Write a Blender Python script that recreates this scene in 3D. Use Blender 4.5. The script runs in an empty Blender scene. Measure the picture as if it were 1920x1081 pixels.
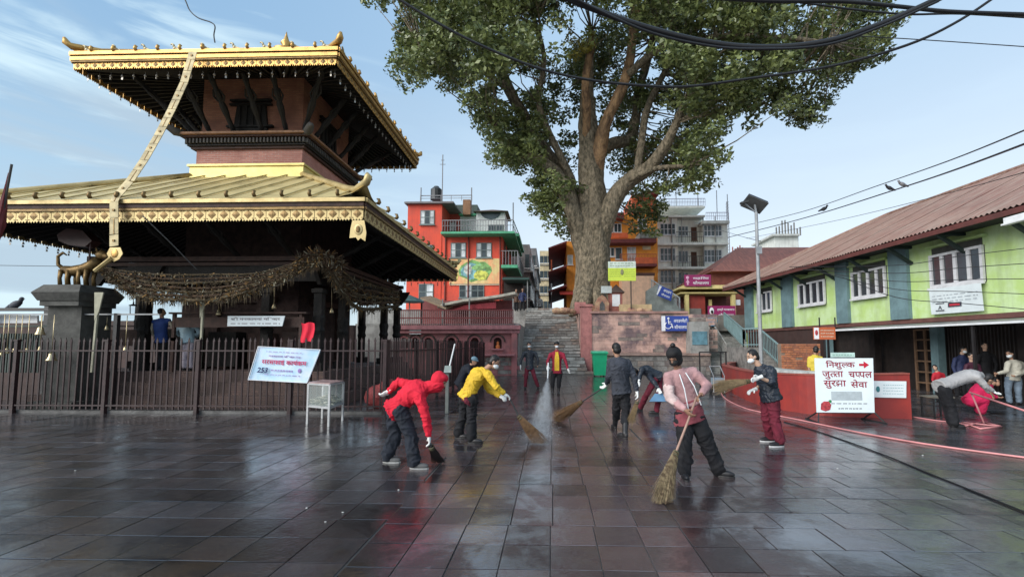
import bpy, bmesh, math, random
import numpy as np
from mathutils import Vector, Matrix, noise
random.seed(7); np.random.seed(7)
R = math.radians; PI = math.pi
S = bpy.context.scene
COL = S.collection
# ---------------------------------------------------------------- camera
F = 861.0; PITCH = R(4.03); YAW = R(1.64); CAMZ = 1.7; PPX, PPY = 1009.0, 586.0
cd = bpy.data.cameras.new("camera"); cam = bpy.data.objects.new("camera", cd); COL.objects.link(cam)
cam.location = (0, 0, CAMZ); cam.rotation_euler = (PI/2 + PITCH, 0, YAW)
cd.sensor_width = 36; cd.lens = F/1920*36; cd.shift_y = (PPY-540.5)/1920; cd.shift_x = -(PPX-960)/1920; cd.clip_start = .05; cd.clip_end = 3000
S.camera = cam
# ---------------------------------------------------------------- world and sun
SUN_EL, SUN_AZ = R(30), R(230)          # soft morning light from behind the camera
W = bpy.data.worlds.new("World"); S.world = W; W.use_nodes = True
nt = W.node_tree; nt.nodes.clear(); N = nt.nodes.new; L = nt.links.new
out = N('ShaderNodeOutputWorld'); bg = N('ShaderNodeBackground'); bg.inputs[1].default_value = .142
sky = N('ShaderNodeTexSky'); sky.sky_type = 'NISHITA'; sky.sun_disc = False
sky.sun_elevation = SUN_EL; sky.sun_rotation = SUN_AZ; sky.air_density = 1.0; sky.dust_density = .6; sky.ozone_density = 1.6
tc = N('ShaderNodeTexCoord'); sep = N('ShaderNodeSeparateXYZ'); L(tc.outputs['Generated'], sep.inputs[0])
# thin high veil over the clear sky: blue overhead, nearly white low down; streaky cloud on the left
def _mr(src, a, b, c, d):
    t = N('ShaderNodeMapRange'); L(src, t.inputs[0]); t.inputs[1].default_value = a; t.inputs[2].default_value = b; t.inputs[3].default_value = c; t.inputs[4].default_value = d; t.interpolation_type = 'SMOOTHSTEP'; return t.outputs[0]
def _mx(f, a, b):
    t = N('ShaderNodeMix'); t.data_type = 'RGBA'
    for k_, x in ((0, f), (6, a), (7, b)):
        if isinstance(x, (int, float)): t.inputs[k_].default_value = x
        elif isinstance(x, tuple): t.inputs[k_].default_value = (*x, 1)
        else: L(x, t.inputs[k_])
    return t.outputs[2]
def _mul(a, b):
    t = N('ShaderNodeMath'); t.operation = 'MULTIPLY'; L(a, t.inputs[0])
    if isinstance(b, (int, float)): t.inputs[1].default_value = b
    else: L(b, t.inputs[1])
    return t.outputs[0]
hgt = sep.outputs['Z']; lft = _mr(sep.outputs['X'], .15, -.75, 0, 1)
low = _mx(lft, (3.75, 4.05, 4.25), (2.25, 3.05, 3.55)); high = _mx(lft, (2.0, 2.85, 3.75), (1.12, 2.0, 3.05))
veil = _mx(_mr(hgt, .02, .62, 0, 1), low, high)
def _cloud(sc, st, rot, dist, det, a, b):
    mp = N('ShaderNodeMapping'); mp.inputs['Scale'].default_value = st; mp.inputs['Rotation'].default_value = rot; L(tc.outputs['Generated'], mp.inputs[0])
    nz = N('ShaderNodeTexNoise'); nz.inputs['Scale'].default_value = sc; nz.inputs['Detail'].default_value = det; nz.inputs['Roughness'].default_value = .55; nz.inputs['Distortion'].default_value = dist; L(mp.outputs[0], nz.inputs['Vector'])
    return _mr(nz.outputs[0], a, b, 0, 1)
lc = _mr(sep.outputs['X'], -.15, -.7, .10, 1)
c1 = _mul(_mul(_cloud(1.5, (1, 1, 4.5), (R(10), R(-30), 0), .5, 5, .44, .62), lc), .80)
c2 = _mul(_mul(_cloud(2.6, (1, 1, 7), (R(6), R(-20), R(30)), .4, 6, .48, .66), lc), .75)
mx1 = _mx(.88, sky.outputs[0], veil)
mx2 = _mx(c2, _mx(c1, mx1, (2.05, 2.60, 3.10)), (3.3, 4.15, 4.5))
L(mx2, bg.inputs[0]); L(bg.outputs[0], out.inputs[0])
sd = bpy.data.lights.new("sun", 'SUN'); sd.energy = 2.5; sd.angle = R(48); sd.color = (1, .965, .915)
sun = bpy.data.objects.new("sun", sd); COL.objects.link(sun)
_d = Vector((math.sin(SUN_AZ)*math.cos(SUN_EL), math.cos(SUN_AZ)*math.cos(SUN_EL), math.sin(SUN_EL)))
sun.rotation_euler = _d.to_track_quat('Z', 'Y').to_euler()
vs = S.view_settings; vs.view_transform = 'Standard'; vs.look = 'None'; vs.exposure = 0.8; vs.gamma = 1; vs.use_curve_mapping = False
try:
    S.cycles.max_bounces = 6; S.cycles.transparent_max_bounces = 12; S.cycles.glossy_bounces = 3; S.cycles.diffuse_bounces = 3
except Exception: pass
# ---------------------------------------------------------------- survey helpers: a sighted direction and a known distance give a place
_R = Matrix.Rotation(YAW, 3, 'Z') @ Matrix.Rotation(PI/2 + PITCH, 3, 'X')
def ray(px, py): return _R @ Vector(((px-PPX)/F, (PPY-py)/F, -1))
def at(px, py, Y):
    d = ray(px, py); return Vector((0, 0, CAMZ)) + d*(Y/d.y)
def gnd(px, py, z=0):
    d = ray(px, py); return Vector((0, 0, CAMZ)) + d*((z-CAMZ)/d.z)
# ---------------------------------------------------------------- materials
MATS = {}
def mat(name, col, rough=.7, metal=0, var=.25, scale=3, bump=0, bscale=None, col2=None, mix=(.4, .6), spec=.4, stretch=(1, 1, 1), detail=5, alpha=1, coord='obj', trans=0, sss=0, tint=False):
    if name in MATS: return MATS[name]
    m = bpy.data.materials.new(name); m.use_nodes = True; n = m.node_tree.nodes; l = m.node_tree.links
    b = n['Principled BSDF']; b.inputs['Roughness'].default_value = rough; b.inputs['Metallic'].default_value = metal
    b.inputs['Specular IOR Level'].default_value = spec; b.inputs['Alpha'].default_value = alpha
    if trans: b.inputs['Transmission Weight'].default_value = trans
    if coord == 'pos': g = n.new('ShaderNodeNewGeometry'); src = g.outputs['Position']
    else: g = n.new('ShaderNodeTexCoord'); src = g.outputs['Object']
    mpn = n.new('ShaderNodeMapping'); mpn.inputs['Scale'].default_value = stretch; l.new(src, mpn.inputs[0])
    no = n.new('ShaderNodeTexNoise'); no.inputs['Scale'].default_value = scale; no.inputs['Detail'].default_value = detail; no.inputs['Roughness'].default_value = .62
    l.new(mpn.outputs[0], no.inputs['Vector'])
    rp = n.new('ShaderNodeMapRange'); l.new(no.outputs[0], rp.inputs[0]); rp.inputs[1].default_value = mix[0]; rp.inputs[2].default_value = mix[1]
    c2 = col2 or tuple(c*(1-var) for c in col)
    mx = n.new('ShaderNodeMix'); mx.data_type = 'RGBA'; l.new(rp.outputs[0], mx.inputs[0])
    mx.inputs[6].default_value = (*col, 1); mx.inputs[7].default_value = (*c2, 1)
    res = mx.outputs[2]
    if coord == 'pos' and not tint:      # rain streaks and grime on outdoor walls
        g2 = n.new('ShaderNodeMapping'); g2.inputs['Scale'].default_value = (1.6, 1.6, .22); l.new(src, g2.inputs[0]); n2 = n.new('ShaderNodeTexNoise'); n2.inputs['Scale'].default_value = 1.5; n2.inputs['Detail'].default_value = 7; n2.inputs['Roughness'].default_value = .65; l.new(g2.outputs[0], n2.inputs['Vector'])
        r2 = n.new('ShaderNodeMapRange'); l.new(n2.outputs[0], r2.inputs[0]); r2.inputs[1].default_value = .46; r2.inputs[2].default_value = .74; r2.inputs[3].default_value = 0; r2.inputs[4].default_value = .55
        m3 = n.new('ShaderNodeMix'); m3.data_type = 'RGBA'; l.new(r2.outputs[0], m3.inputs[0]); l.new(res, m3.inputs[6]); m3.inputs[7].default_value = (*[x*.45+.02 for x in col], 1); res = m3.outputs[2]
    if tint:
        at_ = n.new('ShaderNodeAttribute'); at_.attribute_name = 'tint'
        mm = n.new('ShaderNodeMix'); mm.data_type = 'RGBA'; mm.blend_type = 'MULTIPLY'; mm.inputs[0].default_value = 1
        l.new(res, mm.inputs[6]); l.new(at_.outputs['Color'], mm.inputs[7]); res = mm.outputs[2]
    l.new(res, b.inputs['Base Color'])
    if bump:
        nb = n.new('ShaderNodeTexNoise'); nb.inputs['Scale'].default_value = bscale or scale*4; nb.inputs['Detail'].default_value = 4
        l.new(mpn.outputs[0], nb.inputs['Vector'])
        bp = n.new('ShaderNodeBump'); bp.inputs['Strength'].default_value = bump; bp.inputs['Distance'].default_value = .03
        l.new(nb.outputs[0], bp.inputs['Height']); l.new(bp.outputs[0], b.inputs['Normal'])
    MATS[name] = m; return m
def brickmat(name, c1, c2, mortar, w=.22, h=.065, rough=.85, axis='xz', grime=None):
    """small fired bricks too far away to build one by one"""
    m = bpy.data.materials.new(name); m.use_nodes = True; n = m.node_tree.nodes; l = m.node_tree.links
    b = n['Principled BSDF']; b.inputs['Roughness'].default_value = rough
    g = n.new('ShaderNodeNewGeometry'); sp = n.new('ShaderNodeSeparateXYZ'); l.new(g.outputs['Position'], sp.inputs[0])
    ad = n.new('ShaderNodeMath'); l.new(sp.outputs[0], ad.inputs[0]); l.new(sp.outputs[1], ad.inputs[1])
    cb = n.new('ShaderNodeCombineXYZ'); l.new(ad.outputs[0], cb.inputs[0]); l.new(sp.outputs[2], cb.inputs[1])
    br = n.new('ShaderNodeTexBrick'); l.new(cb.outputs[0], br.inputs['Vector']); br.inputs['Scale'].default_value = 1
    br.inputs['Brick Width'].default_value = w; br.inputs['Row Height'].default_value = h; br.inputs['Mortar Size'].default_value = h*.12
    br.inputs['Color1'].default_value = (*c1, 1); br.inputs['Color2'].default_value = (*c2, 1); br.inputs['Mortar'].default_value = (*mortar, 1)
    no = n.new('ShaderNodeTexNoise'); no.inputs['Scale'].default_value = 1.3; no.inputs['Detail'].default_value = 6; l.new(g.outputs['Position'], no.inputs['Vector'])
    rp = n.new('ShaderNodeMapRange'); l.new(no.outputs[0], rp.inputs[0]); rp.inputs[1].default_value = .42; rp.inputs[2].default_value = .66
    mx = n.new('ShaderNodeMix'); mx.data_type = 'RGBA'; l.new(rp.outputs[0], mx.inputs[0]); l.new(br.outputs[0], mx.inputs[6])
    gr = grime or tuple(x*.5 for x in c2); mx.inputs[7].default_value = (*gr, 1)
    l.new(mx.outputs[2], b.inputs['Base Color'])
    bp = n.new('ShaderNodeBump'); bp.inputs['Strength'].default_value = .5; bp.inputs['Distance'].default_value = .02; l.new(br.outputs['Fac'], bp.inputs['Height']); bp.invert = True
    l.new(bp.outputs[0], b.inputs['Normal'])
    MATS[name] = m; return m
# ---------------------------------------------------------------- mesh collector (world coordinates)
class MB:
    def __init__(s): s.v = []; s.f = []; s.m = []; s.mi = 0
    def add(s, vs_, fs):
        o = len(s.v); s.v += [Vector(x) for x in vs_]; s.f += [tuple(i+o for i in f) for f in fs]; s.m += [s.mi]*len(fs); return s
    def hexa(s, p):   # 8 corners: bottom loop, top loop
        return s.add(p, [(3, 2, 1, 0), (4, 5, 6, 7), (0, 1, 5, 4), (1, 2, 6, 5), (2, 3, 7, 6), (3, 0, 4, 7)])
    def box(s, c, d, rz=0, M=None):
        hx, hy, hz = d[0]/2, d[1]/2, d[2]/2
        p = [Vector(q) for q in ((-hx, -hy, -hz), (hx, -hy, -hz), (hx, hy, -hz), (-hx, hy, -hz), (-hx, -hy, hz), (hx, -hy, hz), (hx, hy, hz), (-hx, hy, hz))]
        if M is None: M = Matrix.Rotation(rz, 3, 'Z')
        return s.hexa([M @ q + Vector(c) for q in p])
    def bx(s, x0, x1, y0, y1, z0, z1): return s.box(((x0+x1)/2, (y0+y1)/2, (z0+z1)/2), (abs(x1-x0), abs(y1-y0), abs(z1-z0)))
    def beam(s, a, b, w, h=None, up=(0, 0, 1)):
        a, b = Vector(a), Vector(b); h = h or w; d = (b-a).normalized(); u = Vector(up)
        if abs(d.dot(u)) > .98: u = Vector((0, 1, 0))
        r = d.cross(u).normalized(); u = r.cross(d)
        q = [(-1, -1), (1, -1), (1, 1), (-1, 1)]
        return s.hexa([a + r*(x*w/2) + u*(y*h/2) for x, y in q] + [b + r*(x*w/2) + u*(y*h/2) for x, y in q])
    def tube(s, pts, rad, n=8, cap=True, jit=None):
        pts = [Vector(p) for p in pts]; k = len(pts)
        if not hasattr(rad, '__len__'): rad = [rad]*k
        o = len(s.v); prev = None
        for i, p in enumerate(pts):
            t = (pts[min(i+1, k-1)] - pts[max(i-1, 0)])
            t = t.normalized() if t.length > 1e-9 else Vector((0, 0, 1))
            if prev is None:
                u = Vector((0, 0, 1)) if abs(t.z) < .9 else Vector((1, 0, 0)); r = t.cross(u).normalized()
            else: r = (prev - t*prev.dot(t)).normalized()
            prev = r; u = t.cross(r)
            for j in range(n):
                a = 2*PI*j/n; rr = rad[i]*(jit(i, j) if jit else 1)
                s.v.append(p + (r*math.cos(a) + u*math.sin(a))*rr)
        for i in range(k-1):
            for j in range(n):
                a, b = o+i*n+j, o+i*n+(j+1) % n
                s.f.append((a, b, b+n, a+n)); s.m.append(s.mi)
        if cap:
            s.f.append(tuple(o+j for j in range(n-1, -1, -1))); s.m.append(s.mi)
            s.f.append(tuple(o+(k-1)*n+j for j in range(n))); s.m.append(s.mi)
        return s
    def lathe(s, c, prof, n=14, axis=None):   # prof: (r, z)
        c = Vector(c); ax = Vector(axis or (0, 0, 1)).normalized()
        return s.tube([c + ax*z for r, z in prof], [max(r, .001) for r, z in prof], n)
    def ell(s, c, rx, ry, rz, M=None, n=12, k=8):
        c = Vector(c); M = M or Matrix.Identity(3); vv = []; ff = []
        for i in range(1, k):
            th = PI*i/k
            for j in range(n):
                a = 2*PI*j/n; vv.append(c + M @ Vector((rx*math.sin(th)*math.cos(a), ry*math.sin(th)*math.sin(a), rz*math.cos(th))))
        vv += [c + M @ Vector((0, 0, rz)), c - M @ Vector((0, 0, rz))]; T, B = len(vv)-2, len(vv)-1
        for j in range(n):
            ff.append((T, j, (j+1) % n)); ff.append((B, (k-2)*n+(j+1) % n, (k-2)*n+j))
            for i in range(k-2): ff.append((i*n+j, (i+1)*n+j, (i+1)*n+(j+1) % n, i*n+(j+1) % n))
        return s.add(vv, ff)
    def prism(s, poly, ex):   # poly: list of 3-D points, extruded by vector
        k = len(poly); ex = Vector(ex); p = [Vector(q) for q in poly]
        return s.add(p + [q+ex for q in p], [tuple(range(k-1, -1, -1)), tuple(range(k, 2*k))] + [(i, (i+1) % k, (i+1) % k+k, i+k) for i in range(k)])
    def sheet(s, fn, nu, nv):
        o = [fn(i/nu, j/nv) for j in range(nv+1) for i in range(nu+1)]
        return s.add(o, [(j*(nu+1)+i, j*(nu+1)+i+1, (j+1)*(nu+1)+i+1, (j+1)*(nu+1)+i) for j in range(nv) for i in range(nu)])
def root_loc(o):
    v = Vector((0, 0, 0))
    while o: v += o.location; o = o.parent
    return v
def setp(o, label=None, cat=None, group=None, kind=None):
    if label: o['label'] = label
    if cat: o['category'] = cat
    if group: o['group'] = group
    if kind: o['kind'] = kind
    return o
def thing(name, label, cat, loc, group=None):
    o = bpy.data.objects.new(name, None); COL.objects.link(o); o.location = loc; o.empty_display_size = .2
    return setp(o, label, cat, group)
def build(name, mb, m, parent=None, loc=None, smooth=False, label=None, kind=None, fixn=True):
    """one mesh object; loc = its own origin (parts keep their thing's origin)"""
    org = root_loc(parent) if parent else Vector(loc or (0, 0, 0))
    me = bpy.data.meshes.new(name); me.from_pydata([tuple(v-org) for v in mb.v], [], mb.f)
    ms = m if isinstance(m, (list, tuple)) else [m]
    for x in ms: me.materials.append(x)
    if len(ms) > 1: me.polygons.foreach_set('material_index', mb.m)
    if fixn:
        b = bmesh.new(); b.from_mesh(me); bmesh.ops.recalc_face_normals(b, faces=b.faces); b.to_mesh(me); b.free()
    if smooth: me.polygons.foreach_set('use_smooth', [True]*len(me.polygons))
    o = bpy.data.objects.new(name, me); COL.objects.link(o)
    if parent: o.parent = parent
    else: o.location = org
    if label: o['label'] = label
    if kind: o['kind'] = kind
    return o
def single(name, mb, m, label, cat, loc=None, group=None, smooth=False, kind=None):
    if loc is None: loc = (sum((v.x for v in mb.v))/len(mb.v), sum((v.y for v in mb.v))/len(mb.v), min(v.z for v in mb.v))
    return setp(build(name, mb, m, None, loc, smooth), label, cat, group, kind)
def struct(name, mb, m, smooth=False, loc=None): return setp(build(name, mb, m, None, loc, smooth), kind='structure')
def inst(name, src, parent, off, rot=None, scale=None, label=None):
    """a further copy of a part, sharing its mesh"""
    o = bpy.data.objects.new(name, src.data); COL.objects.link(o); o.parent = parent; o.location = off
    if rot is not None: o.rotation_euler = rot
    if scale is not None: o.scale = scale
    if label: o['label'] = label
    return o
_fontcache = {}
def textmesh(s, bold=0.0):
    k = (s, bold)
    if k in _fontcache: return _fontcache[k]
    c = bpy.data.curves.new('t', 'FONT'); c.body = s; c.size = 1; c.align_x = 'CENTER'; c.align_y = 'CENTER'; c.resolution_u = 3; c.extrude = .004; c.offset = bold
    o = bpy.data.objects.new('t', c); COL.objects.link(o)
    dg = bpy.context.evaluated_depsgraph_get(); me = bpy.data.meshes.new_from_object(o.evaluated_get(dg))
    bpy.data.objects.remove(o); bpy.data.curves.remove(c)
    vv = np.array([v.co for v in me.vertices]) if len(me.vertices) else np.zeros((1, 3))
    fs = [tuple(p.vertices) for p in me.polygons]; lo, hi = vv.min(0), vv.max(0); bpy.data.meshes.remove(me)
    vv = vv - (lo+hi)/2; _fontcache[k] = (vv, fs, hi-lo); return _fontcache[k]
def lettering(mb, s, c, u, v, w=None, h=None, shear=0, bold=0.0, lift=.004):
    """write s centred on c, along u, up v; w,h = size of the inked box"""
    vv, fs, ext = textmesh(s, bold); u = Vector(u).normalized(); v = Vector(v).normalized(); n = u.cross(v)
    sx = w/ext[0] if w else None; sy = h/ext[1] if h else None
    sx = sx or sy; sy = sy or sx; c = Vector(c) + n*lift
    mb.add([c + u*(q[0]*sx + q[1]*sy*shear) + v*(q[1]*sy) + n*(q[2]*.3) for q in vv], fs)

def rawglyph(ch, bold):
    c = bpy.data.curves.new('t', 'FONT'); c.body = ch; c.size = 1; c.resolution_u = 3; c.extrude = .004; c.offset = bold
    o = bpy.data.objects.new('t', c); COL.objects.link(o); dg = bpy.context.evaluated_depsgraph_get(); me = bpy.data.meshes.new_from_object(o.evaluated_get(dg))
    bpy.data.objects.remove(o); bpy.data.curves.remove(c); return me
def deva(mb, toks, c, u, v, w, h, bold=.01, lift=.004):
    """Devanagari set letter by letter: H: = half form (right stem cut away), R: = with reph hook, S: = with subjoined stroke, K: = the k-ssha ligature"""
    V, Fc, x = [], [], 0.0
    def put(vs_, fs): o = len(V); V.extend(vs_); Fc.extend([tuple(i+o for i in f) for f in fs])
    def stroke(pts, th=.075):
        for i_, (a, b) in enumerate(zip(pts, pts[1:])):
            a, b = Vector((*a, .006+.003*i_)), Vector((*b, .006+.003*i_)); d = (b-a).normalized(); n = Vector((-d.y, d.x, 0))*th/2; a = a-d*th*.3; b = b+d*th*.3; put([a-n, b-n, b+n, a+n], [(0, 1, 2, 3)])
    for t in toks:
        if t == ' ': x += .3; continue
        if t == 'K:':
            stroke([(x-.02, .62), (x+.72, .62)]); stroke([(x+.56, .62), (x+.56, 0)], .085)
            stroke([(x+.30, .62), (x+.30, .50), (x+.14, .46), (x+.06, .36), (x+.16, .26), (x+.56, .26)]); stroke([(x+.16, .26), (x+.08, .14), (x+.16, .04), (x+.28, .08), (x+.24, .18)]); x += .68; continue
        me = rawglyph(t[-1] if ':' in t else t, bold); b = bmesh.new(); b.from_mesh(me); bpy.data.meshes.remove(me)
        if not b.verts: continue
        x0 = min(q.co.x for q in b.verts); x1 = max(q.co.x for q in b.verts)
        if t.startswith('H:'):
            cut = x1-(x1-x0)*.26; bmesh.ops.bisect_plane(b, geom=b.verts[:]+b.edges[:]+b.faces[:], plane_co=(cut, 0, 0), plane_no=(1, 0, 0), clear_outer=True); x1 = cut
        b.verts.index_update(); put([Vector((q.co.x-x0+x, q.co.y, q.co.z)) for q in b.verts], [tuple(q.index for q in f.verts) for f in b.faces]); b.free(); wd = x1-x0
        if t.startswith('R:'): stroke([(x+wd*.75, .66), (x+wd*.95, .80), (x+wd*.80, .90)], .06)
        if t.startswith('S:'): stroke([(x+wd*.45, .20), (x+wd*.15, .02)], .07)
        x += wd-.025
    A = np.array([tuple(q) for q in V]); lo, hi = A.min(0), A.max(0); u = Vector(u).normalized(); v = Vector(v).normalized(); n = u.cross(v); c = Vector(c)+n*lift; sx, sy = w/(hi[0]-lo[0]), h/(hi[1]-lo[1])
    mb.add([c+u*((q.x-(lo[0]+hi[0])/2)*sx)+v*((q.y-(lo[1]+hi[1])/2)*sy)+n*(q.z*.3) for q in V], Fc)
# ================================================================ paving
def paving_material():
    m = bpy.data.materials.new('wet_paving_stone'); m.use_nodes = True; n = m.node_tree.nodes; l = m.node_tree.links
    b = n['Principled BSDF']; g = n.new('ShaderNodeNewGeometry'); P = g.outputs['Position']
    def nz(sc, det=5, ro=.6, st=None, dist=0):
        t = n.new('ShaderNodeTexNoise'); t.inputs['Scale'].default_value = sc; t.inputs['Detail'].default_value = det; t.inputs['Roughness'].default_value = ro; t.inputs['Distortion'].default_value = dist
        if st:
            q = n.new('ShaderNodeMapping'); q.inputs['Scale'].default_value = st; l.new(P, q.inputs[0]); l.new(q.outputs[0], t.inputs['Vector'])
        else: l.new(P, t.inputs['Vector'])
        return t.outputs[0]
    def mr(src, a, b_, c, d):
        t = n.new('ShaderNodeMapRange'); l.new(src, t.inputs[0]); t.inputs[1].default_value = a; t.inputs[2].default_value = b_; t.inputs[3].default_value = c; t.inputs[4].default_value = d; return t.outputs[0]
    def mix(f, a, c, bt='MIX'):
        t = n.new('ShaderNodeMix'); t.data_type = 'RGBA'; t.blend_type = bt
        if isinstance(f, float): t.inputs[0].default_value = f
        else: l.new(f, t.inputs[0])
        for i, x in ((6, a), (7, c)):
            if isinstance(x, tuple): t.inputs[i].default_value = (*x, 1)
            else: l.new(x, t.inputs[i])
        return t.outputs[2]
    c = mix(mr(nz(.55, 4), .4, .62, 0, 1), (.028, .029, .034), (.052, .044, .046))       # slate to reddish sandstone
    # red-brown reflected sheen up the middle of the square, painted into the colour
    sx = n.new('ShaderNodeSeparateXYZ'); l.new(P, sx.inputs[0])
    lane = n.new('ShaderNodeMath'); lane.operation = 'SUBTRACT'; l.new(sx.outputs[0], lane.inputs[0]); lane.inputs[1].default_value = .3
    ab = n.new('ShaderNodeMath'); ab.operation = 'ABSOLUTE'; l.new(lane.outputs[0], ab.inputs[0])
    ln = n.new('ShaderNodeMath'); ln.operation = 'ADD'; l.new(ab.outputs[0], ln.inputs[0]); l.new(mr(nz(.8), .3, .7, -1, 1), ln.inputs[1])
    c = mix(mr(ln.outputs[0], .3, 2.6, .7, 0), c, (.085, .050, .050))
    c = mix(mr(nz(9, 6, .7), .5, .75, 0, .4), c, (.085, .078, .072))
    rgt = mr(sx.outputs[0], 1.8, 4.5, 0, .55)  # sky reflection on the right side painted in as a lighter blue-grey
    c = mix(rgt, c, (.070, .073, .082))
    a = n.new('ShaderNodeAttribute'); a.attribute_name = 'tint'; c = mix(1.0, c, a.outputs['Color'], 'MULTIPLY'); l.new(c, b.inputs['Base Color'])
    wet = nz(.85, 7, .66, dist=.8); fine = nz(5.5, 6, .7)
    w2 = n.new('ShaderNodeMath'); w2.operation = 'ADD'; l.new(wet, w2.inputs[0])
    fm = n.new('ShaderNodeMath'); fm.operation = 'MULTIPLY'; l.new(fine, fm.inputs[0]); fm.inputs[1].default_value = .38; l.new(fm.outputs[0], w2.inputs[1])
    r = mr(w2.outputs[0], .68, .88, .03, .26)
    dry = n.new('ShaderNodeMath'); dry.operation = 'ADD'; l.new(r, dry.inputs[0]); l.new(mr(sx.outputs[0], 2.5, 7, 0, .10), dry.inputs[1]); l.new(dry.outputs[0], b.inputs['Roughness'])
    b.inputs['IOR'].default_value = 2.25; l.new(mr(w2.outputs[0], .66, .75, 1.0, .2), b.inputs['Specular IOR Level'])
    bp = n.new('ShaderNodeBump'); bp.inputs['Distance'].default_value = .012; l.new(mr(w2.outputs[0], .55, .9, .12, .45), bp.inputs['Strength'])
    l.new(nz(26, 6, .7), bp.inputs['Height']); bp2 = n.new('ShaderNodeBump'); bp2.inputs['Distance'].default_value = .02; bp2.inputs['Strength'].default_value = .2; l.new(nz(3.2, 3, .5), bp2.inputs['Height'])
    l.new(bp2.outputs[0], bp.inputs['Normal']); l.new(bp.outputs[0], b.inputs['Normal'])
    return m
PAVE = paving_material()
g = MB().bx(-900, 900, -30, 1500, -1.0, -.012)
ground = struct('ground', g, mat('joint_grit', (.12, .112, .105), rough=.6, var=.4, scale=2, bump=.3, coord='pos', spec=.5))
tiles = []; rnd0 = random.Random(21)
def jx(i, j): return .012*math.sin(i*12.9898+(j//3)*78.233)
def bandrows(x0, x1, w, dep, y0, y1, off):
    nx = round((x1-x0)/w); w = (x1-x0)/nx; j = 0; y = y0
    while y < y1:
        if not (x0 == -1.6): dep = .43*rnd0.choice([.93, 1, 1, 1.07])
        sh = (w*.5 if j % 2 else 0)*off
        k0 = -1 if sh else 0
        for i in range(k0, nx):
            a = max(x0, x0+i*w+sh); b = min(x1, x0+(i+1)*w+sh)
            if b-a > .05: tiles.append((a+jx(i, j), b+jx(i+1, j), y, min(y+dep, y1)))
        y += dep; j += 1
bandrows(-1.6, 1.6, .40, .43, 1.90, 26.2, 0)
bandrows(-18.4, -1.6, .48, .43, 1.90, 11.5, 0)
bandrows(-4.48, -1.6, .48, .43, 11.52, 26.2, 0)
bandrows(1.6, 18.6, .567, .43, 1.90, 26.2, 1)
def intile(t):
    cx, cy = (t[0]+t[1])/2, (t[2]+t[3])/2
    d = cy; px = 1034+861*cx/d; py = 647+1464/d
    return -160 < px < 2080 and py < 1150
vis = sorted([t for t in tiles if intile(t)], key=lambda t: (t[2]+t[3])/2 + abs(t[0]+t[1])*.02)
near = set(vis[:290]); rest = [t for t in tiles if t not in near and intile(t)]
def tilegeo(mb, t, rnd):
    g_ = .005; a, b, c, d = t[0]+g_, t[1]-g_, t[2]+g_, t[3]-g_
    z = rnd.uniform(-.002, .001); tx, ty = rnd.uniform(-.0012, .0012), rnd.uniform(-.0012, .0012); ch = .0022
    zz = lambda x, y: z + tx*(1 if x > (a+b)/2 else -1) + ty*(1 if y > (c+d)/2 else -1)
    lo = [Vector((x, y, zz(x, y)-.0014)) for x, y in ((a, c), (b, c), (b, d), (a, d))]
    hi = [Vector((x, y, zz(x, y))) for x, y in ((a+ch, c+ch), (b-ch, c+ch), (b-ch, d-ch), (a+ch, d-ch))]
    o = [Vector((v.x, v.y, -.05)) for v in lo]
    mb.add(o+lo+hi, [(0, 1, 5, 4), (1, 2, 6, 5), (2, 3, 7, 6), (3, 0, 4, 7), (4, 5, 9, 8), (5, 6, 10, 9), (6, 7, 11, 10), (7, 4, 8, 11), (8, 9, 10, 11)])
def tintof(rnd):
    k = rnd.choice([.5, .7, .85, 1, 1.1, 1.45]); w = rnd.uniform(-.06, .08)
    return (k*(1+w), k, k*(1-w*.6), 1)
def settint(me, cols):
    at_ = me.attributes.new('tint', 'FLOAT_COLOR', 'FACE'); at_.data.foreach_set('color', np.array(cols, dtype=np.float32).ravel())
rnd = random.Random(3)
for t in vis[:290]:
    m_ = MB(); tilegeo(m_, t, rnd)
    cx, cy = (t[0]+t[1])/2, (t[2]+t[3])/2
    o = build('paving_slab', MB().add([v-Vector((cx, cy, 0)) for v in m_.v], m_.f), PAVE, ground); o.location = (cx, cy, 0)
    settint(o.data, [tintof(rnd)]*len(o.data.polygons))
m_ = MB(); cols = []
for t in rest:
    k = len(m_.f); tilegeo(m_, t, rnd); c_ = tintof(rnd); cols += [c_]*(len(m_.f)-k)
o = build('paving_slabs_beyond', m_, PAVE, ground, kind='stuff'); o.name = 'paving_slab_field'; settint(o.data, cols)

# ================================================================ temple
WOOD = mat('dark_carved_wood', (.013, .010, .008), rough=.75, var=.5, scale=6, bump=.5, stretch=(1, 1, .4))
WOOD2 = mat('red_brown_timber', (.060, .028, .020), rough=.7, var=.45, scale=5, bump=.3)
GOLD = mat('gilt_metal', (.56, .34, .11), rough=.45, metal=.75, col2=(.34, .19, .07), mix=(.42, .70), scale=3, bump=.15, bscale=30)
GOLDP = mat('pale_gilt_sheet', (.50, .39, .19), rough=.5, metal=.5, col2=(.30, .22, .09), mix=(.42, .72), scale=2.2, bump=.12)
GOLDY = mat('yellow_gilt_band', (.74, .60, .22), rough=.45, metal=.35, var=.15, scale=3)
GOLDD = mat('tarnished_brass', (.22, .14, .055), rough=.5, metal=.6, var=.4, scale=6, bump=.2)
BRK = brickmat('temple_brick', (.52, .22, .17), (.38, .15, .12), (.46, .33, .28), grime=(.34, .15, .12))
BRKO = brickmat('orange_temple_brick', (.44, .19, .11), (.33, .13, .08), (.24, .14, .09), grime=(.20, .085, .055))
BRKD = brickmat('plinth_brick', (.14, .085, .07), (.10, .065, .055), (.075, .055, .05))
CX, CY = -10.15, 16.57
temple = thing('pagoda_temple', 'two-tiered brick and timber pagoda temple with gilded roofs behind the railing', 'temple', (CX, CY, 0))
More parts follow.
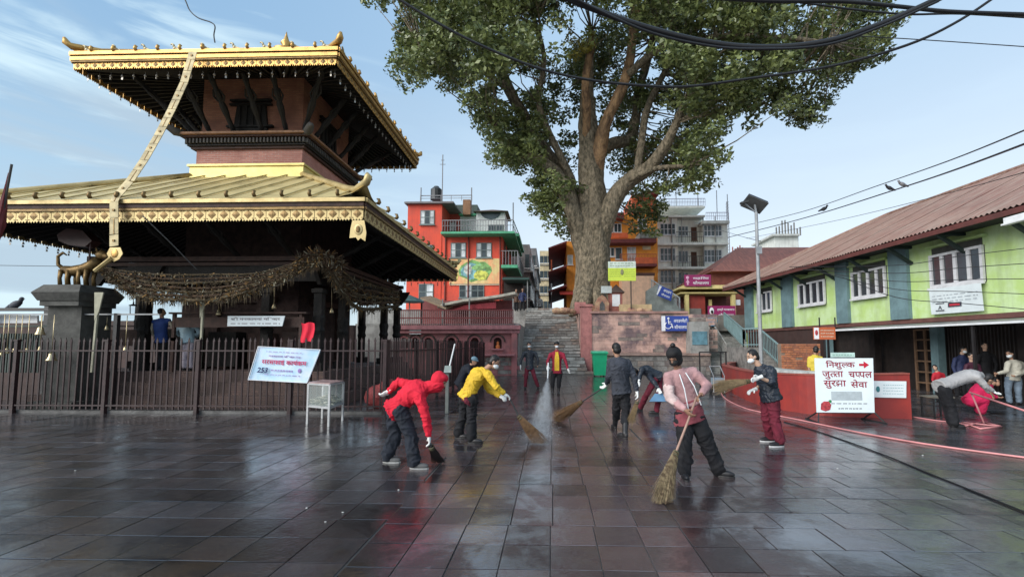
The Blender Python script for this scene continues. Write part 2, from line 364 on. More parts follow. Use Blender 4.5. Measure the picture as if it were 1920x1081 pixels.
def side(k, u, h, z):
    """point on side k (0 front, 1 right, 2 back, 3 left): u along the side, h out from the centre"""
    if k == 0: return Vector((CX+u, CY-h, z))
    if k == 1: return Vector((CX+h, CY+u, z))
    if k == 2: return Vector((CX-u, CY+h, z))
    return Vector((CX-h, CY-u, z))
ROT = [0, PI/2, PI, -PI/2]
def roof(he, ht, ze, zt, nrib, lift, pm, name):
    sw = he*2/nrib
    def zoff(u, h):      # the eave sweeps up towards the corners
        e = abs(u)/he; e2 = max(0, (e-.86)/.14)
        return lift*e2*e2*max(0, (h-ht)/(he-ht))**2
    def pt(k, u, t, dz=0, out=0):  # t 0 eave .. 1 top
        h = he + (ht-he)*t; z = ze + (zt-ze)*t
        return side(k, u, h+out, z+zoff(u, h)+dz)
    for k in range(4):
        for i in range(nrib):
            u0, u1 = -he+i*sw, -he+(i+1)*sw
            tmx = lambda u: min(1, max(0, (he-abs(u))/(he-ht)))
            a = MB(); ns = 5; ua, ub = u0, u1
            rows = []
            tt = max(tmx(ua), tmx(ub))
            for j in range(ns+1):
                t = tt*j/ns; lim = he + (ht-he)*t
                x0, x1 = max(ua, -lim), min(ub, lim)
                if x0 > x1: x0 = x1 = max(-lim, min(lim, (ua+ub)/2))
                xs = [x0, (x0+x1)/2, x1]
                rows.append([pt(k, x, t, dz=rnd.uniform(-.006, .006)) for x in xs])
            vv = [p for r in rows for p in r]
            ff = [(r*3+c, r*3+c+1, r*3+c+4, r*3+c+3) for r in range(ns) for c in range(2)]
            a.add(vv, ff); build('roof_panel', a, pm, temple, fixn=False)
        for i in range(nrib+1):
            u = -he+i*sw; u = max(-he+.06, min(he-.06, u)); t1 = min(1, (he-abs(u))/(he-ht))
            if t1 < .04: continue
            m2 = MB(); pts = [pt(k, u, t1*j/5, dz=.035, out=.02) for j in range(6)]
            m2.tube(pts, .024, 6); m2.mi = 1
            # upturned hook at the eave
            e = pts[0]; od = (side(k, u, 10, 0)-side(k, u, 9, 0))
            m2.tube([e, e+od*.05+Vector((0, 0, .05)), e+od*.03+Vector((0, 0, .13)), e-od*.03+Vector((0, 0, .15))], [.05, .05, .04, .015], 6)
            build('roof_rib', m2, [ROOFG, GOLDD] if name == 'low' else [GOLD, GOLD], temple, smooth=True)
    # hips
    for k in range(4):
        m2 = MB(); pts = []
        for j in range(9):
            t = j/8; h = he+(ht-he)*t; pts.append(side(k, h, h, ze+(zt-ze)*t+zoff(h, h)+.05))
        if name == 'low':
            d = (pts[0]-pts[1]).normalized(); tip = pts[0]
            curl = [tip+d*.10+Vector((0, 0, .12)), tip+d*.02+Vector((0, 0, .22))]
        else:
            d = (pts[0]-pts[1]).normalized(); tip = pts[0]
            curl = [tip+d*.12+Vector((0, 0, .10)), tip+d*.16+Vector((0, 0, .24))]
        m2.tube(list(reversed(curl))+pts, [.04, .10]+[.10]*9, 8)
        build('hip_ridge', m2, GOLDP if name == 'low' else GOLD, temple, smooth=True)
    return pt
ROOFG = mat('pale_roof_gilding', (.58, .47, .23), rough=.5, metal=.22, col2=(.36, .29, .14), mix=(.45, .75), scale=1.8)
ptL = roof(5.8, 1.98, 5.58, 7.62, 16, .34, ROOFG, 'low')
ptU = roof(4.15, .25, 10.72, 13.15, 12, .18, GOLD, 'up')
# fascias -------------------------------------------------------
def fascia_level(he, zb, zt, pw, moulding, drop, pm):
    for k in range(4):
        a, b = side(k, -he, he, 0), side(k, he, he, 0)
        for (z0, z1, o_, m2) in moulding:
            q = MB(); A, B = side(k, -he-o_, he+o_, (z0+z1)/2), side(k, he+o_, he+o_, (z0+z1)/2); q.beam(A, B, .10, z1-z0)
            build('eave_moulding', q, m2, temple)
    # embossed hanging plates: one mesh, many plates
    q = MB(); hw = pw/2*.96; hh = (zt-zb)
    poly = [(-hw, hh), (hw, hh), (hw, .05)]; nt_ = 4
    for i in range(nt_*2, 0, -1):
        poly.append((-hw+2*hw*(i-.5)/(nt_*2), 0 if i % 2 else .05))
    poly.append((-hw, .05))
    q.prism([(x, 0, z) for x, z in poly], (0, .012, 0))
    q.mi = 1
    c = hh*.56; s_ = min(hw, hh*.5)*.78
    q.add([(0, -.014, c), (s_, 0, c), (0, 0, c+s_), (-s_, 0, c), (0, 0, c-s_)], [(0, 2, 1), (0, 3, 2), (0, 4, 3), (0, 1, 4)])
    for sx_ in (-1, 1):
        for sz_ in (-1, 1):
            q.box((sx_*hw*.8, -.006, c+sz_*s_*.85), (.02, .02, .02))
    src = None; n_ = round(he*2/pw); st = he*2/n_
    for k in range(4):
        for i in range(n_):
            u = -he+st*(i+.5); p = side(k, u, he+.03, zb) - Vector((CX, CY, 0))
            if src is None:
                src = build('fascia_plate', q, [pm, GOLDD], None); src.parent = temple; src.location = p; src.rotation_euler = (0, 0, 0); src.name = 'fascia_plate'
            else: inst('fascia_plate', src, temple, p, (0, 0, ROT[k]))
fascia_level(5.72, 4.98, 5.30, .315, [(5.28, 5.34, .02, GOLDD), (5.36, 5.46, .0, WOOD2), (5.47, 5.57, .05, GOLDP)], .05, GOLDP)
fascia_level(4.08, 10.22, 10.44, .27, [(10.44, 10.48, .03, GOLDD), (10.49, 10.60, .05, GOLD), (10.61, 10.65, .02, GOLDD), (10.65, 10.76, .07, GOLD)], .05, GOLD)
# soffits with rafters
def soffit(he, hw, ze, zw, nr):
    q = MB()
    for k in range(4):
        q.add([side(k, -he, he, ze), side(k, he, he, ze), side(k, hw, hw, zw), side(k, -hw, hw, zw)], [(0, 1, 2, 3)])
        q.add([side(k, -he, he, ze+.12), side(k, he, he, ze+.12), side(k, hw, hw, zw+.12), side(k, -hw, hw, zw+.12)], [(0, 1, 2, 3)])
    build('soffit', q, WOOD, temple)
    q = MB()
    for k in range(4):
        for i in range(nr):
            u = -he*.98+he*1.96*(i+.5)/nr; ui = u*hw/he
            q.beam(side(k, u, he-.05, ze-.05), side(k, ui, hw, zw-.05), .07, .09)
    build('rafters', q, WOOD, temple, kind='stuff')
soffit(5.66, 2.1, 5.12, 6.9, 34)
soffit(4.02, 1.8, 10.38, 11.35, 30)
# wind bells under the eaves
q = MB(); q.tube([(0, 0, 0), (0, 0, -.07)], .004, 4); q.lathe((0, 0, -.14), [(.035, 0), (.03, .03), (.018, .06), (.006, .07)], 8); q.box((0, 0, -.20), (.045, .006, .07))
bell0 = None
for (he, z, n_, ks) in ((4.0, 10.24, 22, (0, 1, 2, 3)), (5.66, 5.0, 34, (2, 3))):
    for k in ks:
        for i in range(n_):
            p = side(k, -he+2*he*(i+.5)/n_, he-.1, z) - Vector((CX, CY, 0))
            if bell0 is None:
                bell0 = build('wind_bell', q, mat('dull_bell_metal', (.45, .42, .38), rough=.4, metal=.7, var=.2)); bell0.parent = temple; bell0.location = p
            else: inst('wind_bell', bell0, temple, p, (0, 0, rnd.uniform(0, 3)))
# gilded bird ornaments along the upper eave
q = MB(); q.ell((0, 0, .07), .06, .05, .06, n=8, k=6); q.tube([(-.03, 0, .09), (-.06, 0, .19), (-.11, 0, .22), (-.15, 0, .19)], [.035, .03, .025, .010], 6); q.tube([(.04, 0, .06), (.13, 0, .04), (.19, 0, .0)], [.04, .025, .01], 6)
b0 = None
for k in range(4):
    for i in range(9):
        p = side(k, -3.7+7.4*i/8, 4.1, 10.78) - Vector((CX, CY, 0))
        if b0 is None: b0 = build('ridge_ornament', q, mat('weathered_gilt', (.50, .42, .26), rough=.5, metal=.4), smooth=True); b0.parent = temple; b0.location = p
        else: inst('ridge_ornament', b0, temple, p, (0, 0, ROT[k]))
# gilded pinnacle
q = MB().lathe((CX, CY, 12.95), [(.55, 0), (.6, .15), (.35, .25), (.42, .4), (.45, .5), (.2, .62), (.12, .75), (.2, .85), (.1, 1.0), (.04, 1.2), (.01, 1.35)], 16)
build('pinnacle', q, GOLD, temple, smooth=True)
# upper storey
q = MB().bx(CX-1.88, CX+1.88, CY-1.88, CY+1.88, 8.05, 8.62); build('brick_band', q, BRK, temple)
q = MB().bx(CX-1.8, CX+1.8, CY-1.8, CY+1.8, 9.15, 11.6); build('upper_wall', q, BRKO, temple)
q = MB().bx(CX-2.0, CX+2.0, CY-2.0, CY+2.0, 7.5, 7.98); q.bx(CX-2.06, CX+2.06, CY-2.06, CY+2.06, 7.98, 8.05); q.bx(CX-2.06, CX+2.06, CY-2.06, CY+2.06, 7.55, 7.62)
build('gilt_base_band', q, GOLDY, temple)
for (h0, z0, z1, mm) in ((2.0, 8.62, 8.70, WOOD2), (2.08, 8.70, 8.74, WOOD), (1.98, 8.74, 8.96, WOOD), (2.22, 8.96, 9.02, WOOD2), (2.32, 9.02, 9.09, mat('pale_cornice_wood', (.30, .16, .09), rough=.7, var=.4, scale=6)), (2.16, 9.09, 9.16, WOOD)):
    build('cornice', MB().bx(CX-h0, CX+h0, CY-h0, CY+h0, z0, z1), mm, temple)
q = MB()
for k in range(4):
    for i in range(34):
        q.beam(side(k, -2.05+4.1*i/33, 1.9, 8.85), side(k, -2.05+4.1*i/33, 2.16, 8.85), .055, .16)
build('cornice_dentils', q, mat('grey_weathered_wood', (.075, .07, .065), rough=.8, var=.3), temple, kind='stuff')
def strut(k, u, h0, z0, h1, z1, du=0, w=.16):
    q = MB(); a, b = side(k, u, h0, z0), side(k, u+du, h1, z1); n_ = 9; d = b-a
    pts = [a+d*(i/n_) for i in range(n_+1)]; rr = [w*.42, w*.55, w*.4, w*.62, w*.72, w*.5, w*.66, w*.45, w*.6, w*.42]
    q.beam(a, b, w*.75, .10); q.tube(pts, rr, 7)
    s_ = (side(k, 1, 0, 0)-side(k, 0, 0, 0)); m_ = a+d*.55
    q.tube([m_-s_*w*.5, m_-s_*w*1.1+d*.08, m_-s_*w*.7+d*.2], [.04, .035, .02], 6); q.tube([m_+s_*w*.5, m_+s_*w*1.1+d*.08, m_+s_*w*.7+d*.2], [.04, .035, .02], 6)
    q.ell(a+d*.72, w*.55, w*.55, w*.65, n=8, k=6)
    return build('roof_strut', q, WOOD, temple, smooth=False)
for k in range(4):
    for u in (-1.35, -.5, .5, 1.35): strut(k, u, 1.98, 9.2, 3.15, 10.62, du=u*.12)
    strut(k, 1.95, 1.95, 9.2, 3.2, 10.7, du=1.25)
    # central carved window and blind window frame
    q = MB(); n0 = 1.8
    q.prism([side(k, -.62, n0, 9.2), side(k, .62, n0, 9.2), side(k, .5, n0, 10.3), side(k, -.5, n0, 10.3)], side(k, 0, n0+.10, 0)-side(k, 0, n0, 0))
    for zz in (9.22, 9.45, 10.25, 10.4): q.beam(side(k, -.85+(zz-9.2)*.1, n0+.10, zz), side(k, .85-(zz-9.2)*.1, n0+.10, zz), .12, .07)
    for uu in (-.36, -.12, .12, .36): q.beam(side(k, uu, n0+.13, 9.45), side(k, uu, n0+.13, 10.25), .03, .03)
    build('carved_window', q, WOOD, temple)
    # animal head at the cornice corner
    q = MB(); c = side(k, 2.25, 2.25, 9.1); o_ = (side(k, 1, 1, 0)-side(k, 0, 0, 0)).normalized()
    q.tube([c-o_*.2, c+o_*.1, c+o_*.3+Vector((0, 0, .1)), c+o_*.45+Vector((0, 0, .05))], [.13, .15, .11, .04], 8)
    q.tube([c+o_*.1, c+o_*.18+Vector((0, 0, .25))], [.05, .02], 6); build('corner_beast', q, mat('grey_weathered_wood', (.1, .1, .1)), temple, smooth=True)
    # small pagoda bells chain at soffit corner
# lower storey
PL = 1.0
q = MB().bx(CX-4.4, CX+4.4, CY-4.4, CY+4.4, -.02, .35); q.bx(CX-4.1, CX+4.1, CY-4.1, CY+4.1, .35, .7); q.bx(CX-3.9, CX+3.9, CY-3.9, CY+3.9, .7, PL)
build('plinth', q, BRKD, temple)
build('sanctum_wall', MB().bx(CX-2.0, CX+2.0, CY-2.0, CY+2.0, PL, 7.5), mat('dark_sanctum_brick', (.06, .035, .03), rough=.9, var=.5, scale=4), temple)  # sanctum wall in a darker tone than the brick above
for k in range(4):
    q = MB(); q.beam(side(k, -3.75, 3.5, 4.42), side(k, 3.75, 3.5, 4.42), .22, .14); q.beam(side(k, -3.7, 3.52, 4.26), side(k, 3.7, 3.52, 4.26), .16, .10)
    build('frieze_beam', q, WOOD2, temple)
    q = MB(); q.bx(0, 0, 0, 0, 0, 0); q = MB(); q.beam(side(k, -3.5, 3.46, 3.98), side(k, 3.5, 3.46, 3.98), .10, .50); build('carved_tympanum', q, WOOD, temple)
    for u in (-3.5, -1.9, 1.9) if k != 9 else ():
        q = MB(); b_ = side(k, u, 3.5, PL)
        q.box(b_+Vector((0, 0, .12)), (.42, .42, .24)); q.box(b_+Vector((0, 0, 1.35)), (.24, .24, 2.3)); q.lathe(b_+Vector((0, 0, 1.1)), [(.15, 0), (.19, .12), (.15, .24), (.19, .5), (.16, .6)], 10)
        q.box(b_+Vector((0, 0, 2.42)), (.34, .34, .12)); d_ = side(k, u+.55, 3.5, PL)-b_
        q.prism([b_-d_+Vector((0, 0, 3.2)), b_+d_+Vector((0, 0, 3.2)), b_+d_*.8+Vector((0, 0, 2.98)), b_+d_*.3+Vector((0, 0, 2.6)), b_-d_*.3+Vector((0, 0, 2.6)), b_-d_*.8+Vector((0, 0, 2.98))], (side(k, 0, 3.62, 0)-side(k, 0, 3.5, 0)))
        build('carved_column', q, WOOD, temple)
    for u in (-2.6, -.9, .9, 2.6): strut(k, u, 3.45, 4.5, 5.0, 5.35, du=0, w=.14)
    q = MB()   # tall carved doorway / lattice on the sanctum
    for u in (-.75, .75): q.beam(side(k, u, 2.06, PL), side(k, u, 2.06, 3.3), .18, .14)
    q.beam(side(k, -1.3, 2.07, 3.3), side(k, 1.3, 2.07, 3.3), .16, .2); q.beam(side(k, -1.1, 2.07, PL+.1), side(k, 1.1, 2.07, PL+.1), .16, .2)
    build('doorway', q, WOOD2, temple)
# low rails and panels between the columns, counter with shelf board on the right half of the front
q = MB(); q.beam(side(0, -3.4, 3.55, 2.0), side(0, -1.9, 3.55, 2.0), .12, .5); build('veranda_parapet', q, WOOD2, temple)
q = MB(); q.beam(side(0, -.7, 3.95, 2.72), side(0, 3.4, 3.95, 2.72), .22, .05); q.beam(side(0, -.6, 3.95, 2.45), side(0, 3.3, 3.95, 2.45), .06, .30); q.beam(side(0, -.6, 3.95, 1.9), side(0, -.6, 3.95, 2.7), .08)
q.beam(side(0, 3.2, 3.95, 1.0), side(0, 3.2, 3.95, 2.7), .08); q.beam(side(0, -.6, 3.95, 1.0), side(0, -.6, 3.95, 2.0), .08)
build('shelf_rail', q, WOOD2, temple)
for i, (u0, u1, z0, z1) in enumerate(((-.4, .5, 1.1, 2.2), (.9, 1.6, 1.2, 2.15), (2.0, 3.0, 1.2, 2.2), (-1.8, -.9, 1.0, 2.3))):
    q = MB(); q.beam(side(0, u0, 2.6, (z0+z1)/2), side(0, u1, 2.6, (z0+z1)/2), .5, z1-z0); build('shrine_cabinet', q, [WOOD, WOOD2, BRKD, WOOD][i], temple)
# gold hanging plaque under the near right corner
q = MB(); c = side(0, 5.62, 5.80, 4.97); s_ = .17
poly = [(-s_*.8, 0), (s_*.7, 0), (s_, -.3), (s_*.9, -.52), (s_*.3, -.44), (0, -.5), (-s_*.3, -.42), (-s_*1.1, -.44), (-s_, -.2)]
q.prism([c+Vector((x*1.2, 0, z*1.05)) for x, z in poly], (0, .02, 0)); q.ell(c+Vector((0, -.01, -.24)), .11, .02, .14); q.mi = 1; q.ell(c+Vector((0, -.03, -.24)), .06, .02, .09)
build('corner_plaque', q, [GOLDP, GOLDD], temple)
temple.scale = (.964, .964, .958)
# gilded banner strip of linked plates hanging from the upper roof
strip = thing('gilt_banner_strip', 'long gilded metal strip hanging from the upper roof edge down over the lower roof', 'banner', at(213, 470, 10.7))
path = [at(362, 97, 12.35), at(358, 112, 12.3), at(345, 155, 12.2), at(322, 205, 11.95), at(296, 255, 11.7), at(270, 300, 11.4), at(243, 340, 11.1), at(220, 366, 10.95), at(214, 378, 10.88), at(214, 410, 10.85), at(214, 440, 10.83), at(214, 462, 10.8)]
segs = []
for a, b in zip(path, path[1:]):
    n_ = max(1, round((b-a).length/.33))
    for i in range(n_): segs.append((a+(b-a)*(i/n_), a+(b-a)*((i+1)/n_)))
for i, (a, b) in enumerate(segs):
    w = .24 if i < len(segs)*.75 else .21
    q = MB(); q.beam(a, a+(b-a)*.96, w, .015, up=(0, -1, .4)); q.mi = 1; q.beam(a, a+(b-a)*.96, .02, .03, up=(0, -1, .4)) if i % 2 else q.box((a+b)/2+Vector((0, -.02, 0)), (.05, .02, .05))
    build('strip_plate', q, [mat('faded_gilt_plate', (.36, .30, .17), rough=.55, metal=.4, var=.4, scale=4), GOLDD], strip)
e = at(215, 475, 10.8)
q = MB(); q.prism([e+Vector((x, 0, z)) for x, z in ((-.13, .15), (.13, .15), (.2, 0), (.12, -.14), (0, -.2), (-.12, -.14), (-.2, 0))], (0, .02, 0)); q.mi = 1; q.ell(e, .09, .03, .11)
build('strip_pendant', q, [GOLDP, GOLD], strip)
q = MB(); q.tube([at(210, 484, 10.8), at(196, 494, 10.8), at(178, 508, 10.8)], [.06, .05, .05], 6); build('strip_tail', q, GOLDP, strip)
# ================================================================ terraces, stairs
PINK = mat('washed_red_plaster', (.42, .15, .15), rough=.8, var=.35, scale=1.6, bump=.2, col2=(.26, .12, .12), coord='pos')
PINKL = mat('rose_coping', (.46, .19, .20), rough=.7, var=.25, scale=3, coord='pos')
STONE = mat('grey_stair_stone', (.44, .43, .40), rough=.75, var=.5, scale=3.5, bump=.35, col2=(.24, .235, .22), coord='pos', spec=.5)
STONEM = mat('mid_grey_stone', (.27, .25, .23), rough=.8, var=.5, scale=3.5, bump=.35, coord='pos', col2=(.15, .14, .13))
STONEB = mat('brown_grey_stone', (.31, .25, .21), rough=.8, var=.5, scale=2.5, bump=.35, coord='pos', col2=(.16, .13, .12))
STONED = mat('dark_wet_stone', (.13, .125, .12), rough=.5, var=.5, scale=4, bump=.3, coord='pos')
OLDRED = mat('stained_red_wall', (.66, .42, .34), rough=.85, scale=.9, col2=(.17, .12, .125), mix=(.42, .60), bump=.3, coord='pos', detail=8)
OCHRE = mat('ochre_rubble', (.46, .30, .18), rough=.9, scale=3, col2=(.30, .14, .10), bump=.5, coord='pos')
WHITE = mat('white_paint', (.72, .73, .74), rough=.5, var=.12, scale=5)
CONC = mat('concrete', (.34, .33, .31), rough=.85, var=.35, scale=2, bump=.2, coord='pos')
DARK = mat('dark_iron', (.022, .020, .021), rough=.45, var=.3, scale=10, spec=.5)
def bricks_on(parent, o, u, n, w, h, bw, bh, m, name='wall_block', rnd_=None, cols=None, proud=.02, skip=.02):
    """masonry pieces set proud of a wall face, one object each"""
    u = Vector(u).normalized(); n = Vector(n).normalized(); o = Vector(o); r_ = rnd_ or rnd
    rows = max(1, round(h/bh)); bh = h/rows; src = {}
    for j in range(rows):
        x = -bw*.5*(j % 2)
        while x < w-.05:
            L_ = bw*r_.choice([.85, 1, 1, 1.15]); a, b = max(0, x), min(w, x+L_); x += L_
            if b-a < .08 or r_.random() < skip: continue
            mm = r_.choice(m) if isinstance(m, list) else m
            q = MB(); c = o+u*((a+b)/2)+Vector((0, 0, bh*(j+.5))); p_ = proud*r_.uniform(.5, 1.3)
            M = Matrix((u, -n, Vector((0, 0, 1)))).transposed()
            q.box(c, (b-a-.02, p_*2, bh-.02), M=M); build(name, q, mm, parent)
# terrain behind: one raised terrace body each side of the stair
struct('terrace', MB().bx(-9.2, -1.5, 21.3, 29, -.5, 2.7).bx(-12.4, -1.45, 29, 90, -.5, 3.98), CONC)
t = thing('niche_wall', 'rose painted wall with a row of arched shrine niches left of the central stairs', 'wall', (-3.5, 21, 0))
wl, wr = at(742, 640, 21).x, -1.56
def arch_wall(parent, x0, x1, y, z1, niches, m):
    # wall face with real openings: piers, sills and arch heads
    q = MB(); q.bx(x0, x1, y, y+.25, 0, niches[0][1]-.0); q.bx(x0, x1, y, y+.25, niches[0][2], z1)
    xs = x0
    for (cx, zb, zt, w) in niches:
        q.bx(xs, cx-w/2, y, y+.25, zb, zt); xs = cx+w/2
        r_ = w/2; zc = zt-r_
        for sgn in (-1, 1):
            pts = [Vector((cx+sgn*r_, y, zc))] + [Vector((cx+sgn*r_*math.cos(a), y, zc+r_*math.sin(a))) for a in [PI/2*i/6 for i in range(1, 7)]] + [Vector((cx+sgn*r_, y, zt))]
            q.prism(pts, (0, .25, 0))
    q.bx(xs, x1, y, y+.25, niches[0][1], niches[0][2]); build('wall', q, m, parent)
    build('niche_back', MB().bx(x0, x1, y+.252, y+.30, 0, z1), mat('dark_niche_red', (.09, .035, .03), var=.4, coord='pos'), parent)  # niche back is a darker red than the wall face
NX = [at(px, 630, 21).x for px in (757, 778, 803, 846, 890, 933)]
arch_wall(t, wl, wr, 21.0, 2.25, [(x, 1.55, 2.05, .38) for x in NX], PINK)
for x in NX:   # brick arch hoods and little sill
    q = MB(); q.tube([Vector((x+.33*math.cos(a), 20.985, 1.85+.33*math.sin(a))) for a in [PI*i/10 for i in range(11)]], .04, 6); build('arch_hood', q, BRKD, t)
    q = MB().bx(x-.28, x+.28, 20.90, 21.0, 1.48, 1.54); build('niche_sill', q, PINKL, t)
q = MB(); q.lathe((NX[-1], 21.12, 1.55), [(.10, 0), (.11, .1), (.06, .18), (.07, .26), (.02, .33)], 10); build('shrine_idol', q, mat('orange_idol', (.7, .2, .06)), t)
build('ledge', MB().bx(NX[-1]-.7, NX[-1]+.8, 20.72, 21.0, 1.22, 1.30), PINKL, t)
build('coping', MB().bx(wl, wr+.1, 20.86, 21.3, 2.25, 2.33).bx(wl, wr+.16, 20.78, 21.3, 2.42, 2.60).bx(wl, wr+.1, 20.88, 21.3, 2.33, 2.42), PINKL, t)
build('pilaster', MB().bx(wr-.25, wr, 20.88, 20.998, 0, 2.25), PINK, t)
build('return_wall', MB().bx(wr-.25, wr, 21.31, 29, 0, 2.72), PINK, t)
build('name_plate', MB().bx(at(768, 614, 20.9).x, at(790, 614, 20.9).x, 20.88, 20.9, 2.2, 2.4), WHITE, t)
bricks_on(t, (NX[-2]+.3, 20.998, 0), (1, 0, 0), (0, -1, 0), 2.2, 1.15, .42, .19, [STONEB, STONEM, PINK])
# central stairway: each riser course a step of its own
st = thing('stone_stairway', 'wide grey stone stairway climbing to the upper street left of the tree', 'stairs', (1.5, 21, 0))
NS = 26; X0, X1 = -1.54, 1.50
src_ = None
for i in range(NS):
    y = 21.0+8.0*i/NS; z = 4.0*(i+1)/NS; e = (.9 if i < 3 else .25 if i < 7 else 0)*(1-i*.08); e0 = .0 if i > 2 else .0
    xr = X1+e; n_ = 7; zb = 0 if i < 1 else 4.0*i/NS-.02
    q = MB().bx(X0, xr, y, 29.0 if i == NS-1 else y+.42, zb, z-.004); build('step', q, STONEM, st)
    if True:      # dressed treads, one block each
        x = X0
        while x < xr-.1:
            w = rnd.uniform(.38, .75) if i < 14 else rnd.uniform(.6, 1.1); b = min(xr, x+w)
            q = MB().bx(x+.008, b-.008, y-.035+rnd.uniform(-.01, .01), y+.30, z-rnd.uniform(.07, .13), z+rnd.uniform(.0, .014)); build('tread_stone', q, rnd.choice([STONE, STONEM, STONEB, CONC]), st); x = b
struct('upper_street', MB().bx(-1.44, 9.4, 29, 120, 3.5, 3.995).bx(9.4, 60, 26, 120, 2.5, 3.39), mat('street_dust', (.22, .20, .18), coord='pos'))
# right hand terraces
tr = thing('terrace_wall', 'long stained red retaining wall of the tree platform right of the stairs', 'wall', (6.2, 22, 0))
xe = at(1318, 640, 22.6).x
build('low_wall', MB().bx(X1+.95, xe, 21.6, 22.9, 0, 1.22), STONEB, tr)
build('low_coping', MB().bx(X1+.9, xe, 21.5, 22.95, 1.22, 1.32), mat('worn_kerb_stone', (.36, .24, .20), var=.4, scale=2, coord='pos'), tr)
build('wall', MB().bx(X1-.05+.55, at(1290, 600, 23).x, 23.0, 23.6, 1.0, 3.28), OLDRED, tr)
build('coping', MB().bx(X1+.45, at(1290, 600, 23).x, 22.9, 23.7, 3.28, 3.38), mat('worn_kerb_stone'and'worn_pink_coping', (.45, .25, .21), var=.4, scale=2, coord='pos'), tr)
build('end_pier', MB().bx(X1-.02, X1+.52, 22.95, 23.5, 0, 3.62).bx(X1-.07, X1+.57, 22.9, 23.55, 3.62, 3.74), mat('rose_pier', (.50, .20, .18), var=.3, coord='pos'), tr)
build('side_wall', MB().bx(X1+.0, X1+.35, 23.5, 29, 0, 3.6), OLDRED, tr)
bricks_on(tr, (X1+.97, 21.598, .02), (1, 0, 0), (0, -1, 0), xe-X1-1.0, 1.18, .62, .235, [STONEM, STONEB, STONEB, STONEM])
bricks_on(tr, (X1+.53, 22.998, 1.34), (1, 0, 0), (0, -1, 0), 6.2, 1.9, .55, .19, [OLDRED, OLDRED, OLDRED, STONEB], proud=.010, skip=.08)
struct('tree_platform', MB().bx(X1+.35, at(1290, 600, 23).x, 23.6, 34, -.2, 3.36), OCHRE)
# small shrines and rubble on the platform at the tree foot
def lowbox(name, label, px0, px1, pyt, pyb, Y, m, dep=.6, cat='ledge'):
    a, b = at(px0, pyb, Y), at(px1, pyt, Y); zb = 3.36
    return single(name, MB().bx(a.x, b.x, Y, Y+dep, zb, b.z), m, label, cat)
lowbox('stone_ledge', 'ochre stone ledge around the foot of the big tree', 1108, 1210, 572, 590, 24.6, OCHRE, 1.0)
lowbox('offering_platform', 'pale yellow offering platform beside the tree, right of the small brick shrine', 1162, 1222, 570, 588, 24.0, mat('pale_ochre', (.55, .40, .22), coord='pos'), .5, 'platform')
lowbox('red_block', 'rose painted block on the left end of the tree platform', 1078, 1098, 566, 585, 24.1, mat('rose_pier', (.5, .2, .18)), .5, 'block')
s_ = thing('small_shrine', 'small brick shrine with pointed roof and white panel standing by the tree trunk', 'shrine', at(1155, 575, 24.3)-Vector((0, 0, .3)))
a, b = at(1143, 575, 24.3), at(1167, 548, 24.3)
build('shrine_body', MB().bx(a.x, b.x, 24.3, 24.9, 3.36, b.z), mat('shrine_brick', (.36, .13, .10), coord='pos', var=.3, scale=5), s_)
build('shrine_roof', MB().prism([(a.x-.12, 24.2, b.z), (b.x+.12, 24.2, b.z), ((a.x+b.x)/2, 24.2, b.z+.42)], (0, .8, 0)), BRKD, s_)
build('white_panel', MB().bx(a.x+.14, b.x-.14, 24.28, 24.298, 3.75, b.z-.1), WHITE, s_)
s_ = thing('arched_niche_stone', 'ochre carved stone with arched niche at the foot of the tree', 'shrine', at(1129, 580, 23.9)-Vector((0, 0, .25)))
c = at(1129, 566, 23.9); q = MB(); q.prism([(c.x+x, 23.9, 3.36+z) for x, z in ((-.33, 0), (.33, 0), (.36, .5), (.2, .82), (0, .95), (-.2, .82), (-.36, .5))], (0, .3, 0)); build('stone_body', q, OCHRE, s_)
build('niche', MB().prism([(c.x+x, 23.88, 3.5+z) for x, z in ((-.13, 0), (.13, 0), (.13, .3), (0, .5), (-.13, .3))], (0, .019, 0)), STONED, s_)
for i, (px, py, sz) in enumerate(((1045, 572, .3), (1060, 580, .35), (1098, 574, .3), (1185, 574, .28), (1072, 570, .25), (1118, 576, .22), (1200, 578, .3), (1215, 574, .26))):
    c = at(px, py, 24.0); q = MB().ell((c.x, 23.95, 3.36+sz*.4), sz, sz*.6, sz*.55, n=9, k=6)
    for v in q.v: v += Vector(noise.noise_vector(v*3))*.06
    single('boulder', q, OCHRE, ['rounded ochre stone left of the tree foot', 'larger brown stone at the stair edge by the tree', 'stone just right of the rose block', 'stone right of the small brick shrine', 'small stone left of the rose block', 'small stone before the arched niche stone', 'stone near the right end of the platform', 'small stone at the right end of the platform'][i], 'stone', group='stones at the tree foot')
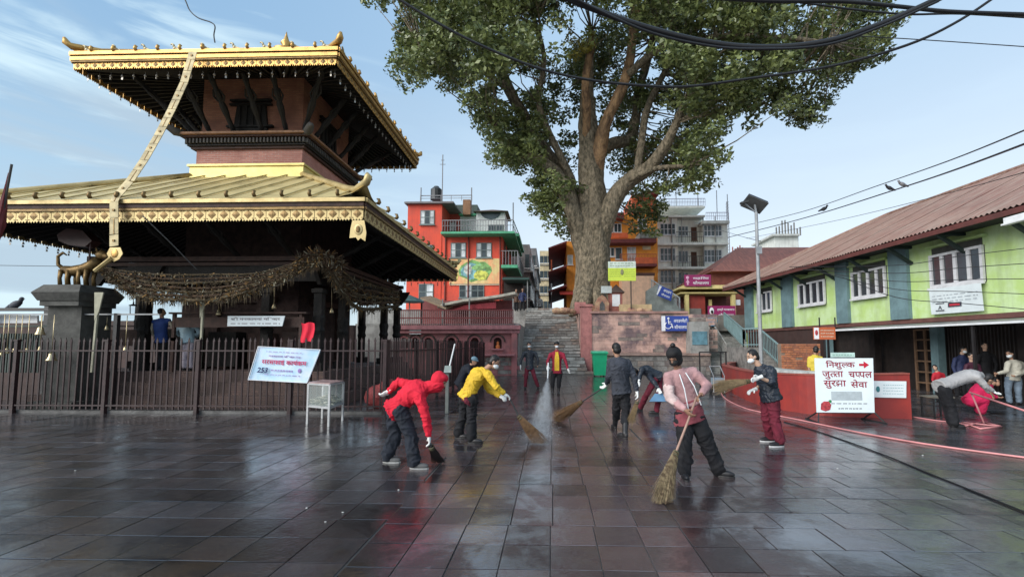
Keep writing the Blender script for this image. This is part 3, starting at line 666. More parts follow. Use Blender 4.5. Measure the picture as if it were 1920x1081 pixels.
# ================================================================ front railing
def railing(t, a, b, h, step, zb=.10, rail=(.20, 1.56), bw=.036, post=2.45, m=DARK):
    a, b = Vector(a), Vector(b); L_ = (b-a).length; n_ = int(L_/step); d = (b-a)/L_
    q = MB(); q.box((0, 0, h/2+zb/2), (bw, bw*.7, h-zb)); q.prism([(-bw*.9, -.008, h), (bw*.9, -.008, h), (0, -.008, h+.10)], (0, .016, 0))
    src = None; rz = math.atan2(d.y, d.x); o0 = root_loc(t)
    for i in range(n_+1):
        p = a+d*(i*step)-o0
        if src is None: src = build('bar', q, m); src.parent = t; src.location = p; src.rotation_euler = (0, 0, rz)
        else: inst('bar', src, t, p, (rnd.gauss(0, .007), rnd.gauss(0, .007), rz+rnd.gauss(0, .05)))
    for z in rail:
        q = MB(); q.beam(a+Vector((0, 0, z)), b+Vector((0, 0, z)), .05, .035); build('rail', q, m, t)
    n_ = max(1, round(L_/post))
    for i in range(n_+1):
        p = a+(b-a)*(i/n_); q = MB().box(p+Vector((0, 0, (h+.02)/2-.02)), (.085, .085, h+.06), rz=rz); q.box(p+Vector((0, 0, h+.03)), (.11, .11, .04), rz=rz); build('post', q, m, t)
MAROON = mat('dark_maroon_iron', (.035, .016, .017), rough=.45, var=.4, scale=8)
cor = Vector((gnd(722, 776).x, 11.3, 0))
f1 = thing('iron_railing', 'dark iron railing of upright pointed bars along the front of the temple', 'railing', (-9, 11.3, 0), group='iron railings round the temple')
railing(f1, (-15.9, 11.3, 0), cor, 1.79, .158, m=MAROON)
f2 = thing('iron_railing', 'dark iron railing running back beside the temple towards the stairs', 'railing', cor, group='iron railings round the temple')
railing(f2, cor+Vector((0, .15, 0)), (gnd(908, 705).x, 25.0, 0), 1.79, .135, m=MAROON)
single('railing_kerb', MB().bx(-15.9, cor.x+.1, 11.35, 11.55, -.02, .07), STONED, 'low dark stone kerb under the front railing', 'kerb')
# hoop behind railing: inner yard clutter
ys = struct('temple_yard', MB().bx(-17, cor.x-.15, 11.56, 26.2, -.03, .012), mat('yard_stone', (.07, .06, .06), rough=.3, var=.4, scale=2, coord='pos'))
bw = thing('boundary_wall', 'low dark brown boundary wall behind the temple yard at the left', 'wall', (-20, 20.2, 0))
build('wall', MB().bx(-60, CX-.3, 24, 24.3, -.02, 2.75).bx(-60, -19.4, 23.9, 24.4, 2.755, 3.0).bx(-16.3, -14.2, 23.9, 24.4, 2.755, 3.2), mat('dark_brown_wall', (.07, .04, .035), coord='pos', var=.4), bw)
bw = thing('dark_yard_screen', 'dark parapet just behind the railing at the far left', 'wall', (-20, 13.5, 0)); build('wall', MB().bx(-60, -15.0, 13.9, 14.2, -.02, 1.62), mat('dark_brown_wall', (.07, .04, .035)), bw)  # wall added to darken the view where the ground mirrors the sky
LEFT0 = set(COL.objects)
# ================================================================ corner pillar with gilded beast
pl = thing('stone_pillar', 'grey stone pillar with a wide capital behind the railing at the left', 'pillar', (at(142, 640, 10.8).x, 10.8, 0))
px_ = at(142, 640, 10.8).x
GST = mat('grey_pillar_stone', (.085, .083, .075), rough=.8, var=.4, scale=4, bump=.3)
build('shaft', MB().bx(px_-.41, px_+.41, 10.5, 11.25, 0, 2.62), GST, pl)
build('base', MB().bx(px_-.55, px_+.55, 10.28, 11.37, 0, .4), GST, pl)
build('capital', MB().bx(px_-.47, px_+.47, 10.36, 11.29, 2.62, 2.74).hexa([(px_-.5, 10.33, 2.74), (px_+.5, 10.33, 2.74), (px_+.5, 11.32, 2.74), (px_-.5, 11.32, 2.74), (px_-.58, 10.25, 2.92), (px_+.58, 10.25, 2.92), (px_+.58, 11.4, 2.92), (px_-.58, 11.4, 2.92)]).hexa([(px_-.58, 10.25, 2.925), (px_+.58, 10.25, 2.925), (px_+.58, 11.4, 2.925), (px_-.58, 11.4, 2.925), (px_-.45, 10.4, 3.12), (px_+.45, 10.4, 3.12), (px_+.45, 11.25, 3.12), (px_-.45, 11.25, 3.12)]), GST, pl)
bt = thing('gilded_beast_statue', 'tarnished gilded beast statue on top of the grey stone pillar', 'statue', (px_, 10.8, 3.12))
q = MB(); c = Vector((px_, 10.8, 3.12))
P_ = lambda x, y, z: c+Vector((x, y, z))
q.tube([P_(-.42, 0, .42), P_(-.2, 0, .38), P_(.05, 0, .42), P_(.28, 0, .52), P_(.42, 0, .68)], [.10, .13, .13, .13, .09], 10)
q.ell(P_(.5, 0, .78), .14, .10, .11); q.tube([P_(.58, 0, .76), P_(.72, 0, .72)], [.08, .045], 8)
q.tube([P_(-.45, 0, .45), P_(-.58, 0, .55), P_(-.6, 0, .75), P_(-.48, 0, .84), P_(-.38, 0, .78)], [.05, .04, .035, .03, .015], 6)
for x in (-.38, -.2, .08, .26):
    for y in (-.1, .1): q.tube([P_(x, y, .4), P_(x-.03, y, .2), P_(x, y, .0)], [.055, .04, .045], 6)
q.tube([P_(.44, .05, .85), P_(.42, .07, .95)], [.03, .01], 5); q.tube([P_(.44, -.05, .85), P_(.42, -.07, .95)], [.03, .01], 5)
build('beast_body', q, GOLDD, bt, smooth=True)
q = MB(); e0 = P_(-.15, .05, .95); q.prism([P_(-.62, -.05, 1.28), P_(-.38, -.05, 1.44), P_(.02, -.05, 1.38), P_(.28, -.05, 1.12), P_(.12, -.05, .98), P_(-.3, -.05, 1.02), P_(-.55, -.05, 1.12)], (0, .25, 0)); q.tube([P_(.2, 0, .5), P_(.2, 0, 1.15)], .02, 6)
single('leaf_canopy', q, mat('dark_red_lacquer', (.05, .018, .016), rough=.5), 'dark leaf-shaped canopy held above the gilded beast statue', 'canopy')
# far left: bar with bells, panel, pigeon, flag
br_ = thing('bell_stand', 'black horizontal bar stand with hanging temple bells at the far left', 'bell stand', (at(40, 640, 10.6).x, 10.6, 0))
a, b = at(-60, 580, 10.6), at(118, 580, 10.6)
build('top_beam', MB().beam(a, b, .12, .07), DARK, br_); build('second_beam', MB().beam(at(-60, 589, 10.6), at(300, 589, 10.6), .05, .03), mat('grey_pipe', (.3, .3, .3), rough=.4), br_)
for px in (-20, 106, 218): build('post', MB().beam((at(px, 600, 10.6).x, 10.62, 0), (at(px, 600, 10.6).x, 10.62, at(px, 578 if px < 200 else 587, 10.6).z), .09), DARK, br_)
BELL = mat('pale_brass_bell', (.62, .50, .30), rough=.32, metal=.8, var=.2)
for i, (px, py, r_, Y) in enumerate(((76, 618, .11, 10.55), (97, 666, .11, 10.2), (13, 656, .07, 10.3), (27, 655, .05, 10.3), (38, 656, .05, 10.3), (51, 655, .05, 10.3), (75, 652, .05, 10.3), (235, 653, .06, 10.6), (200, 613, .06, 10.9), (4, 662, .06, 10.2))):
    c = at(px, py, Y); q = MB().lathe(c-Vector((0, 0, r_*1.1)), [(r_, 0), (r_*.85, r_*.25), (r_*.62, r_*.8), (r_*.55, r_*1.4), (r_*.25, r_*1.8)], 12); q.tube([c+Vector((0, 0, r_*.6)), (c.x, c.y, 2.4 if i != 8 else 2.4)], .008, 5)
    single('temple_bell', q, BELL, ['large pale brass bell hanging under the black bar at far left', 'brass bell hanging low beside the grey pillar', 'first of the small brass bells in the row behind the left railing', 'second small brass bell in the row behind the left railing', 'third small brass bell in the row behind the left railing', 'fourth small brass bell in the row behind the left railing', 'small brass bell hanging left of the low bell by the pillar', 'small brass bell hanging over the railing right of the grey pillar', 'small pale bell hanging between the pillar and the first column', 'small brass bell at the very left edge behind the railing'][i], 'bell', group='brass bells behind the railing', smooth=True)
q = MB().prism([at(-50, 589.5, 10.75), at(70, 591, 10.75), at(70, 605, 10.75), at(-50, 606, 10.75)], (0, .04, 0)); single('white_panel_board', q, WHITE, 'long white board hanging under the black bar at the far left', 'board')
q = MB(); a = at(84, 561, 12); q.bx(a.x, at(106, 561, 12).x+.5, 12, 12.8, 0, a.z); single('dark_cabinet', q, DARK, 'tall dark box standing left of the grey stone pillar', 'cabinet')
q = MB()
for i in range(22):
    c = at(-20+i*4.6, 620, 11.4); q.beam((c.x, 11.4, 1.0), (c.x, 11.4, 2.0), .03)
q.beam(at(-40, 611, 11.4), at(90, 611, 11.4), .05); single('grille_screen', q, mat('grey_green_grille', (.08, .10, .09)), 'grey grille of thin upright bars behind the bells at far left', 'grille')
def pigeon(px, py, Y, label, sc=1, m=None, flip=1, group='birds perched on wires and rails', cat='bird'):
    c = at(px, py, Y); q = MB(); M = Matrix.Rotation(R(-28)*flip, 3, 'Y')
    q.ell(c+Vector((0, 0, .09*sc)), .12*sc, .06*sc, .065*sc, M=M, n=10, k=7)
    q.tube([c+Vector((.07*flip*sc, 0, .12*sc)), c+Vector((.10*flip*sc, 0, .17*sc)), c+Vector((.11*flip*sc, 0, .19*sc))], [.045*sc, .03*sc, .035*sc], 8); q.ell(c+Vector((.115*flip*sc, 0, .20*sc)), .036*sc, .032*sc, .034*sc, n=8, k=6)
    q.tube([c+Vector((.14*flip*sc, 0, .20*sc)), c+Vector((.18*flip*sc, 0, .19*sc))], [.012*sc, .003], 5)
    q.tube([c+Vector((-.08*flip*sc, 0, .06*sc)), c+Vector((-.20*flip*sc, 0, .0))], [.045*sc, .02*sc], 6)
    for s2 in (-1, 1): q.tube([c+Vector((.0, s2*.025*sc, .05*sc)), c+Vector((.0, s2*.025*sc, 0))], .007*sc, 4)
    return single('pigeon', q, m or mat('pigeon_grey', (.07, .075, .09)), label, cat, loc=c, group=group, smooth=True)
pigeon(28, 580, 10.6, 'dark pigeon perched on the black bar at the far left', 1.3)
q = MB(); a, b = at(-8, 470, 9.4), at(22, 308, 9.4); q.tube([(a.x, 9.4, 0), a, b], .022, 8)
fp = thing('flag_pole', 'leaning dark pole with a furled dark red flag at the left edge', 'flag', (a.x, 9.4, 0)); build('pole', q, DARK, fp)
q = MB(); pts = [b+(a-b)*t for t in (.1, .3, .5, .7, .9)]; q.tube([p+Vector((-.03, 0, 0)) for p in pts], [.01, .03, .06, .08, .04], 9, jit=lambda i, j: 1+.35*math.sin(j*2.3+i)); build('furled_flag', q, mat('dark_red_cloth', (.16, .03, .035)), fp)
def rescale(objs, k):
    for o in objs:
        if o.parent is None and o.type in ('MESH', 'EMPTY'): C_ = Vector((0, 0, CAMZ)); o.location = C_+(o.location-C_)*k; o.scale = (k, k, k)
rescale(set(COL.objects)-LEFT0, 1.115)
# ================================================================ green building
GX = 13.57
gb = thing('green_building', 'long lime green building with blue-grey pilasters and a rusty corrugated roof on the right', 'building', (GX+3, 18, 0))
LIME = mat('lime_paint', (.50, .64, .34), rough=.8, var=.14, scale=1.4, bump=.12, coord='pos', col2=(.42, .57, .20))
BLUEG = mat('blue_grey_paint', (.15, .24, .26), rough=.75, var=.25, scale=2, coord='pos')
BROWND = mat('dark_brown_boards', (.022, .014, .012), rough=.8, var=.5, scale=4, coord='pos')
build('upper_wall', MB().bx(GX, GX+9.4, 5, 27, 2.68, 5.62), LIME, gb)
build('end_wall_strip', MB().bx(GX-.02, GX+9.42, 27.003, 27.05, 0, 5.6), LIME, gb)
build('floor_band', MB().bx(GX-.06, GX+9.4, 5, 27.06, 2.52, 2.68), mat('red_brown_band', (.14, .06, .05), coord='pos'), gb)
def pil(y0, y1): build('pilaster', MB().bx(GX-.13, GX-.002, y0, y1, 2.685, 5.6), BLUEG, gb)
for y0, y1 in ((26.1, 27.0), (22.2, 23.1), (18.3, 19.0), (15.35, 16.15), (8.0, 8.8)): pil(y0, y1)
# corrugated roof: strips follow the slope, hipped far end
RUST = mat('rusty_corrugated_iron', (.34, .245, .20), rough=.55, metal=.15, scale=1.3, stretch=(.5, 4.5, .5), col2=(.24, .12, .095), bump=.15, coord='pos', mix=(.35, .65), detail=8)
ex, ez, rx_, rz_ = GX-1.0, 5.52, GX+4.9, 8.80
def roofz(x): return ez+(rz_-ez)*(x-ex)/(rx_-ex)
yA, yB = 4.5, 27.9; sw = .9; y = yA; k = 0
while y < yB-.01:
    y2 = min(yB, y+sw); q = MB(); nu = 12
    hipx = lambda yy: rx_ if yy < yB-5.9 else max(ex+.02, ex+(yB-yy))
    def fn(u, v, y=y, y2=y2): 
        yy = y+(y2-y)*u; x = ex+(hipx(yy)-ex)*v
        return (x, yy, roofz(x)+.028*math.cos(u*2*PI*6)+(.012 if k % 2 else 0))
    q.sheet(fn, 36, 3); build('roof_sheet', q, RUST, gb, smooth=False, fixn=False); y = y2; k += 1
q = MB(); q.add([(rx_, yA, rz_), (rx_, yB-5.9, rz_), (rx_+5.9, yB, ez), (rx_+5.9, yA, ez)], [(0, 1, 2, 3)]); q.add([(ex, yB, ez), (rx_, yB-5.9, rz_), (rx_+5.9, yB, ez)], [(0, 1, 2)]); build('rear_roof', q, RUST, gb)
build('ridge_cap', MB().tube([(rx_, yA, rz_+.03), (rx_, yB-5.9, rz_+.03), (ex, yB, ez+.05)], .09, 8), RUST, gb)
build('eave_board', MB().bx(ex-.02, ex+.02, yA, yB, ez-.20, ez-.04), mat('maroon_board', (.12, .035, .03), coord='pos'), gb)
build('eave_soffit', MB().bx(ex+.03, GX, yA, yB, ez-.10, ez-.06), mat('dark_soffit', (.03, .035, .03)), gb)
y = 5.6; j = 0
while y < 27.4:
    q = MB(); q.beam((GX-.01, y, 4.75), (GX-.9, y, 5.36), .10, .10); q.beam((GX-.01, y, 5.36), (GX-.95, y, 5.36), .09, .09); build('eave_bracket', q, mat('black_green_wood', (.02, .035, .032)), gb); y += 1.93
WF = mat('white_window_frame', (.62, .62, .64), rough=.5, var=.15, scale=6, coord='pos')
GLASS = mat('dark_window_glass', (.035, .045, .055), rough=.12, var=.4, scale=1.5, spec=.8, coord='pos')
def window(parent, y0, y1, z0, z1, n_, x=GX, hood=True):
    w = thing_part = build('window', MB().bx(x-.03, x-.004, y0, y1, z0, z1), mat('window_recess', (.03, .03, .03)), parent)
    f = MB(); t_ = .085
    f.bx(x-.11, x-.032, y0, y0+t_, z0, z1); f.bx(x-.11, x-.032, y1-t_, y1, z0, z1); f.bx(x-.11, x-.032, y0+t_, y1-t_, z0, z0+t_); f.bx(x-.11, x-.032, y0+t_, y1-t_, z1-t_, z1)
    for i in range(1, n_): yy = y0+(y1-y0)*i/n_; f.bx(x-.10, x-.033, yy-.05, yy+.05, z0+t_, z1-t_)
    f.bx(x-.098, x-.034, y0+t_, y1-t_, z0+(z1-z0)*.0+.001+t_, z0+t_+.03)
    build('frame', f, WF, w); f = MB()
    for i in range(n_):
        a = y0+(y1-y0)*i/n_+.06; b = y0+(y1-y0)*(i+1)/n_-.06
        pn = MB().add([(x-.05, a, z0+t_), (x-.05, b, z0+t_), (x-.055, b, z1-t_), (x-.055, a, z1-t_)], [(0, 1, 2, 3)]); build('pane', pn, GLASS, w)
    if hood: build('lintel', MB().bx(x-.16, x-.004, y0-.1, y1+.1, z1+.26, z1+.33), LIME, w); build('transom', MB().bx(x-.03, x-.004, y0+.05, y1-.05, z1+.001, z1+.24), mat('dark_transom', (.06, .06, .055)), w)
    build('sill', MB().bx(x-.16, x-.112, y0-.05, y1+.05, z0-.06, z0+.02), WF, w)
for (y0, y1, n_) in ((24.1, 25.6, 3), (19.75, 21.7, 4), (16.35, 18.1, 4), (12.75, 14.5, 4), (9.1, 10.9, 4)): window(gb, y0, y1, 3.70, 4.88, n_)
# ground floor: recessed dark shop front
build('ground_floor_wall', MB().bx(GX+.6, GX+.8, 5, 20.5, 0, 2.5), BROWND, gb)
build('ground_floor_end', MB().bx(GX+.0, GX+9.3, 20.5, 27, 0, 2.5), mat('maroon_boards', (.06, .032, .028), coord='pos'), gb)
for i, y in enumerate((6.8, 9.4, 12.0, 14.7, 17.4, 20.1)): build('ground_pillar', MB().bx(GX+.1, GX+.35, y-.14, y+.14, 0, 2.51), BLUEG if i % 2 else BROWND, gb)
t_ = thing('window_gate', 'tall timber glazed door frame and grille in the dark shop front', 'gate', (GX+.5, 15.6, 0))
for y in (14.95, 15.35, 15.75): build('stile', MB().bx(GX+.36, GX+.42, y-.035, y+.035, 0, 2.3), mat('brown_gate_wood', (.17, .10, .06)), t_)
for z in (.3, .7, 1.1, 1.5, 1.9, 2.28): build('rail', MB().bx(GX+.365, GX+.415, 14.99, 15.72, z-.03, z+.03), mat('brown_gate_wood', (.17, .10, .06)), t_)
for i in range(26): build('grille_bar', MB().bx(GX+.42, GX+.44, 12.2+i*.105, 12.22+i*.105, .05, 2.3), mat('grille_iron', (.05, .045, .045)), t_)
# awning
aw = thing('awning', 'thin sheet metal awning running along the shop fronts of the green building', 'awning', (GX-.6, 13, 2.4))
AL = mat('grey_roof_sheet', (.30, .30, .29), rough=.5, metal=.3, var=.4, scale=2, coord='pos')
y = 5.0
while y < 17.6:
    y2 = min(y+1.8, 17.8); q = MB(); q.hexa([(GX-1.55, y, 2.34), (GX-.07, y, 2.47), (GX-.07, y2-.02, 2.47), (GX-1.55, y2-.02, 2.34), (GX-1.55, y, 2.37), (GX-.07, y, 2.50), (GX-.07, y2-.02, 2.50), (GX-1.55, y2-.02, 2.37)]); build('awning_sheet', q, AL, aw); y = y2
build('edge_rail', MB().beam((GX-1.56, 5, 2.31), (GX-1.56, 17.8, 2.31), .05, .06), WHITE, aw)
for y in (7, 11.8, 17.6): build('support', MB().beam((GX-1.5, y, 0), (GX-1.5, y, 2.3), .06), DARK, aw)
# notice banner on the wall
nb = thing('notice_banner', 'white printed notice banner hung under the third window of the green building', 'banner', (GX-.2, 13.5, 2.8))
q = MB().prism([(GX-.20, 14.45, 3.66), (GX-.20, 12.75, 3.66), (GX-.16, 12.75, 2.78), (GX-.16, 14.45, 2.78)], (.015, 0, 0)); build('banner_sheet', q, mat('pale_vinyl', (.62, .68, .70), rough=.5, var=.08), nb)
INK = mat('dark_print', (.04, .04, .06)); REDP = mat('red_print', (.45, .03, .05)); 
u_, v_ = Vector((0, -1, 0)), Vector((.045, 0, .999)).normalized()
def strokes(mb, c, u, v, w, h, rows, r_, gap=.45):
    """unreadably small print: short broken strokes in rows"""
    u = Vector(u).normalized(); v = Vector(v).normalized(); n = u.cross(v); c = Vector(c)+n*.004
    for j in range(rows):
        x = -w/2; yy = h/2-h*(j+.5)/rows; hh = h/rows*gap
        while x < w/2:
            L_ = min(r_.uniform(.04, .16)*w, w/2-x)
            p = c+u*x+v*yy; e = u*(L_*.82)
            mb.add([p, p+e, p+e+v*hh*.3, p+v*hh*.3], [(0, 1, 2, 3)])
            k = max(2, int(L_/(hh*.9)))
            for i in range(k):
                p2 = p+e*((i+.3)/k)-v*hh*.5; mb.add([p2, p2+u*hh*.22, p2+u*hh*.22+v*hh*.55, p2+v*hh*.55], [(0, 1, 2, 3)])
            x += L_+.02*w
q = MB(); strokes(q, (GX-.195, 13.6, 3.35), u_, v_, 1.5, .42, 4, rnd, .4); build('print', q, mat('grey_print', (.30, .34, .38)), nb, fixn=False, kind='stuff')
q = MB(); lettering(q, 'A', (GX-.185, 14.1, 3.0), u_, v_, h=.14); q.prism([Vector((GX-.19, 14.1, 3.0))+u_*x+v_*z for x, z in ((-.15, -.12), (.15, -.12), (.15, -.09), (-.15, -.09))], (-.003, 0, 0)); q.prism([Vector((GX-.19, 14.1, 3.0))+u_*x+v_*z for x, z in ((-.15, .12), (.15, .12), (.15, .15), (-.15, .15))], (-.003, 0, 0)); build('emblem', q, INK, nb, fixn=False)
q = MB(); q.prism([Vector((GX-.19, 13.6, 3.04))+u_*x+v_*z for x, z in ((-.22, -.05), (.22, -.05), (.22, .09), (-.22, .09))], (-.004, 0, 0)); build('red_logo', q, INK, nb); q = MB(); q.prism([Vector((GX-.195, 13.6, 3.04))+u_*x+v_*z for x, z in ((-.17, -.02), (.17, -.02), (.17, .05), (-.17, .05))], (-.004, 0, 0)); build('red_logo', q, REDP, nb)
q = MB(); c = at(1908, 408, 11.6); q.box(c, (.12, .6, .14)); q.box(c+Vector((-.03, 0, -.1)), (.15, .66, .04)); fx = thing('wall_lamp', 'white box lamp fixed under the eaves at the right edge', 'lamp', c); build('lamp_housing', q, WHITE, fx)
_rg = Matrix.Rotation(R(3.86), 3, 'Z')      # the green building stands slightly askew to the square
for o_ in (gb, aw, t_, nb): o_.location = _rg @ Vector((o_.location.x*1.085, o_.location.y*1.085, o_.location.z)); o_.rotation_euler = (0, 0, R(3.86)); o_.scale = (1.085, 1.085, 1)
# ================================================================ red-roofed neighbour, portal, right stairs
nr = thing('red_roof_house', 'brick house with a red corrugated hip roof behind the green building', 'house', (17, 33, 3.4))
a, b = at(1330, 512, 31), at(1425, 500, 31)
build('wall', MB().bx(a.x+.3, 24, 31.4, 38, 3.4, 6.9), mat('red_brick_plain', (.33, .10, .07), coord='pos'), nr)
q = MB(); x0 = a.x; q.hexa([(x0, 30.6, 6.6), (26, 30.6, 6.6), (26, 39, 6.6), (x0, 39, 6.6), (x0+3.4, 34.5, 9.0), (26, 34.5, 9.0), (26, 35, 9.0), (x0+3.4, 35, 9.0)]); build('roof', q, mat('red_corrugated', (.52, .18, .12), rough=.6, var=.3, scale=2, stretch=(4, .4, 1), coord='pos'), nr)
po = thing('yellow_portal', 'small building with yellow concrete roof slab and posts around dark red doors', 'building', (at(1330, 600, 29).x, 29.5, 3.4))
YEL = mat('cream_yellow_paint', (.72, .58, .24), rough=.7, var=.15, coord='pos'); DR = mat('dark_red_paint', (.33, .045, .03), rough=.6, var=.2, coord='pos')
X = lambda px, Y=29: at(px, 600, Y).x
Z = lambda py, Y=29: at(1330, py, Y).z
build('roof_slab', MB().hexa([(X(1270), 28.4, Z(543)), (X(1388), 28.4, Z(543)), (X(1388), 32, Z(543)), (X(1270), 32, Z(543)), (X(1278), 28.5, Z(536)), (X(1380), 28.5, Z(536)), (X(1380), 32, Z(536)), (X(1278), 32, Z(536))]).bx(X(1275), X(1385), 28.7, 32, Z(551), Z(548)), YEL, po)
for px in (1284, 1371): build('post', MB().bx(X(px), X(px+7), 28.8, 29.05, 3.38, Z(550)), YEL, po)
build('back_wall', MB().bx(X(1284), X(1380), 30.5, 30.7, 3.38, 5.6), mat('maroon_wall', (.16, .05, .04), coord='pos'), po)
build('red_door', MB().bx(X(1292), X(1324), 29.1, 29.2, 3.38, Z(553)), DR, po)
build('doorway', MB().bx(X(1334), X(1340), 29.4, 29.5, 3.38, Z(560)), YEL, po)
build('poster', MB().bx(X(1379), X(1388), 28.9, 28.93, Z(572), Z(562)), WHITE, po)
build('parapet', MB().bx(X(1325), X(1392), 28.6, 28.75, 3.38, Z(597)), mat('pale_blue_wall', (.40, .50, .50), coord='pos'), po)
rs = thing('side_stairway', 'narrow stone stairway at the right leading up to the yellow portal', 'stairs', (X(1370, 24), 22, 0))
# upper flight rises to the back; lower flight in front
for i in range(9):
    y = 21.6+i*.30; z = .155*(i+1); q = MB().bx(at(1318-i*1.2, 640, 22).x, at(1478-i*6, 640, 22).x, y, y+.36 if i < 8 else 25.2, 0 if i == 0 else z-.16, z); build('step', q, STONE, rs)
for i in range(13):
    y = 25.0+i*.30; z = 1.395+.155*(i+1); q = MB().bx(at(1330, 640, 25).x, at(1420, 640, 25).x-.15*i*.6, y, y+.36 if i < 12 else 31, z-.16 if i else 0, z); build('step', q, STONE, rs)
RB = mat('teal_grey_railing', (.22, .33, .34), rough=.5, var=.2, coord='pos')
def stair_rail(name, label, pts, grp, h=.95, m=RB):
    t = thing(name, label, 'railing', pts[0], group=grp)
    for a, b in zip(pts, pts[1:]):
        a, b = Vector(a), Vector(b); up = Vector((0, 0, h)); build('handrail', MB().beam(a+up, b+up, .06), m, t); build('bottom_rail', MB().beam(a+Vector((0, 0, .12)), b+Vector((0, 0, .12)), .04), m, t)
        n_ = max(2, int((b-a).length/.16))
        for i in range(n_+1):
            p = a+(b-a)*(i/n_); build('baluster', MB().beam(p, p+up, .05 if i in (0, n_) else .022), m, t)
    return t
P1 = at(1358, 612, 31); P2 = at(1394, 650, 24.5); P3 = at(1424, 650, 23.6); P4 = at(1484, 706, 20.5)
stair_rail('stair_railing', 'teal-grey railing stepping down the right side of the side stairway', [P1, P2, P3, P4], 'railings on the side stairs')['noscale'] = 1
ld = thing('stair_landing', 'concrete stair landing with steps down behind the low red wall and lamp post', 'stairs', (P2.x, 24, 0)); ld['noscale'] = 1
build('landing', MB().bx(P2.x-.25, P3.x+.15, 23.4, 26.5, 0, P2.z-.02), STONEM, ld)
for i in range(9): f_ = (i+1)/10; a_ = P3.lerp(P4, f_); build('step', MB().bx(a_.x-.7, a_.x+.35, a_.y+.1, a_.y+1.6, 0, a_.z-.02), STONEM, ld)
stair_rail('stair_railing', 'thin grey handrail down the left side of the side stairway', [at(1336, 628, 26), at(1362, 672, 22.5)], 'railings on the side stairs', h=.7, m=STONE)
bx_ = thing('painted_block', 'grey concrete block with a painted blue square beside the side stairs', 'block', (at(1312, 690, 22.3).x, 22.3, 0))
build('block_body', MB().bx(at(1294, 640, 22.3).x, at(1328, 640, 22.3).x, 22.2, 25, 0, at(1312, 603, 22.3).z), CONC, bx_)
build('blue_square', MB().bx(at(1298, 640, 22.2).x, at(1326, 640, 22.2).x, 22.17, 22.198, at(1312, 646, 22.3).z, at(1312, 621, 22.3).z), mat('faded_blue_paint', (.13, .27, .33), coord='pos', var=.4, scale=3), bx_)
stair_rail('stair_railing', 'pale diagonal railing of the ramp behind the blue sign', [at(1222, 560, 31), at(1275, 598, 28)], 'railings on the side stairs', h=1.3, m=mat('pale_pipe', (.45, .48, .48)))
# concrete ramp wall with diagonal top behind blue sign
q = MB().prism([at(1212, 596, 27.5), at(1290, 604, 27.5), at(1262, 560, 27.5), at(1232, 532, 27.5), at(1212, 545, 27.5)], (0, .3, 0)); single('ramp_wall', q, mat('grey_green_concrete', (.26, .29, .27), coord='pos', var=.35, scale=2), 'grey-green concrete ramp wall behind the tilted blue sign', 'wall')
bk = thing('brick_store', 'orange brick wall of a small store under the end of the green building', 'wall', (at(1500, 690, 19).x, 19, 0))
x0, x1 = at(1466, 690, 19).x, at(1540, 690, 19).x; z1 = at(1500, 644, 19).z
OB = mat('orange_brick', (.52, .19, .09), rough=.85, var=.3, scale=6, coord='pos'); OB2 = mat('orange_brick_dark', (.38, .14, .08), rough=.85, var=.3, scale=6, coord='pos')
build('mortar_core', MB().bx(x0, x1, 19.02, 19.3, 0, z1), mat('mortar', (.28, .2, .15), coord='pos'), bk)
bricks_on(bk, (x0, 19.02, .65), (1, 0, 0), (0, -1, 0), x1-x0, z1-.65, .23, .09, [OB, OB, OB2], name='brick')
# ================================================================ houses on the upper street
LGL = mat('pale_pane', (.72, .76, .78), rough=.25, var=.5, scale=1.2, spec=.6, coord='pos')
DGL = mat('dark_pane', (.06, .08, .09), rough=.2, var=.5, scale=1.2, spec=.6, coord='pos')
GRF = mat('grey_green_frame', (.16, .20, .20), rough=.6)
MARR = mat('maroon_roofing', (.22, .05, .05), rough=.6, var=.3, coord='pos')
def fwin(parent, px0, px1, py0, py1, Y, nx=3, ny=2, fm=None, gm=None, name='window'):
    a, b = at(px0, py1, Y), at(px1, py0, Y); z0, z1 = a.z, b.z; x0, x1 = a.x, b.x; t_ = .05 if nx*ny > 1 else .04
    q = MB().bx(x0, x1, Y-.05, Y-.004, z0, z0+t_).bx(x0, x1, Y-.05, Y-.004, z1-t_, z1).bx(x0, x0+t_, Y-.05, Y-.004, z0+t_, z1-t_).bx(x1-t_, x1, Y-.05, Y-.004, z0+t_, z1-t_)
    for i in range(1, nx): xx = x0+(x1-x0)*i/nx; q.bx(xx-.03, xx+.03, Y-.045, Y-.005, z0+t_, z1-t_)
    w = build(name, q, fm or GRF, parent)
    for j in range(1, ny): zz = z0+(z1-z0)*j/ny; build('glazing_bar', MB().bx(x0+t_, x1-t_, Y-.055, Y-.046, zz-.025, zz+.025), fm or GRF, w)
    for i in range(nx):
        xa, xb = x0+(x1-x0)*i/nx+.04, x0+(x1-x0)*(i+1)/nx-.04
        build('pane', MB().bx(xa, xb, Y-.03, Y-.006, z0+t_, z1-t_), (gm[i % len(gm)] if isinstance(gm, list) else gm) or DGL, w)
    build('window_sill', MB().bx(x0-.06, x1+.06, Y-.14, Y-.056, z0-.08, z0-.01), fm or GRF, w)
    return w
def fbox(px0, px1, pyt, Y, dep, zb=3.95):
    a, b = at(px0, pyt, Y), at(px1, pyt, Y); return MB().bx(a.x, b.x, Y, Y+dep, zb, a.z)
def slab(px0, px1, pyt, pyb, Y, out=.5, dep=.5):
    a, b = at(px0, pyb, Y-out), at(px1, pyt, Y-out); return MB().bx(a.x, b.x, Y-out, Y+dep, a.z, b.z)
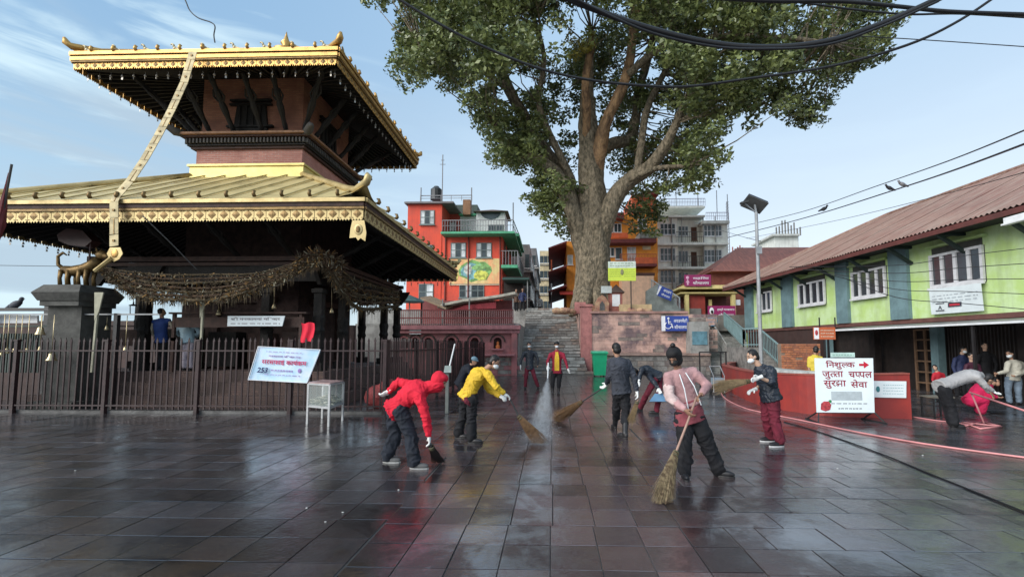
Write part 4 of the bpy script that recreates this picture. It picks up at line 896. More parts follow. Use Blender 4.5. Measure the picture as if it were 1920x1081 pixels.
def frail(parent, px0, px1, pyt, pyb, Y, n_, m, dx=0, dy=0):
    a, b = at(px0, pyb, Y), at(px1, pyt, Y); q = MB(); q.beam((a.x, Y, b.z), (b.x+dx, Y+dy, b.z), .05); q.beam((a.x, Y, (a.z+b.z)/2), (b.x+dx, Y+dy, (a.z+b.z)/2), .03)
    for i in range(n_+1): f = i/n_; q.beam((a.x+(b.x+dx-a.x)*f, Y+dy*f, a.z), (a.x+(b.x+dx-a.x)*f, Y+dy*f, b.z), .03)
    return build('balcony_railing', q, m, parent)
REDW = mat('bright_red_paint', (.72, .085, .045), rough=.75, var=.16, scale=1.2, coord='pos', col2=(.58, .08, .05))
GREENT = mat('green_trim', (.10, .42, .24), rough=.6, coord='pos'); STEEL = mat('thin_steel_pipe', (.25, .25, .27), rough=.5)
rb = thing('red_house', 'bright red painted house with green balcony edges and a mural, behind the niche wall', 'house', (-5.5, 31, 3.95))
build('tall_wall', fbox(765, 829, 381, 31, 7), REDW, rb); build('front_wall', fbox(829.3, 942, 441, 31, 7), REDW, rb)
build('roof_slab', slab(758, 850, 377, 381, 31, .3, 4), mat('grey_slab', (.2, .19, .2)), rb)
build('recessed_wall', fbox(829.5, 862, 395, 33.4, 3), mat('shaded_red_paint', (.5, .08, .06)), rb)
build('terrace_slab', slab(826, 965, 433, 438, 31, 1.0, 7), GREENT, rb)
fwin(rb, 788, 815, 394, 421, 31, 3, 2, GRF, [LGL, DGL, LGL]); fwin(rb, 845, 874, 455, 483, 31, 3, 2, GRF, [LGL, DGL, LGL]); fwin(rb, 893, 922, 455, 483, 31, 3, 2, GRF, [LGL, DGL, LGL])
fwin(rb, 800, 812, 459, 473, 31, 2, 1, GRF, [LGL, DGL]); fwin(rb, 861, 908, 531, 558, 31, 4, 2, GRF, [DGL, LGL, DGL, DGL]); fwin(rb, 785, 813, 532, 562, 31, 2, 2, GRF, [DGL, LGL])
frail(rb, 829, 962, 412, 433, 30.2, 26, STEEL); frail(rb, 962, 963, 412, 433, 30.2, 6, STEEL, dx=.1, dy=5)
fwin(rb, 842, 855, 416, 433, 33.35, 1, 1, GRF, LGL, 'door'); 
# pavilion and clutter on the terrace
p = at(920, 433, 32.5); 
build('kiosk_wall', fbox(893, 947, 396, 33.2, 2.2, zb=at(900, 433, 33.2).z), WHITE, rb)
q = MB(); c0, c1 = at(893, 397, 32.9), at(948, 397, 32.9); q.hexa([(c0.x-.2, 32.7, c0.z), (c1.x+.2, 32.7, c0.z), (c1.x+.2, 35.6, c0.z), (c0.x-.2, 35.6, c0.z), (c0.x+1, 33.8, c0.z+.42), (c1.x-1, 33.8, c0.z+.42), (c1.x-1, 34.4, c0.z+.42), (c0.x+1, 34.4, c0.z+.42)]); build('kiosk_roof', q, mat('brown_tile_roof', (.20, .12, .10), coord='pos'), rb)
c = at(920, 404, 33.15); q = MB().prism([c+Vector((x, 0, z)) for x, z in [(-.75, .28), (.75, .28)]+[(.75*math.cos(a), .28-.55*math.sin(a)) for a in [PI*i/10 for i in range(1, 10)]]], (0, .04, 0)); build('kiosk_opening', q, DGL, rb)
fwin(rb, 915, 944, 421, 433, 33.2, 2, 1, GRF, DGL)
build('chimney_pier', fbox(868, 882, 374, 33, .6, zb=at(870, 402, 33).z), mat('brown_pier', (.30, .16, .09)), rb)
build('roof_block', fbox(862, 893, 401, 33.6, 3, zb=at(870, 433, 33.6).z), WHITE, rb); build('green_edge', slab(860, 893, 400, 403, 33.4, .2, .6), GREENT, rb)
build('back_block', fbox(850, 895, 384, 36, 2, zb=9), mat('dark_green_back', (.06, .09, .08)), rb)
q = MB(); c = at(818, 375, 32.5); q.lathe(c, [(.42, 0), (.42, .75), (.2, .95), (.18, 1.0)], 12); single('water_tank', q, mat('black_plastic_tank', (.05, .055, .06), rough=.5), 'dark round water tank on the roof of the red house', 'water tank')
q = MB(); c = at(829, 378, 31.6); q.tube([c, c+Vector((0, 0, 3.4))], .035, 6); q.beam(c+Vector((-.2, 0, 2.7)), c+Vector((.2, 0, 2.7)), .03); q.beam(c+Vector((-.12, 0, 3.0)), c+Vector((.12, 0, 3.0)), .03); single('antenna_mast', q, STEEL, 'thin tall antenna mast on the roof of the red house', 'antenna')
frail(rb, 788, 885, 366, 377, 31.4, 5, STEEL)
q = MB(); 
for px in (789, 884, 962): c = at(px, 378 if px < 900 else 433, 31.3); q.tube([c, c+Vector((0, 0, 1.0 if px < 900 else 2.0))], .04, 5)
build('roof_pole', q, STEEL, rb, kind='stuff')
# right flank of the red house: balconies over the street
fx0 = at(942, 500, 31).x
for j, (yt, yb) in enumerate(((500, 505), (433, 438))):
    z_ = at(950, yt, 31).z; build('balcony_slab', MB().bx(fx0+.004, fx0+1.1, 30.2 if j == 0 else 31.6, 37.5, z_-.2, z_), GREENT, rb)
q = MB(); z_ = at(950, 500, 31).z
for i in range(18): q.beam((fx0+1.08, 30.3+i*.4, z_), (fx0+1.08, 30.3+i*.4, z_+.95), .03)
for i in range(6): q.beam((fx0+.1+i*.2, 30.25, z_), (fx0+.1+i*.2, 30.25, z_+.95), .03)
q.beam((fx0, 30.25, z_+.95), (fx0+1.08, 30.25, z_+.95), .04); q.beam((fx0+1.08, 30.25, z_+.95), (fx0+1.08, 37.2, z_+.95), .04); build('balcony_railing', q, STEEL, rb)
build('side_door', MB().bx(fx0+.003, fx0+.04, 32, 33, z_, z_+2.0).bx(fx0+.003, fx0+.04, 34, 35, z_, z_+2.0), mat('brown_door', (.12, .05, .03)), rb)
# mural: goddess-free, plain painted landscape panel
mu = build('mural', MB().bx(at(843, 485, 31).x, at(937, 485, 31).x, 30.93, 30.99, at(843, 532, 31).z, at(843, 485, 31).z), mat('mural_ground', (.80, .42, .20), var=.4, scale=1.6, col2=(.74, .58, .26), coord='pos', mix=(.45, .55)), rb)
mc = at(890, 508, 31)
def blob(dx, dz, w, h, col, nm, dy): 
    q = MB(); k = 14; q.prism([(mc.x+dx+w*math.cos(2*PI*i/k)*(1+.12*math.sin(i*2.7)), 30.925-dy, mc.z+dz+h*math.sin(2*PI*i/k)*(1+.12*math.cos(i*3.1))) for i in range(k)], (0, .004, 0)); build('painted_patch', q, mat(nm, col, var=.5, scale=3, coord='pos', mix=(.45, .55)), mu)
blob(.05, .0, 1.15, .72, (.25, .50, .16), 'mural_green', 0); blob(-.1, -.02, .85, .55, (.25, .52, .55), 'mural_teal', .005); blob(.45, -.3, .5, .35, (.70, .72, .14), 'mural_yellow', .01); blob(-.45, .1, .28, .38, (.62, .66, .60), 'mural_white', .012); blob(.3, .22, .5, .22, (.30, .55, .2), 'mural_leaf', .014); blob(-1.35, -.35, .25, .35, (.65, .55, .15), 'mural_ochre', .004)
build('mural_border', slab(843, 937, 532, 534.5, 31, .08, 0), mat('pale_border', (.62, .50, .35)), rb)
# grey narrow houses further up the street, both sides
for (nm, lb, px0, px1, pt, Y, dep, col, xs) in (
    ('street_house', 'narrow grey plastered house next up the street beyond the red house', 984, 993, 458, 40, 12, (.30, .28, .28), 1),
    ('street_house', 'tall dark grey house far up the street at its left side', 996, 1006, 465, 54, 14, (.17, .17, .18), 1),
    ('street_house', 'far cream coloured house closing the street behind the trunk', 1012, 1034, 470, 78, 10, (.55, .45, .28), 0),
    ('street_house', 'lowest pale pink house in the gap at the end of the street', 1004, 1024, 515, 95, 8, (.45, .38, .36), 0)):
    t = thing(nm, lb, 'house', (at(px0, 560, Y).x, Y, 4), group='houses along the upper street')
    mm = mat('facade_%d' % px0, col, rough=.85, var=.35, scale=1, coord='pos'); w0 = 0 if not xs else 6
    a, b = at(px0, pt, Y), at(px1, pt, Y); q = MB().bx(a.x-w0, b.x, Y, Y+dep, 3.9, a.z); build('wall', q, mm, t)
    for j in range(5):
        zz = a.z-1.6-j*2.6
        if zz < 5: break
        build('floor_ledge', MB().bx(a.x-w0, b.x+.25, Y-.25, Y+dep*.9, zz-.9, zz-.78), CONC, t)
        nn = 3 if not xs else 1
        for i in range(nn):
            xx = a.x+(b.x-a.x)*(i+.5)/nn
            w = build('window', MB().bx(xx-.3*(1 if nn > 1 else .6), xx+.3*(1 if nn > 1 else .6), Y-.03, Y-.004, zz-.5, zz+.7), DGL, t); build('window_frame', MB().bx(xx-.36, xx+.36, Y-.06, Y-.032, zz-.58, zz-.5), WHITE, w)
        if xs:
            for i in range(3): build('side_window', MB().bx(b.x+.004, b.x+.05, Y+1.5+i*3, Y+2.6+i*3, zz-.5, zz+.8), DGL, t)
# orange house behind the tree
ORG = mat('orange_paint', (.90, .34, .05), rough=.75, var=.15, coord='pos'); ORR = mat('orange_red_paint', (.70, .15, .06), rough=.75, var=.2, coord='pos'); PEACH = mat('peach_paint', (.90, .58, .40), rough=.8, var=.15, coord='pos')
oh = thing('orange_house', 'orange painted house with maroon balcony roofs seen either side of the tree trunk', 'house', (8, 38, 3.9))
OY = 38
build('front_wall', fbox(1062, 1232, 452, OY, 9), ORG, oh); build('upper_wall', fbox(1130, 1232, 402, OY+2, 7, zb=8), ORG, oh); build('top_wall', fbox(1185, 1230, 364, OY+3, 5, zb=10), ORR, oh)
build('maroon_canopy', slab(1132, 1231, 447, 455, OY, 1.2, .5), MARR, oh); build('maroon_canopy', slab(1128, 1170, 398, 410, OY+2, 1, .5), MARR, oh); build('maroon_canopy', slab(1205, 1236, 357, 364, OY+3, .8, 4), MARR, oh)
build('upper_parapet', slab(1136, 1178, 436, 446, OY+1.2, .1, .1), ORR, oh)
build('balcony_slab', slab(1162, 1232, 494, 499, OY, 1.2, .2), MARR, oh); frail(oh, 1163, 1231, 476, 494, OY-1.1, 24, mat('orange_rail', (.5, .12, .05)))
build('balcony_panel', slab(1192, 1232, 482, 494, OY, 1.15, -1.1), ORR, oh)
build('shop_canopy', slab(1192, 1228, 511, 516, OY, 1.6, .2), mat('dark_canopy', (.10, .05, .04)), oh); build('peach_wall', fbox(1166, 1226, 517, OY-1.8, 1.6, zb=3.4), PEACH, oh)
for (a, b, c, d, n_) in ((1138, 1150, 419, 436, 1), (1151, 1165, 419, 436, 2), (1138, 1152, 464, 481, 2), (1154, 1166, 464, 486, 1)): fwin(oh, a, b, c, d, OY+(2 if c < 440 else 0), n_, 1, WHITE, DGL)
fwin(oh, 1176, 1192, 463, 492, OY, 2, 1, WHITE, LGL, 'door'); build('name_board', slab(1205, 1220, 461, 468, OY, .08, 0), mat('cream_board', (.7, .6, .4)), oh)
fwin(oh, 1196, 1212, 410, 428, OY+2, 2, 1, WHITE, DGL); build('grey_sheet_roof', slab(1200, 1232, 434, 446, OY, .9, 1.5), CONC, oh)
# left flank with stepped maroon balconies
flx = at(1062, 500, OY).x
for j, (zt, zb_) in enumerate(((462, 440), (505, 492), (540, 530))):
    z_ = at(1062, zt, OY).z; build('maroon_canopy', MB().hexa([(flx-1.5, OY-1.5, z_-.5), (flx-.004, OY-1.5, z_), (flx-.004, OY+9, z_), (flx-1.5, OY+9, z_-.5), (flx-1.5, OY-1.5, z_-.4), (flx-.004, OY-1.5, z_+.15), (flx-.004, OY+9, z_+.15), (flx-1.5, OY+9, z_-.4)]), MARR, oh)
    build('flank_balcony', MB().bx(flx-1.3, flx-1.2, OY-1, OY+8, z_-2.2, z_-1.3), [ORR, WHITE, MARR][j], oh)
build('shop_awning', MB().hexa([(flx-.6, OY-2.6, 5.6), (flx+1.2, OY-2.6, 5.6), (flx+1.2, OY-.01, 6.1), (flx-.6, OY-.01, 6.1), (flx-.6, OY-2.6, 5.7), (flx+1.2, OY-2.6, 5.7), (flx+1.2, OY-.01, 6.2), (flx-.6, OY-.01, 6.2)]), mat('red_awning', (.6, .06, .04)), oh)
fwin(oh, 1064, 1074, 478, 496, OY, 1, 1, WHITE, LGL)
# white house
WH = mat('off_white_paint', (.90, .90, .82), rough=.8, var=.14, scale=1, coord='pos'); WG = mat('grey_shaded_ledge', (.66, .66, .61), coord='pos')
wh = thing('white_house', 'off-white four storey house with rows of grilled windows behind the portal', 'house', (15, 48, 3.4)); WY = 46
build('left_bay', fbox(1232, 1270, 405, WY-.8, 10, zb=3.3), WH, wh); build('middle_wall', fbox(1270.3, 1318, 408, WY, 9, zb=3.3), WH, wh); build('right_bay', fbox(1318.3, 1364, 416, WY-.8, 9, zb=3.3), WH, wh)
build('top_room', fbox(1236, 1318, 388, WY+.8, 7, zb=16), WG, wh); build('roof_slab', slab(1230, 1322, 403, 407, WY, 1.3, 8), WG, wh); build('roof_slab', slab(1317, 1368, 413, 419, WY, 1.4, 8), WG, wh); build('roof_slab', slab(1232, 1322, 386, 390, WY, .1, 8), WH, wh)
for yt in (454, 499): build('floor_slab', slab(1231, 1366, yt, yt+5, WY, 1.5, .2), WH, wh)
for (yt, yb) in ((419, 440), (465, 489), (506, 530)):
    fwin(wh, 1238, 1266, yt, yb, WY-.8, 4, 2, WHITE, DGL); fwin(wh, 1272, 1290, yt+5, yb+2, WY, 3, 2, WHITE, DGL); fwin(wh, 1319.5, 1353, yt+3, yb+3, WY-.8, 5, 2, WHITE, DGL)
    if yt < 500: fwin(wh, 1296, 1306, yt+7, yb+11, WY, 1, 1, mat('brown_frame', (.2, .13, .08)), mat('brown_door', (.12, .05, .03)), 'door')
    frail(wh, 1268, 1318, yt+15, yb+14, WY-1.3, 14, mat('dark_rail', (.1, .1, .1)))
LAV = mat('lavender_rail', (.45, .44, .55), rough=.5)
frail(wh, 1232, 1322, 372, 386, WY-.1, 30, LAV); frail(wh, 1324, 1366, 398, 412, WY-1.9, 12, LAV)
q = MB()
for px, h_ in ((1268, 2.2), (1309, 1.4), (1345, 3.0), (1365, 2.6)): c = at(px, 386 if px < 1320 else 412, WY-.5); q.tube([c, c+Vector((0, 0, h_))], .04, 5)
build('roof_pole', q, STEEL, wh, kind='stuff')
q = MB()
for px in (1262, 1281, 1322, 1345):
    a_, b_ = at(px, 545, WY-1.0), at(px, 405, WY-1.0); q = MB().tube([(a_.x, WY-.95, 3.4), (a_.x, WY-.95, b_.z)], .06, 6); build('drain_pipe', q, mat('grey_drain_pipe', (.35, .35, .34)), wh)
for px in (836, 879, 938): a_ = at(px, 440, 31); build('drain_pipe', MB().tube([(a_.x, 30.93, 4), (a_.x, 30.93, a_.z)], .05, 6), mat('maroon_drain_pipe', (.20, .05, .04)), rb)
# hilltop block far right with poles, lattice masts
hb = thing('rooftop_block', 'pale concrete rooftop block with many reinforcement posts beyond the corrugated roof', 'building', at(1475, 470, 62)); build('block_wall', fbox(1452, 1497, 441, 62, 6, zb=10), WH, hb)
q = MB()
for i in range(9): c = at(1456+i*5.6, 441, 62); q.beam(c, c+Vector((0, 0, rnd.uniform(.8, 2.4))), .14)
build('rebar_post', q, mat('grey_posts', (.25, .24, .22)), hb); build('block_slab', slab(1448, 1500, 438, 442, 62, .5, 6), WG, hb)
hb = thing('rooftop_block', 'small far rooftop with posts just right of the lamp post', 'building', at(1385, 480, 66)); build('block_wall', fbox(1372, 1394, 476, 66, 6, zb=10), WH, hb); q = MB()
for i in range(5): c = at(1374+i*4.6, 476, 66); q.beam(c, c+Vector((0, 0, rnd.uniform(.5, 1.4))), .14)
build('rebar_post', q, mat('red_posts', (.35, .12, .09)), hb)
q = MB(); c = at(1366, 470, 58); h_ = at(1366, 378, 58).z
for s_ in (-.25, .25): q.beam((c.x+s_, 58, 4), (c.x+s_*.3, 58, h_), .07)
for i in range(22): z_ = c.z-2+i*(h_-c.z+2)/22; q.beam((c.x-.2, 58, z_), (c.x+.2, 58, z_+.4), .04)
single('lattice_mast', q, STEEL, 'thin lattice mast rising at the right end of the white house', 'mast')
# wooden sheds and canopies over the niche wall
cn = thing('sheet_canopy', 'long bent pale sheet canopy sloping over the terrace behind the niche wall', 'canopy', at(890, 600, 24))
pp = [(820, 577), (836, 572), (868, 565), (905, 561), (935, 557), (966, 551)]
for (a, b) in zip(pp, pp[1:]):
    A, B = at(a[0], a[1], 23.2), at(b[0], b[1], 23.2); q = MB().hexa([A, B, B+Vector((0, 2, .1)), A+Vector((0, 2, .1)), A+Vector((0, 0, .13)), B+Vector((0, 0, .13)), B+Vector((0, 2, .23)), A+Vector((0, 2, .23))]); build('canopy_sheet', q, mat('dusty_pale_sheet', (.50, .46, .38), var=.3, coord='pos'), cn)
build('red_valance', MB().prism([at(850, 580, 23.4), at(872, 572, 23.4), at(930, 566, 23.4), at(930, 578, 23.4)], (0, .04, 0)), mat('dark_red_cloth2', (.28, .03, .04)), cn)
for px in (962, 880, 830): build('post', MB().beam((at(px, 600, 23.2).x, 23.2, 2.6), at(px, 560, 23.2), .06), AL, cn)
cn = thing('sheet_canopy', 'short brown roof sheet left of the bent canopy, below the red house', 'canopy', at(810, 590, 23)); build('canopy_sheet', MB().hexa([at(788, 560, 23), at(836, 580, 23), at(836, 580, 23)+Vector((0, 2, .3)), at(788, 560, 23)+Vector((0, 2, .3)), at(788, 557, 23), at(836, 577, 23), at(836, 577, 23)+Vector((0, 2, .3)), at(788, 557, 23)+Vector((0, 2, .3))]), mat('brown_sheet', (.35, .25, .16)), cn)
for px in (790, 832): build('post', MB().beam((at(px, 600, 23.1).x, 23.1, 2.6), (at(px, 600, 23.1).x, 23.1, at(px, 568, 23.1).z), .07), DARK, cn)
cn = thing('market_parasol', 'dark teal parasol on the terrace at the right end of the temple', 'parasol', at(768, 600, 22.5)); c = at(768, 566, 22.5); build('parasol_canopy', MB().lathe(c, [(.75, 0), (.5, .16), (.1, .32), (.02, .36)], 8), mat('dark_teal_cloth', (.07, .13, .13)), cn); build('pole', MB().beam((c.x, 22.5, 2.6), c, .05), AL, cn)
cr_ = thing('terrace_railing', 'low maroon railing with pale balusters on top of the niche wall', 'railing', at(890, 603, 21.3))
a, b = at(745, 603, 21.25), at(962, 603, 21.25); z0, z1 = 2.6, at(890, 581, 21.25).z
build('rail', MB().beam((a.x, 21.25, z1), (b.x, 21.25, z1), .05), MARR, cr_); build('rail', MB().beam((a.x, 21.25, (z0+z1)/2), (b.x, 21.25, (z0+z1)/2), .05), MARR, cr_)
for i in range(56):
    x = a.x+(b.x-a.x)*i/55; build('baluster', MB().beam((x, 21.25, z0), (x, 21.25, z1), .035), mat('dusty_rose_iron', (.32, .18, .17)), cr_)
build('backdrop_wall', MB().bx(at(790, 600, 24.5).x, at(962, 600, 24.5).x, 24.6, 24.8, 2.7, 4.1), MARR, cr_)
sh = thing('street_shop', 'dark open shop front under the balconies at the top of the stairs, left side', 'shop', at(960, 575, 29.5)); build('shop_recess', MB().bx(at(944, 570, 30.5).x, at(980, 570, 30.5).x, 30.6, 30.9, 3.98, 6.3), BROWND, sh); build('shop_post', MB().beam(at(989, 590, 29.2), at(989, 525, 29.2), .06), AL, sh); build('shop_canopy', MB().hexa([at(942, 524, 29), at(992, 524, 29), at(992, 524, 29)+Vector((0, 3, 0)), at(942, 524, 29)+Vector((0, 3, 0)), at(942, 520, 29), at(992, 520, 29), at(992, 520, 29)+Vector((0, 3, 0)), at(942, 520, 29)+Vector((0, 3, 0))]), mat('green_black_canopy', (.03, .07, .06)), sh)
# ================================================================ signs
def board(name, label, pts, m, cat='sign', th=.03, frame=None):
    """pts: tl, tr, br, bl (world)"""
    o = (pts[2]+pts[3])/2; t = thing(name, label, cat, o); u = (pts[1]-pts[0]).normalized(); v = (pts[0]-pts[3]).normalized(); n = u.cross(v).normalized()
    build('sign_panel', MB().prism(pts, -n*th), m, t); return t, u, v, n
def B4(px0, py0, px1, py1, Y): return [at(px0, py0, Y), at(px1, py0, Y), at(px1, py1, Y), at(px0, py1, Y)]
def fix4(p): # keep upright rectangle in its plane
    return [Vector((p[0].x, p[0].y, p[0].z)), Vector((p[1].x, p[1].y, p[0].z)), Vector((p[1].x, p[1].y, p[2].z)), Vector((p[0].x, p[0].y, p[2].z))]
BLUE = mat('sign_blue', (.035, .07, .32), rough=.5, var=.1); PURP = mat('sign_magenta', (.30, .025, .12), rough=.5, var=.12); WPRINT = mat('white_print', (.78, .78, .80), rough=.5, var=.02)
SW = mat('white_sign_board', (.70, .76, .78), rough=.45, var=.05)
YG = mat('yellow_green_print', (.60, .72, .08), rough=.5, var=.1)
p = fix4(B4(1240, 592, 1291, 620, 22.75)); t, u, v, n = board('toilet_sign', 'blue and white wheelchair sign standing on the terrace wall', p, BLUE)
def wheelchair(t, c, u, v, s, m):
    q = MB(); c = Vector(c); n = Vector(u).cross(Vector(v)); c = c+n*.012; P = lambda x, z: c+Vector(u)*(x*s)+Vector(v)*(z*s)
    q.ell(P(-.05, .42), .09*s, .02, .09*s, n=8, k=6); q.tube([P(-.05, .3), P(-.03, -.02), P(.2, -.04), P(.3, -.38)], .045*s, 6); q.tube([P(-.05, .14), P(.15, .13)], .035*s, 6)
    q.tube([P(-.08+.27*math.cos(a), -.17+.27*math.sin(a)) for a in [R(120)+R(230)*i/12 for i in range(13)]], .035*s, 6); build('wheelchair_symbol', q, m, t)
w_ = (p[1]-p[0]).length; h_ = (p[0]-p[3]).length; cc = (p[0]+p[2])/2
build('white_panel', MB().prism([cc+u*(-w_*.5)+v*(h_*.5), cc+u*(-w_*.36)+v*(h_*.5), cc+u*(-w_*.36)-v*(h_*.5), cc+u*(-w_*.5)-v*(h_*.5)], n*.006), WPRINT, t)
wheelchair(t, cc-u*w_*.22, u, v, h_*.8, WPRINT)
q = MB(); deva(q, ['अ', 'पा', 'ङ', 'ग', 'मै', 'S:त', 'ी'], cc+u*w_*.2+v*h_*.2, u, v, w=w_*.5, h=h_*.27, bold=.01); lettering(q, 'शौचालय', cc+u*w_*.2-v*h_*.22, u, v, w=w_*.45, h=h_*.27, bold=.01); build('lettering', q, WPRINT, t, fixn=False, kind='stuff')
p = [at(1236, 534, 27), at(1262, 545, 27.2), at(1258, 564, 27.2), at(1231, 553, 27)]; t, u, v, n = board('toilet_sign', 'tilted blue sign on the grey-green ramp wall', p, BLUE)
v = n.cross(u); w_ = (p[1]-p[0]).length; h_ = (p[0]-p[3]).length; cc = sum(p, Vector())/4
q = MB(); deva(q, ['अ', 'पा', 'ङ', 'ग'], cc+u*w_*.12+v*h_*.2, u, v, w=w_*.55, h=h_*.24, bold=.01); lettering(q, 'शौचालय', cc+u*w_*.1-v*h_*.2, u, v, w=w_*.6, h=h_*.24, bold=.01); q.prism([cc+u*(-w_*.5)+v*(h_*.45)+n*.004, cc+u*(-w_*.34)+v*(h_*.45)+n*.004, cc+u*(-w_*.42)-v*(h_*.45)+n*.004, cc+u*(-w_*.5)-v*(h_*.45)+n*.004], n*.003); build('lettering', q, WPRINT, t, fixn=False, kind='stuff')
p = fix4(B4(1283, 515, 1333, 536, 28.3)); t, u, v, n = board('toilet_sign', 'magenta sign with white lettering on the yellow portal roof', p, PURP); w_ = (p[1]-p[0]).length; h_ = (p[0]-p[3]).length; cc = sum(p, Vector())/4
q = MB(); lettering(q, 'महिला', cc+u*w_*.12+v*h_*.2, u, v, w=w_*.6, h=h_*.28, bold=.012); lettering(q, 'शौचालय', cc+u*w_*.12-v*h_*.2, u, v, w=w_*.6, h=h_*.3, bold=.012); build('lettering', q, WPRINT, t, fixn=False, kind='stuff')
q = MB(); c = cc-u*w_*.38+n*.01; q.ell(c+v*h_*.25, .1, .02, .1, n=8, k=6); q.prism([c+v*h_*.15, c+u*w_*.07-v*h_*.2, c-u*w_*.07-v*h_*.2], n*.01); q.prism([c-u*w_*.03-v*h_*.2, c+u*w_*.03-v*h_*.2, c+u*w_*.03-v*h_*.4, c-u*w_*.03-v*h_*.4], n*.01); build('person_symbol', q, mat('pink_print', (.8, .45, .6)), t)
p = fix4(B4(1327, 573, 1379, 597, 28.0)); t, u, v, n = board('toilet_sign', 'magenta sign with white lettering in front of the dark red doors', p, PURP); w_ = (p[1]-p[0]).length; h_ = (p[0]-p[3]).length; cc = sum(p, Vector())/4
q = MB(); lettering(q, 'हाम्रो मनकामना', cc+u*w_*.15+v*h_*.2, u, v, w=w_*.62, h=h_*.26, bold=.012); lettering(q, 'शौचालय', cc+u*w_*.15-v*h_*.22, u, v, w=w_*.55, h=h_*.28, bold=.012); q.ell(cc-u*w_*.36+n*.01+v*h_*.1, .14, .02, .22, n=8, k=6); build('lettering', q, WPRINT, t, fixn=False, kind='stuff')
p = fix4(B4(1140, 490, 1192, 526, 23.8)); t, u, v, n = board('notice_board', 'yellow-green and white notice board on a pole in front of the tree trunk', p, YG); w_ = (p[1]-p[0]).length; h_ = (p[0]-p[3]).length; cc = sum(p, Vector())/4
build('white_panel', MB().prism([cc-u*w_*.5+v*h_*.5, cc+u*w_*.5+v*h_*.5, cc+u*w_*.5+v*h_*.16, cc-u*w_*.5+v*h_*.16], n*.004), mat('pale_header', (.66, .74, .66)), t)
q = MB(); strokes(q, cc+v*h_*.34+n*.006, u, v, w_*.85, h_*.25, 2, rnd, .5); strokes(q, cc-u*w_*.24-v*h_*.1, u, v, w_*.42, h_*.45, 4, rnd, .4); strokes(q, cc+u*w_*.27-v*h_*.1, u, v, w_*.38, h_*.45, 4, rnd, .4); build('print', q, mat('green_print', (.16, .28, .06)), t, fixn=False, kind='stuff')
q = MB().ell(cc+n*.012-v*h_*.05, .09, .01, .16, n=8, k=6); build('emblem', q, mat('dark_green_print', (.25, .25, .12)), t)
build('pole', MB().beam((at(1183, 550, 23.85).x, 23.86, 3.3), at(1183, 526, 23.86), .05), DARK, t)
p = fix4(B4(1127, 536, 1147, 549, 24.2)); t, u, v, n = board('small_board', 'small pale grey board beside the trunk above the arched niche stone', p, mat('pale_grey_board', (.50, .55, .54)))
build('post', MB().beam((p[3].x+.2, 24.22, 3.3), (p[3].x+.2, 24.22, p[3].z), .05), DARK, t)
# temple sign and cloth
p = fix4(B4(427, 592, 534, 611, 12.55)); p[2] = at(529, 611, 12.55); p[2].z = p[3].z
t, u, v, n = board('white_sign', 'long white lettered sign board fixed to the temple shelf rail', p, SW); w_ = (p[1]-p[0]).length; h_ = (p[0]-p[3]).length; cc = sum(p, Vector())/4; v = Vector((0, 0, 1)); u = Vector((1, 0, 0))
q = MB(); deva(q, ['श', 'ी', ' ', 'म', 'न', 'का', 'म', 'ना', ' ', 'म', 'ि', 'H:न', 'द', 'र'], cc+v*h_*.22+Vector((0, -.004, 0)), u, v, w=w_*.86, h=h_*.32); strokes(q, cc-v*h_*.25+Vector((0, -.006, 0)), u, v, w_*.86, h_*.3, 1, rnd, .5); build('lettering', q, mat('grey_ink', (.25, .22, .24)), t, fixn=False, kind='stuff')
c0 = at(577, 605, 11.9); q = MB()
def cl_(a, b): return c0+Vector((-.17+.34*a+.02*math.sin(b*5), .02*math.sin(a*9+b*2), -.50*b-.02*math.sin(a*7)))
q.sheet(cl_, 10, 8); o = single('red_cloth', q, mat('bright_red_cloth', (.75, .02, .05), rough=.8, var=.15), 'small bright red cloth hanging at the right of the white temple sign', 'cloth', loc=c0)
md = o.modifiers.new('thickness', 'SOLIDIFY'); md.thickness = .012
# banner tied on the railing
YB = 11.21
p = [at(485, 649, YB), at(601, 655, YB), at(577, 717, YB), at(467, 711, YB)]
t = thing('event_banner', 'light blue printed banner tied slanting on the iron railing', 'banner', (p[2]+p[3])/2)
def bn(a, b):
    top = p[0].lerp(p[1], a); bot = p[3].lerp(p[2], a); q_ = bot.lerp(top, b); return q_+Vector((0, .02*math.sin(a*6+b*2), 0))
VB = mat('banner_vinyl', (.42, .62, .78), rough=.45, var=.22, scale=1.6, col2=(.62, .70, .84)); o = build('banner_sheet', MB().sheet(bn, 14, 6), VB, t); md = o.modifiers.new('thickness', 'SOLIDIFY'); md.thickness = .008
q = MB(); 
for (a, b) in (((0, 0), (1, 0)), ((0, 1), (1, 1)), ((0, 0), (0, 1)), ((1, 0), (1, 1))): q.beam(bn(*a)+Vector((0, -.035, 0)), bn(*b)+Vector((0, -.035, 0)), .02, .012)
build('white_border', q, WPRINT, t)
u = (p[1]-p[0]).normalized(); v = Vector((0, 0, 1)); w_ = 1.35; cc = sum(p, Vector())/4+Vector((0, -.035, 0)); u = Vector((1, 0, -.05)).normalized(); v = Vector((.05, 0, 1)).normalized()
q = MB(); deva(q, ['म', 'न', 'का', 'म', 'ना', ' ', 'म', 'ि', 'H:न', 'द', 'र', ' ', 'K:', 'S:त'], cc+v*.20+u*.02, u, v, w=.80, h=.06, bold=.008); build('lettering', q, mat('violet_print', (.25, .12, .35)), t, fixn=False, kind='stuff')
q = MB(); deva(q, ['स', 'र', 'स', 'फा', 'ई', ' ', 'का', 'R:य', 'S:क', 'म'], cc+v*.06+u*.02, u, v, w=1.12, h=.16, bold=.02); build('lettering', q, mat('crimson_print', (.55, .03, .12)), t, fixn=False, kind='stuff')
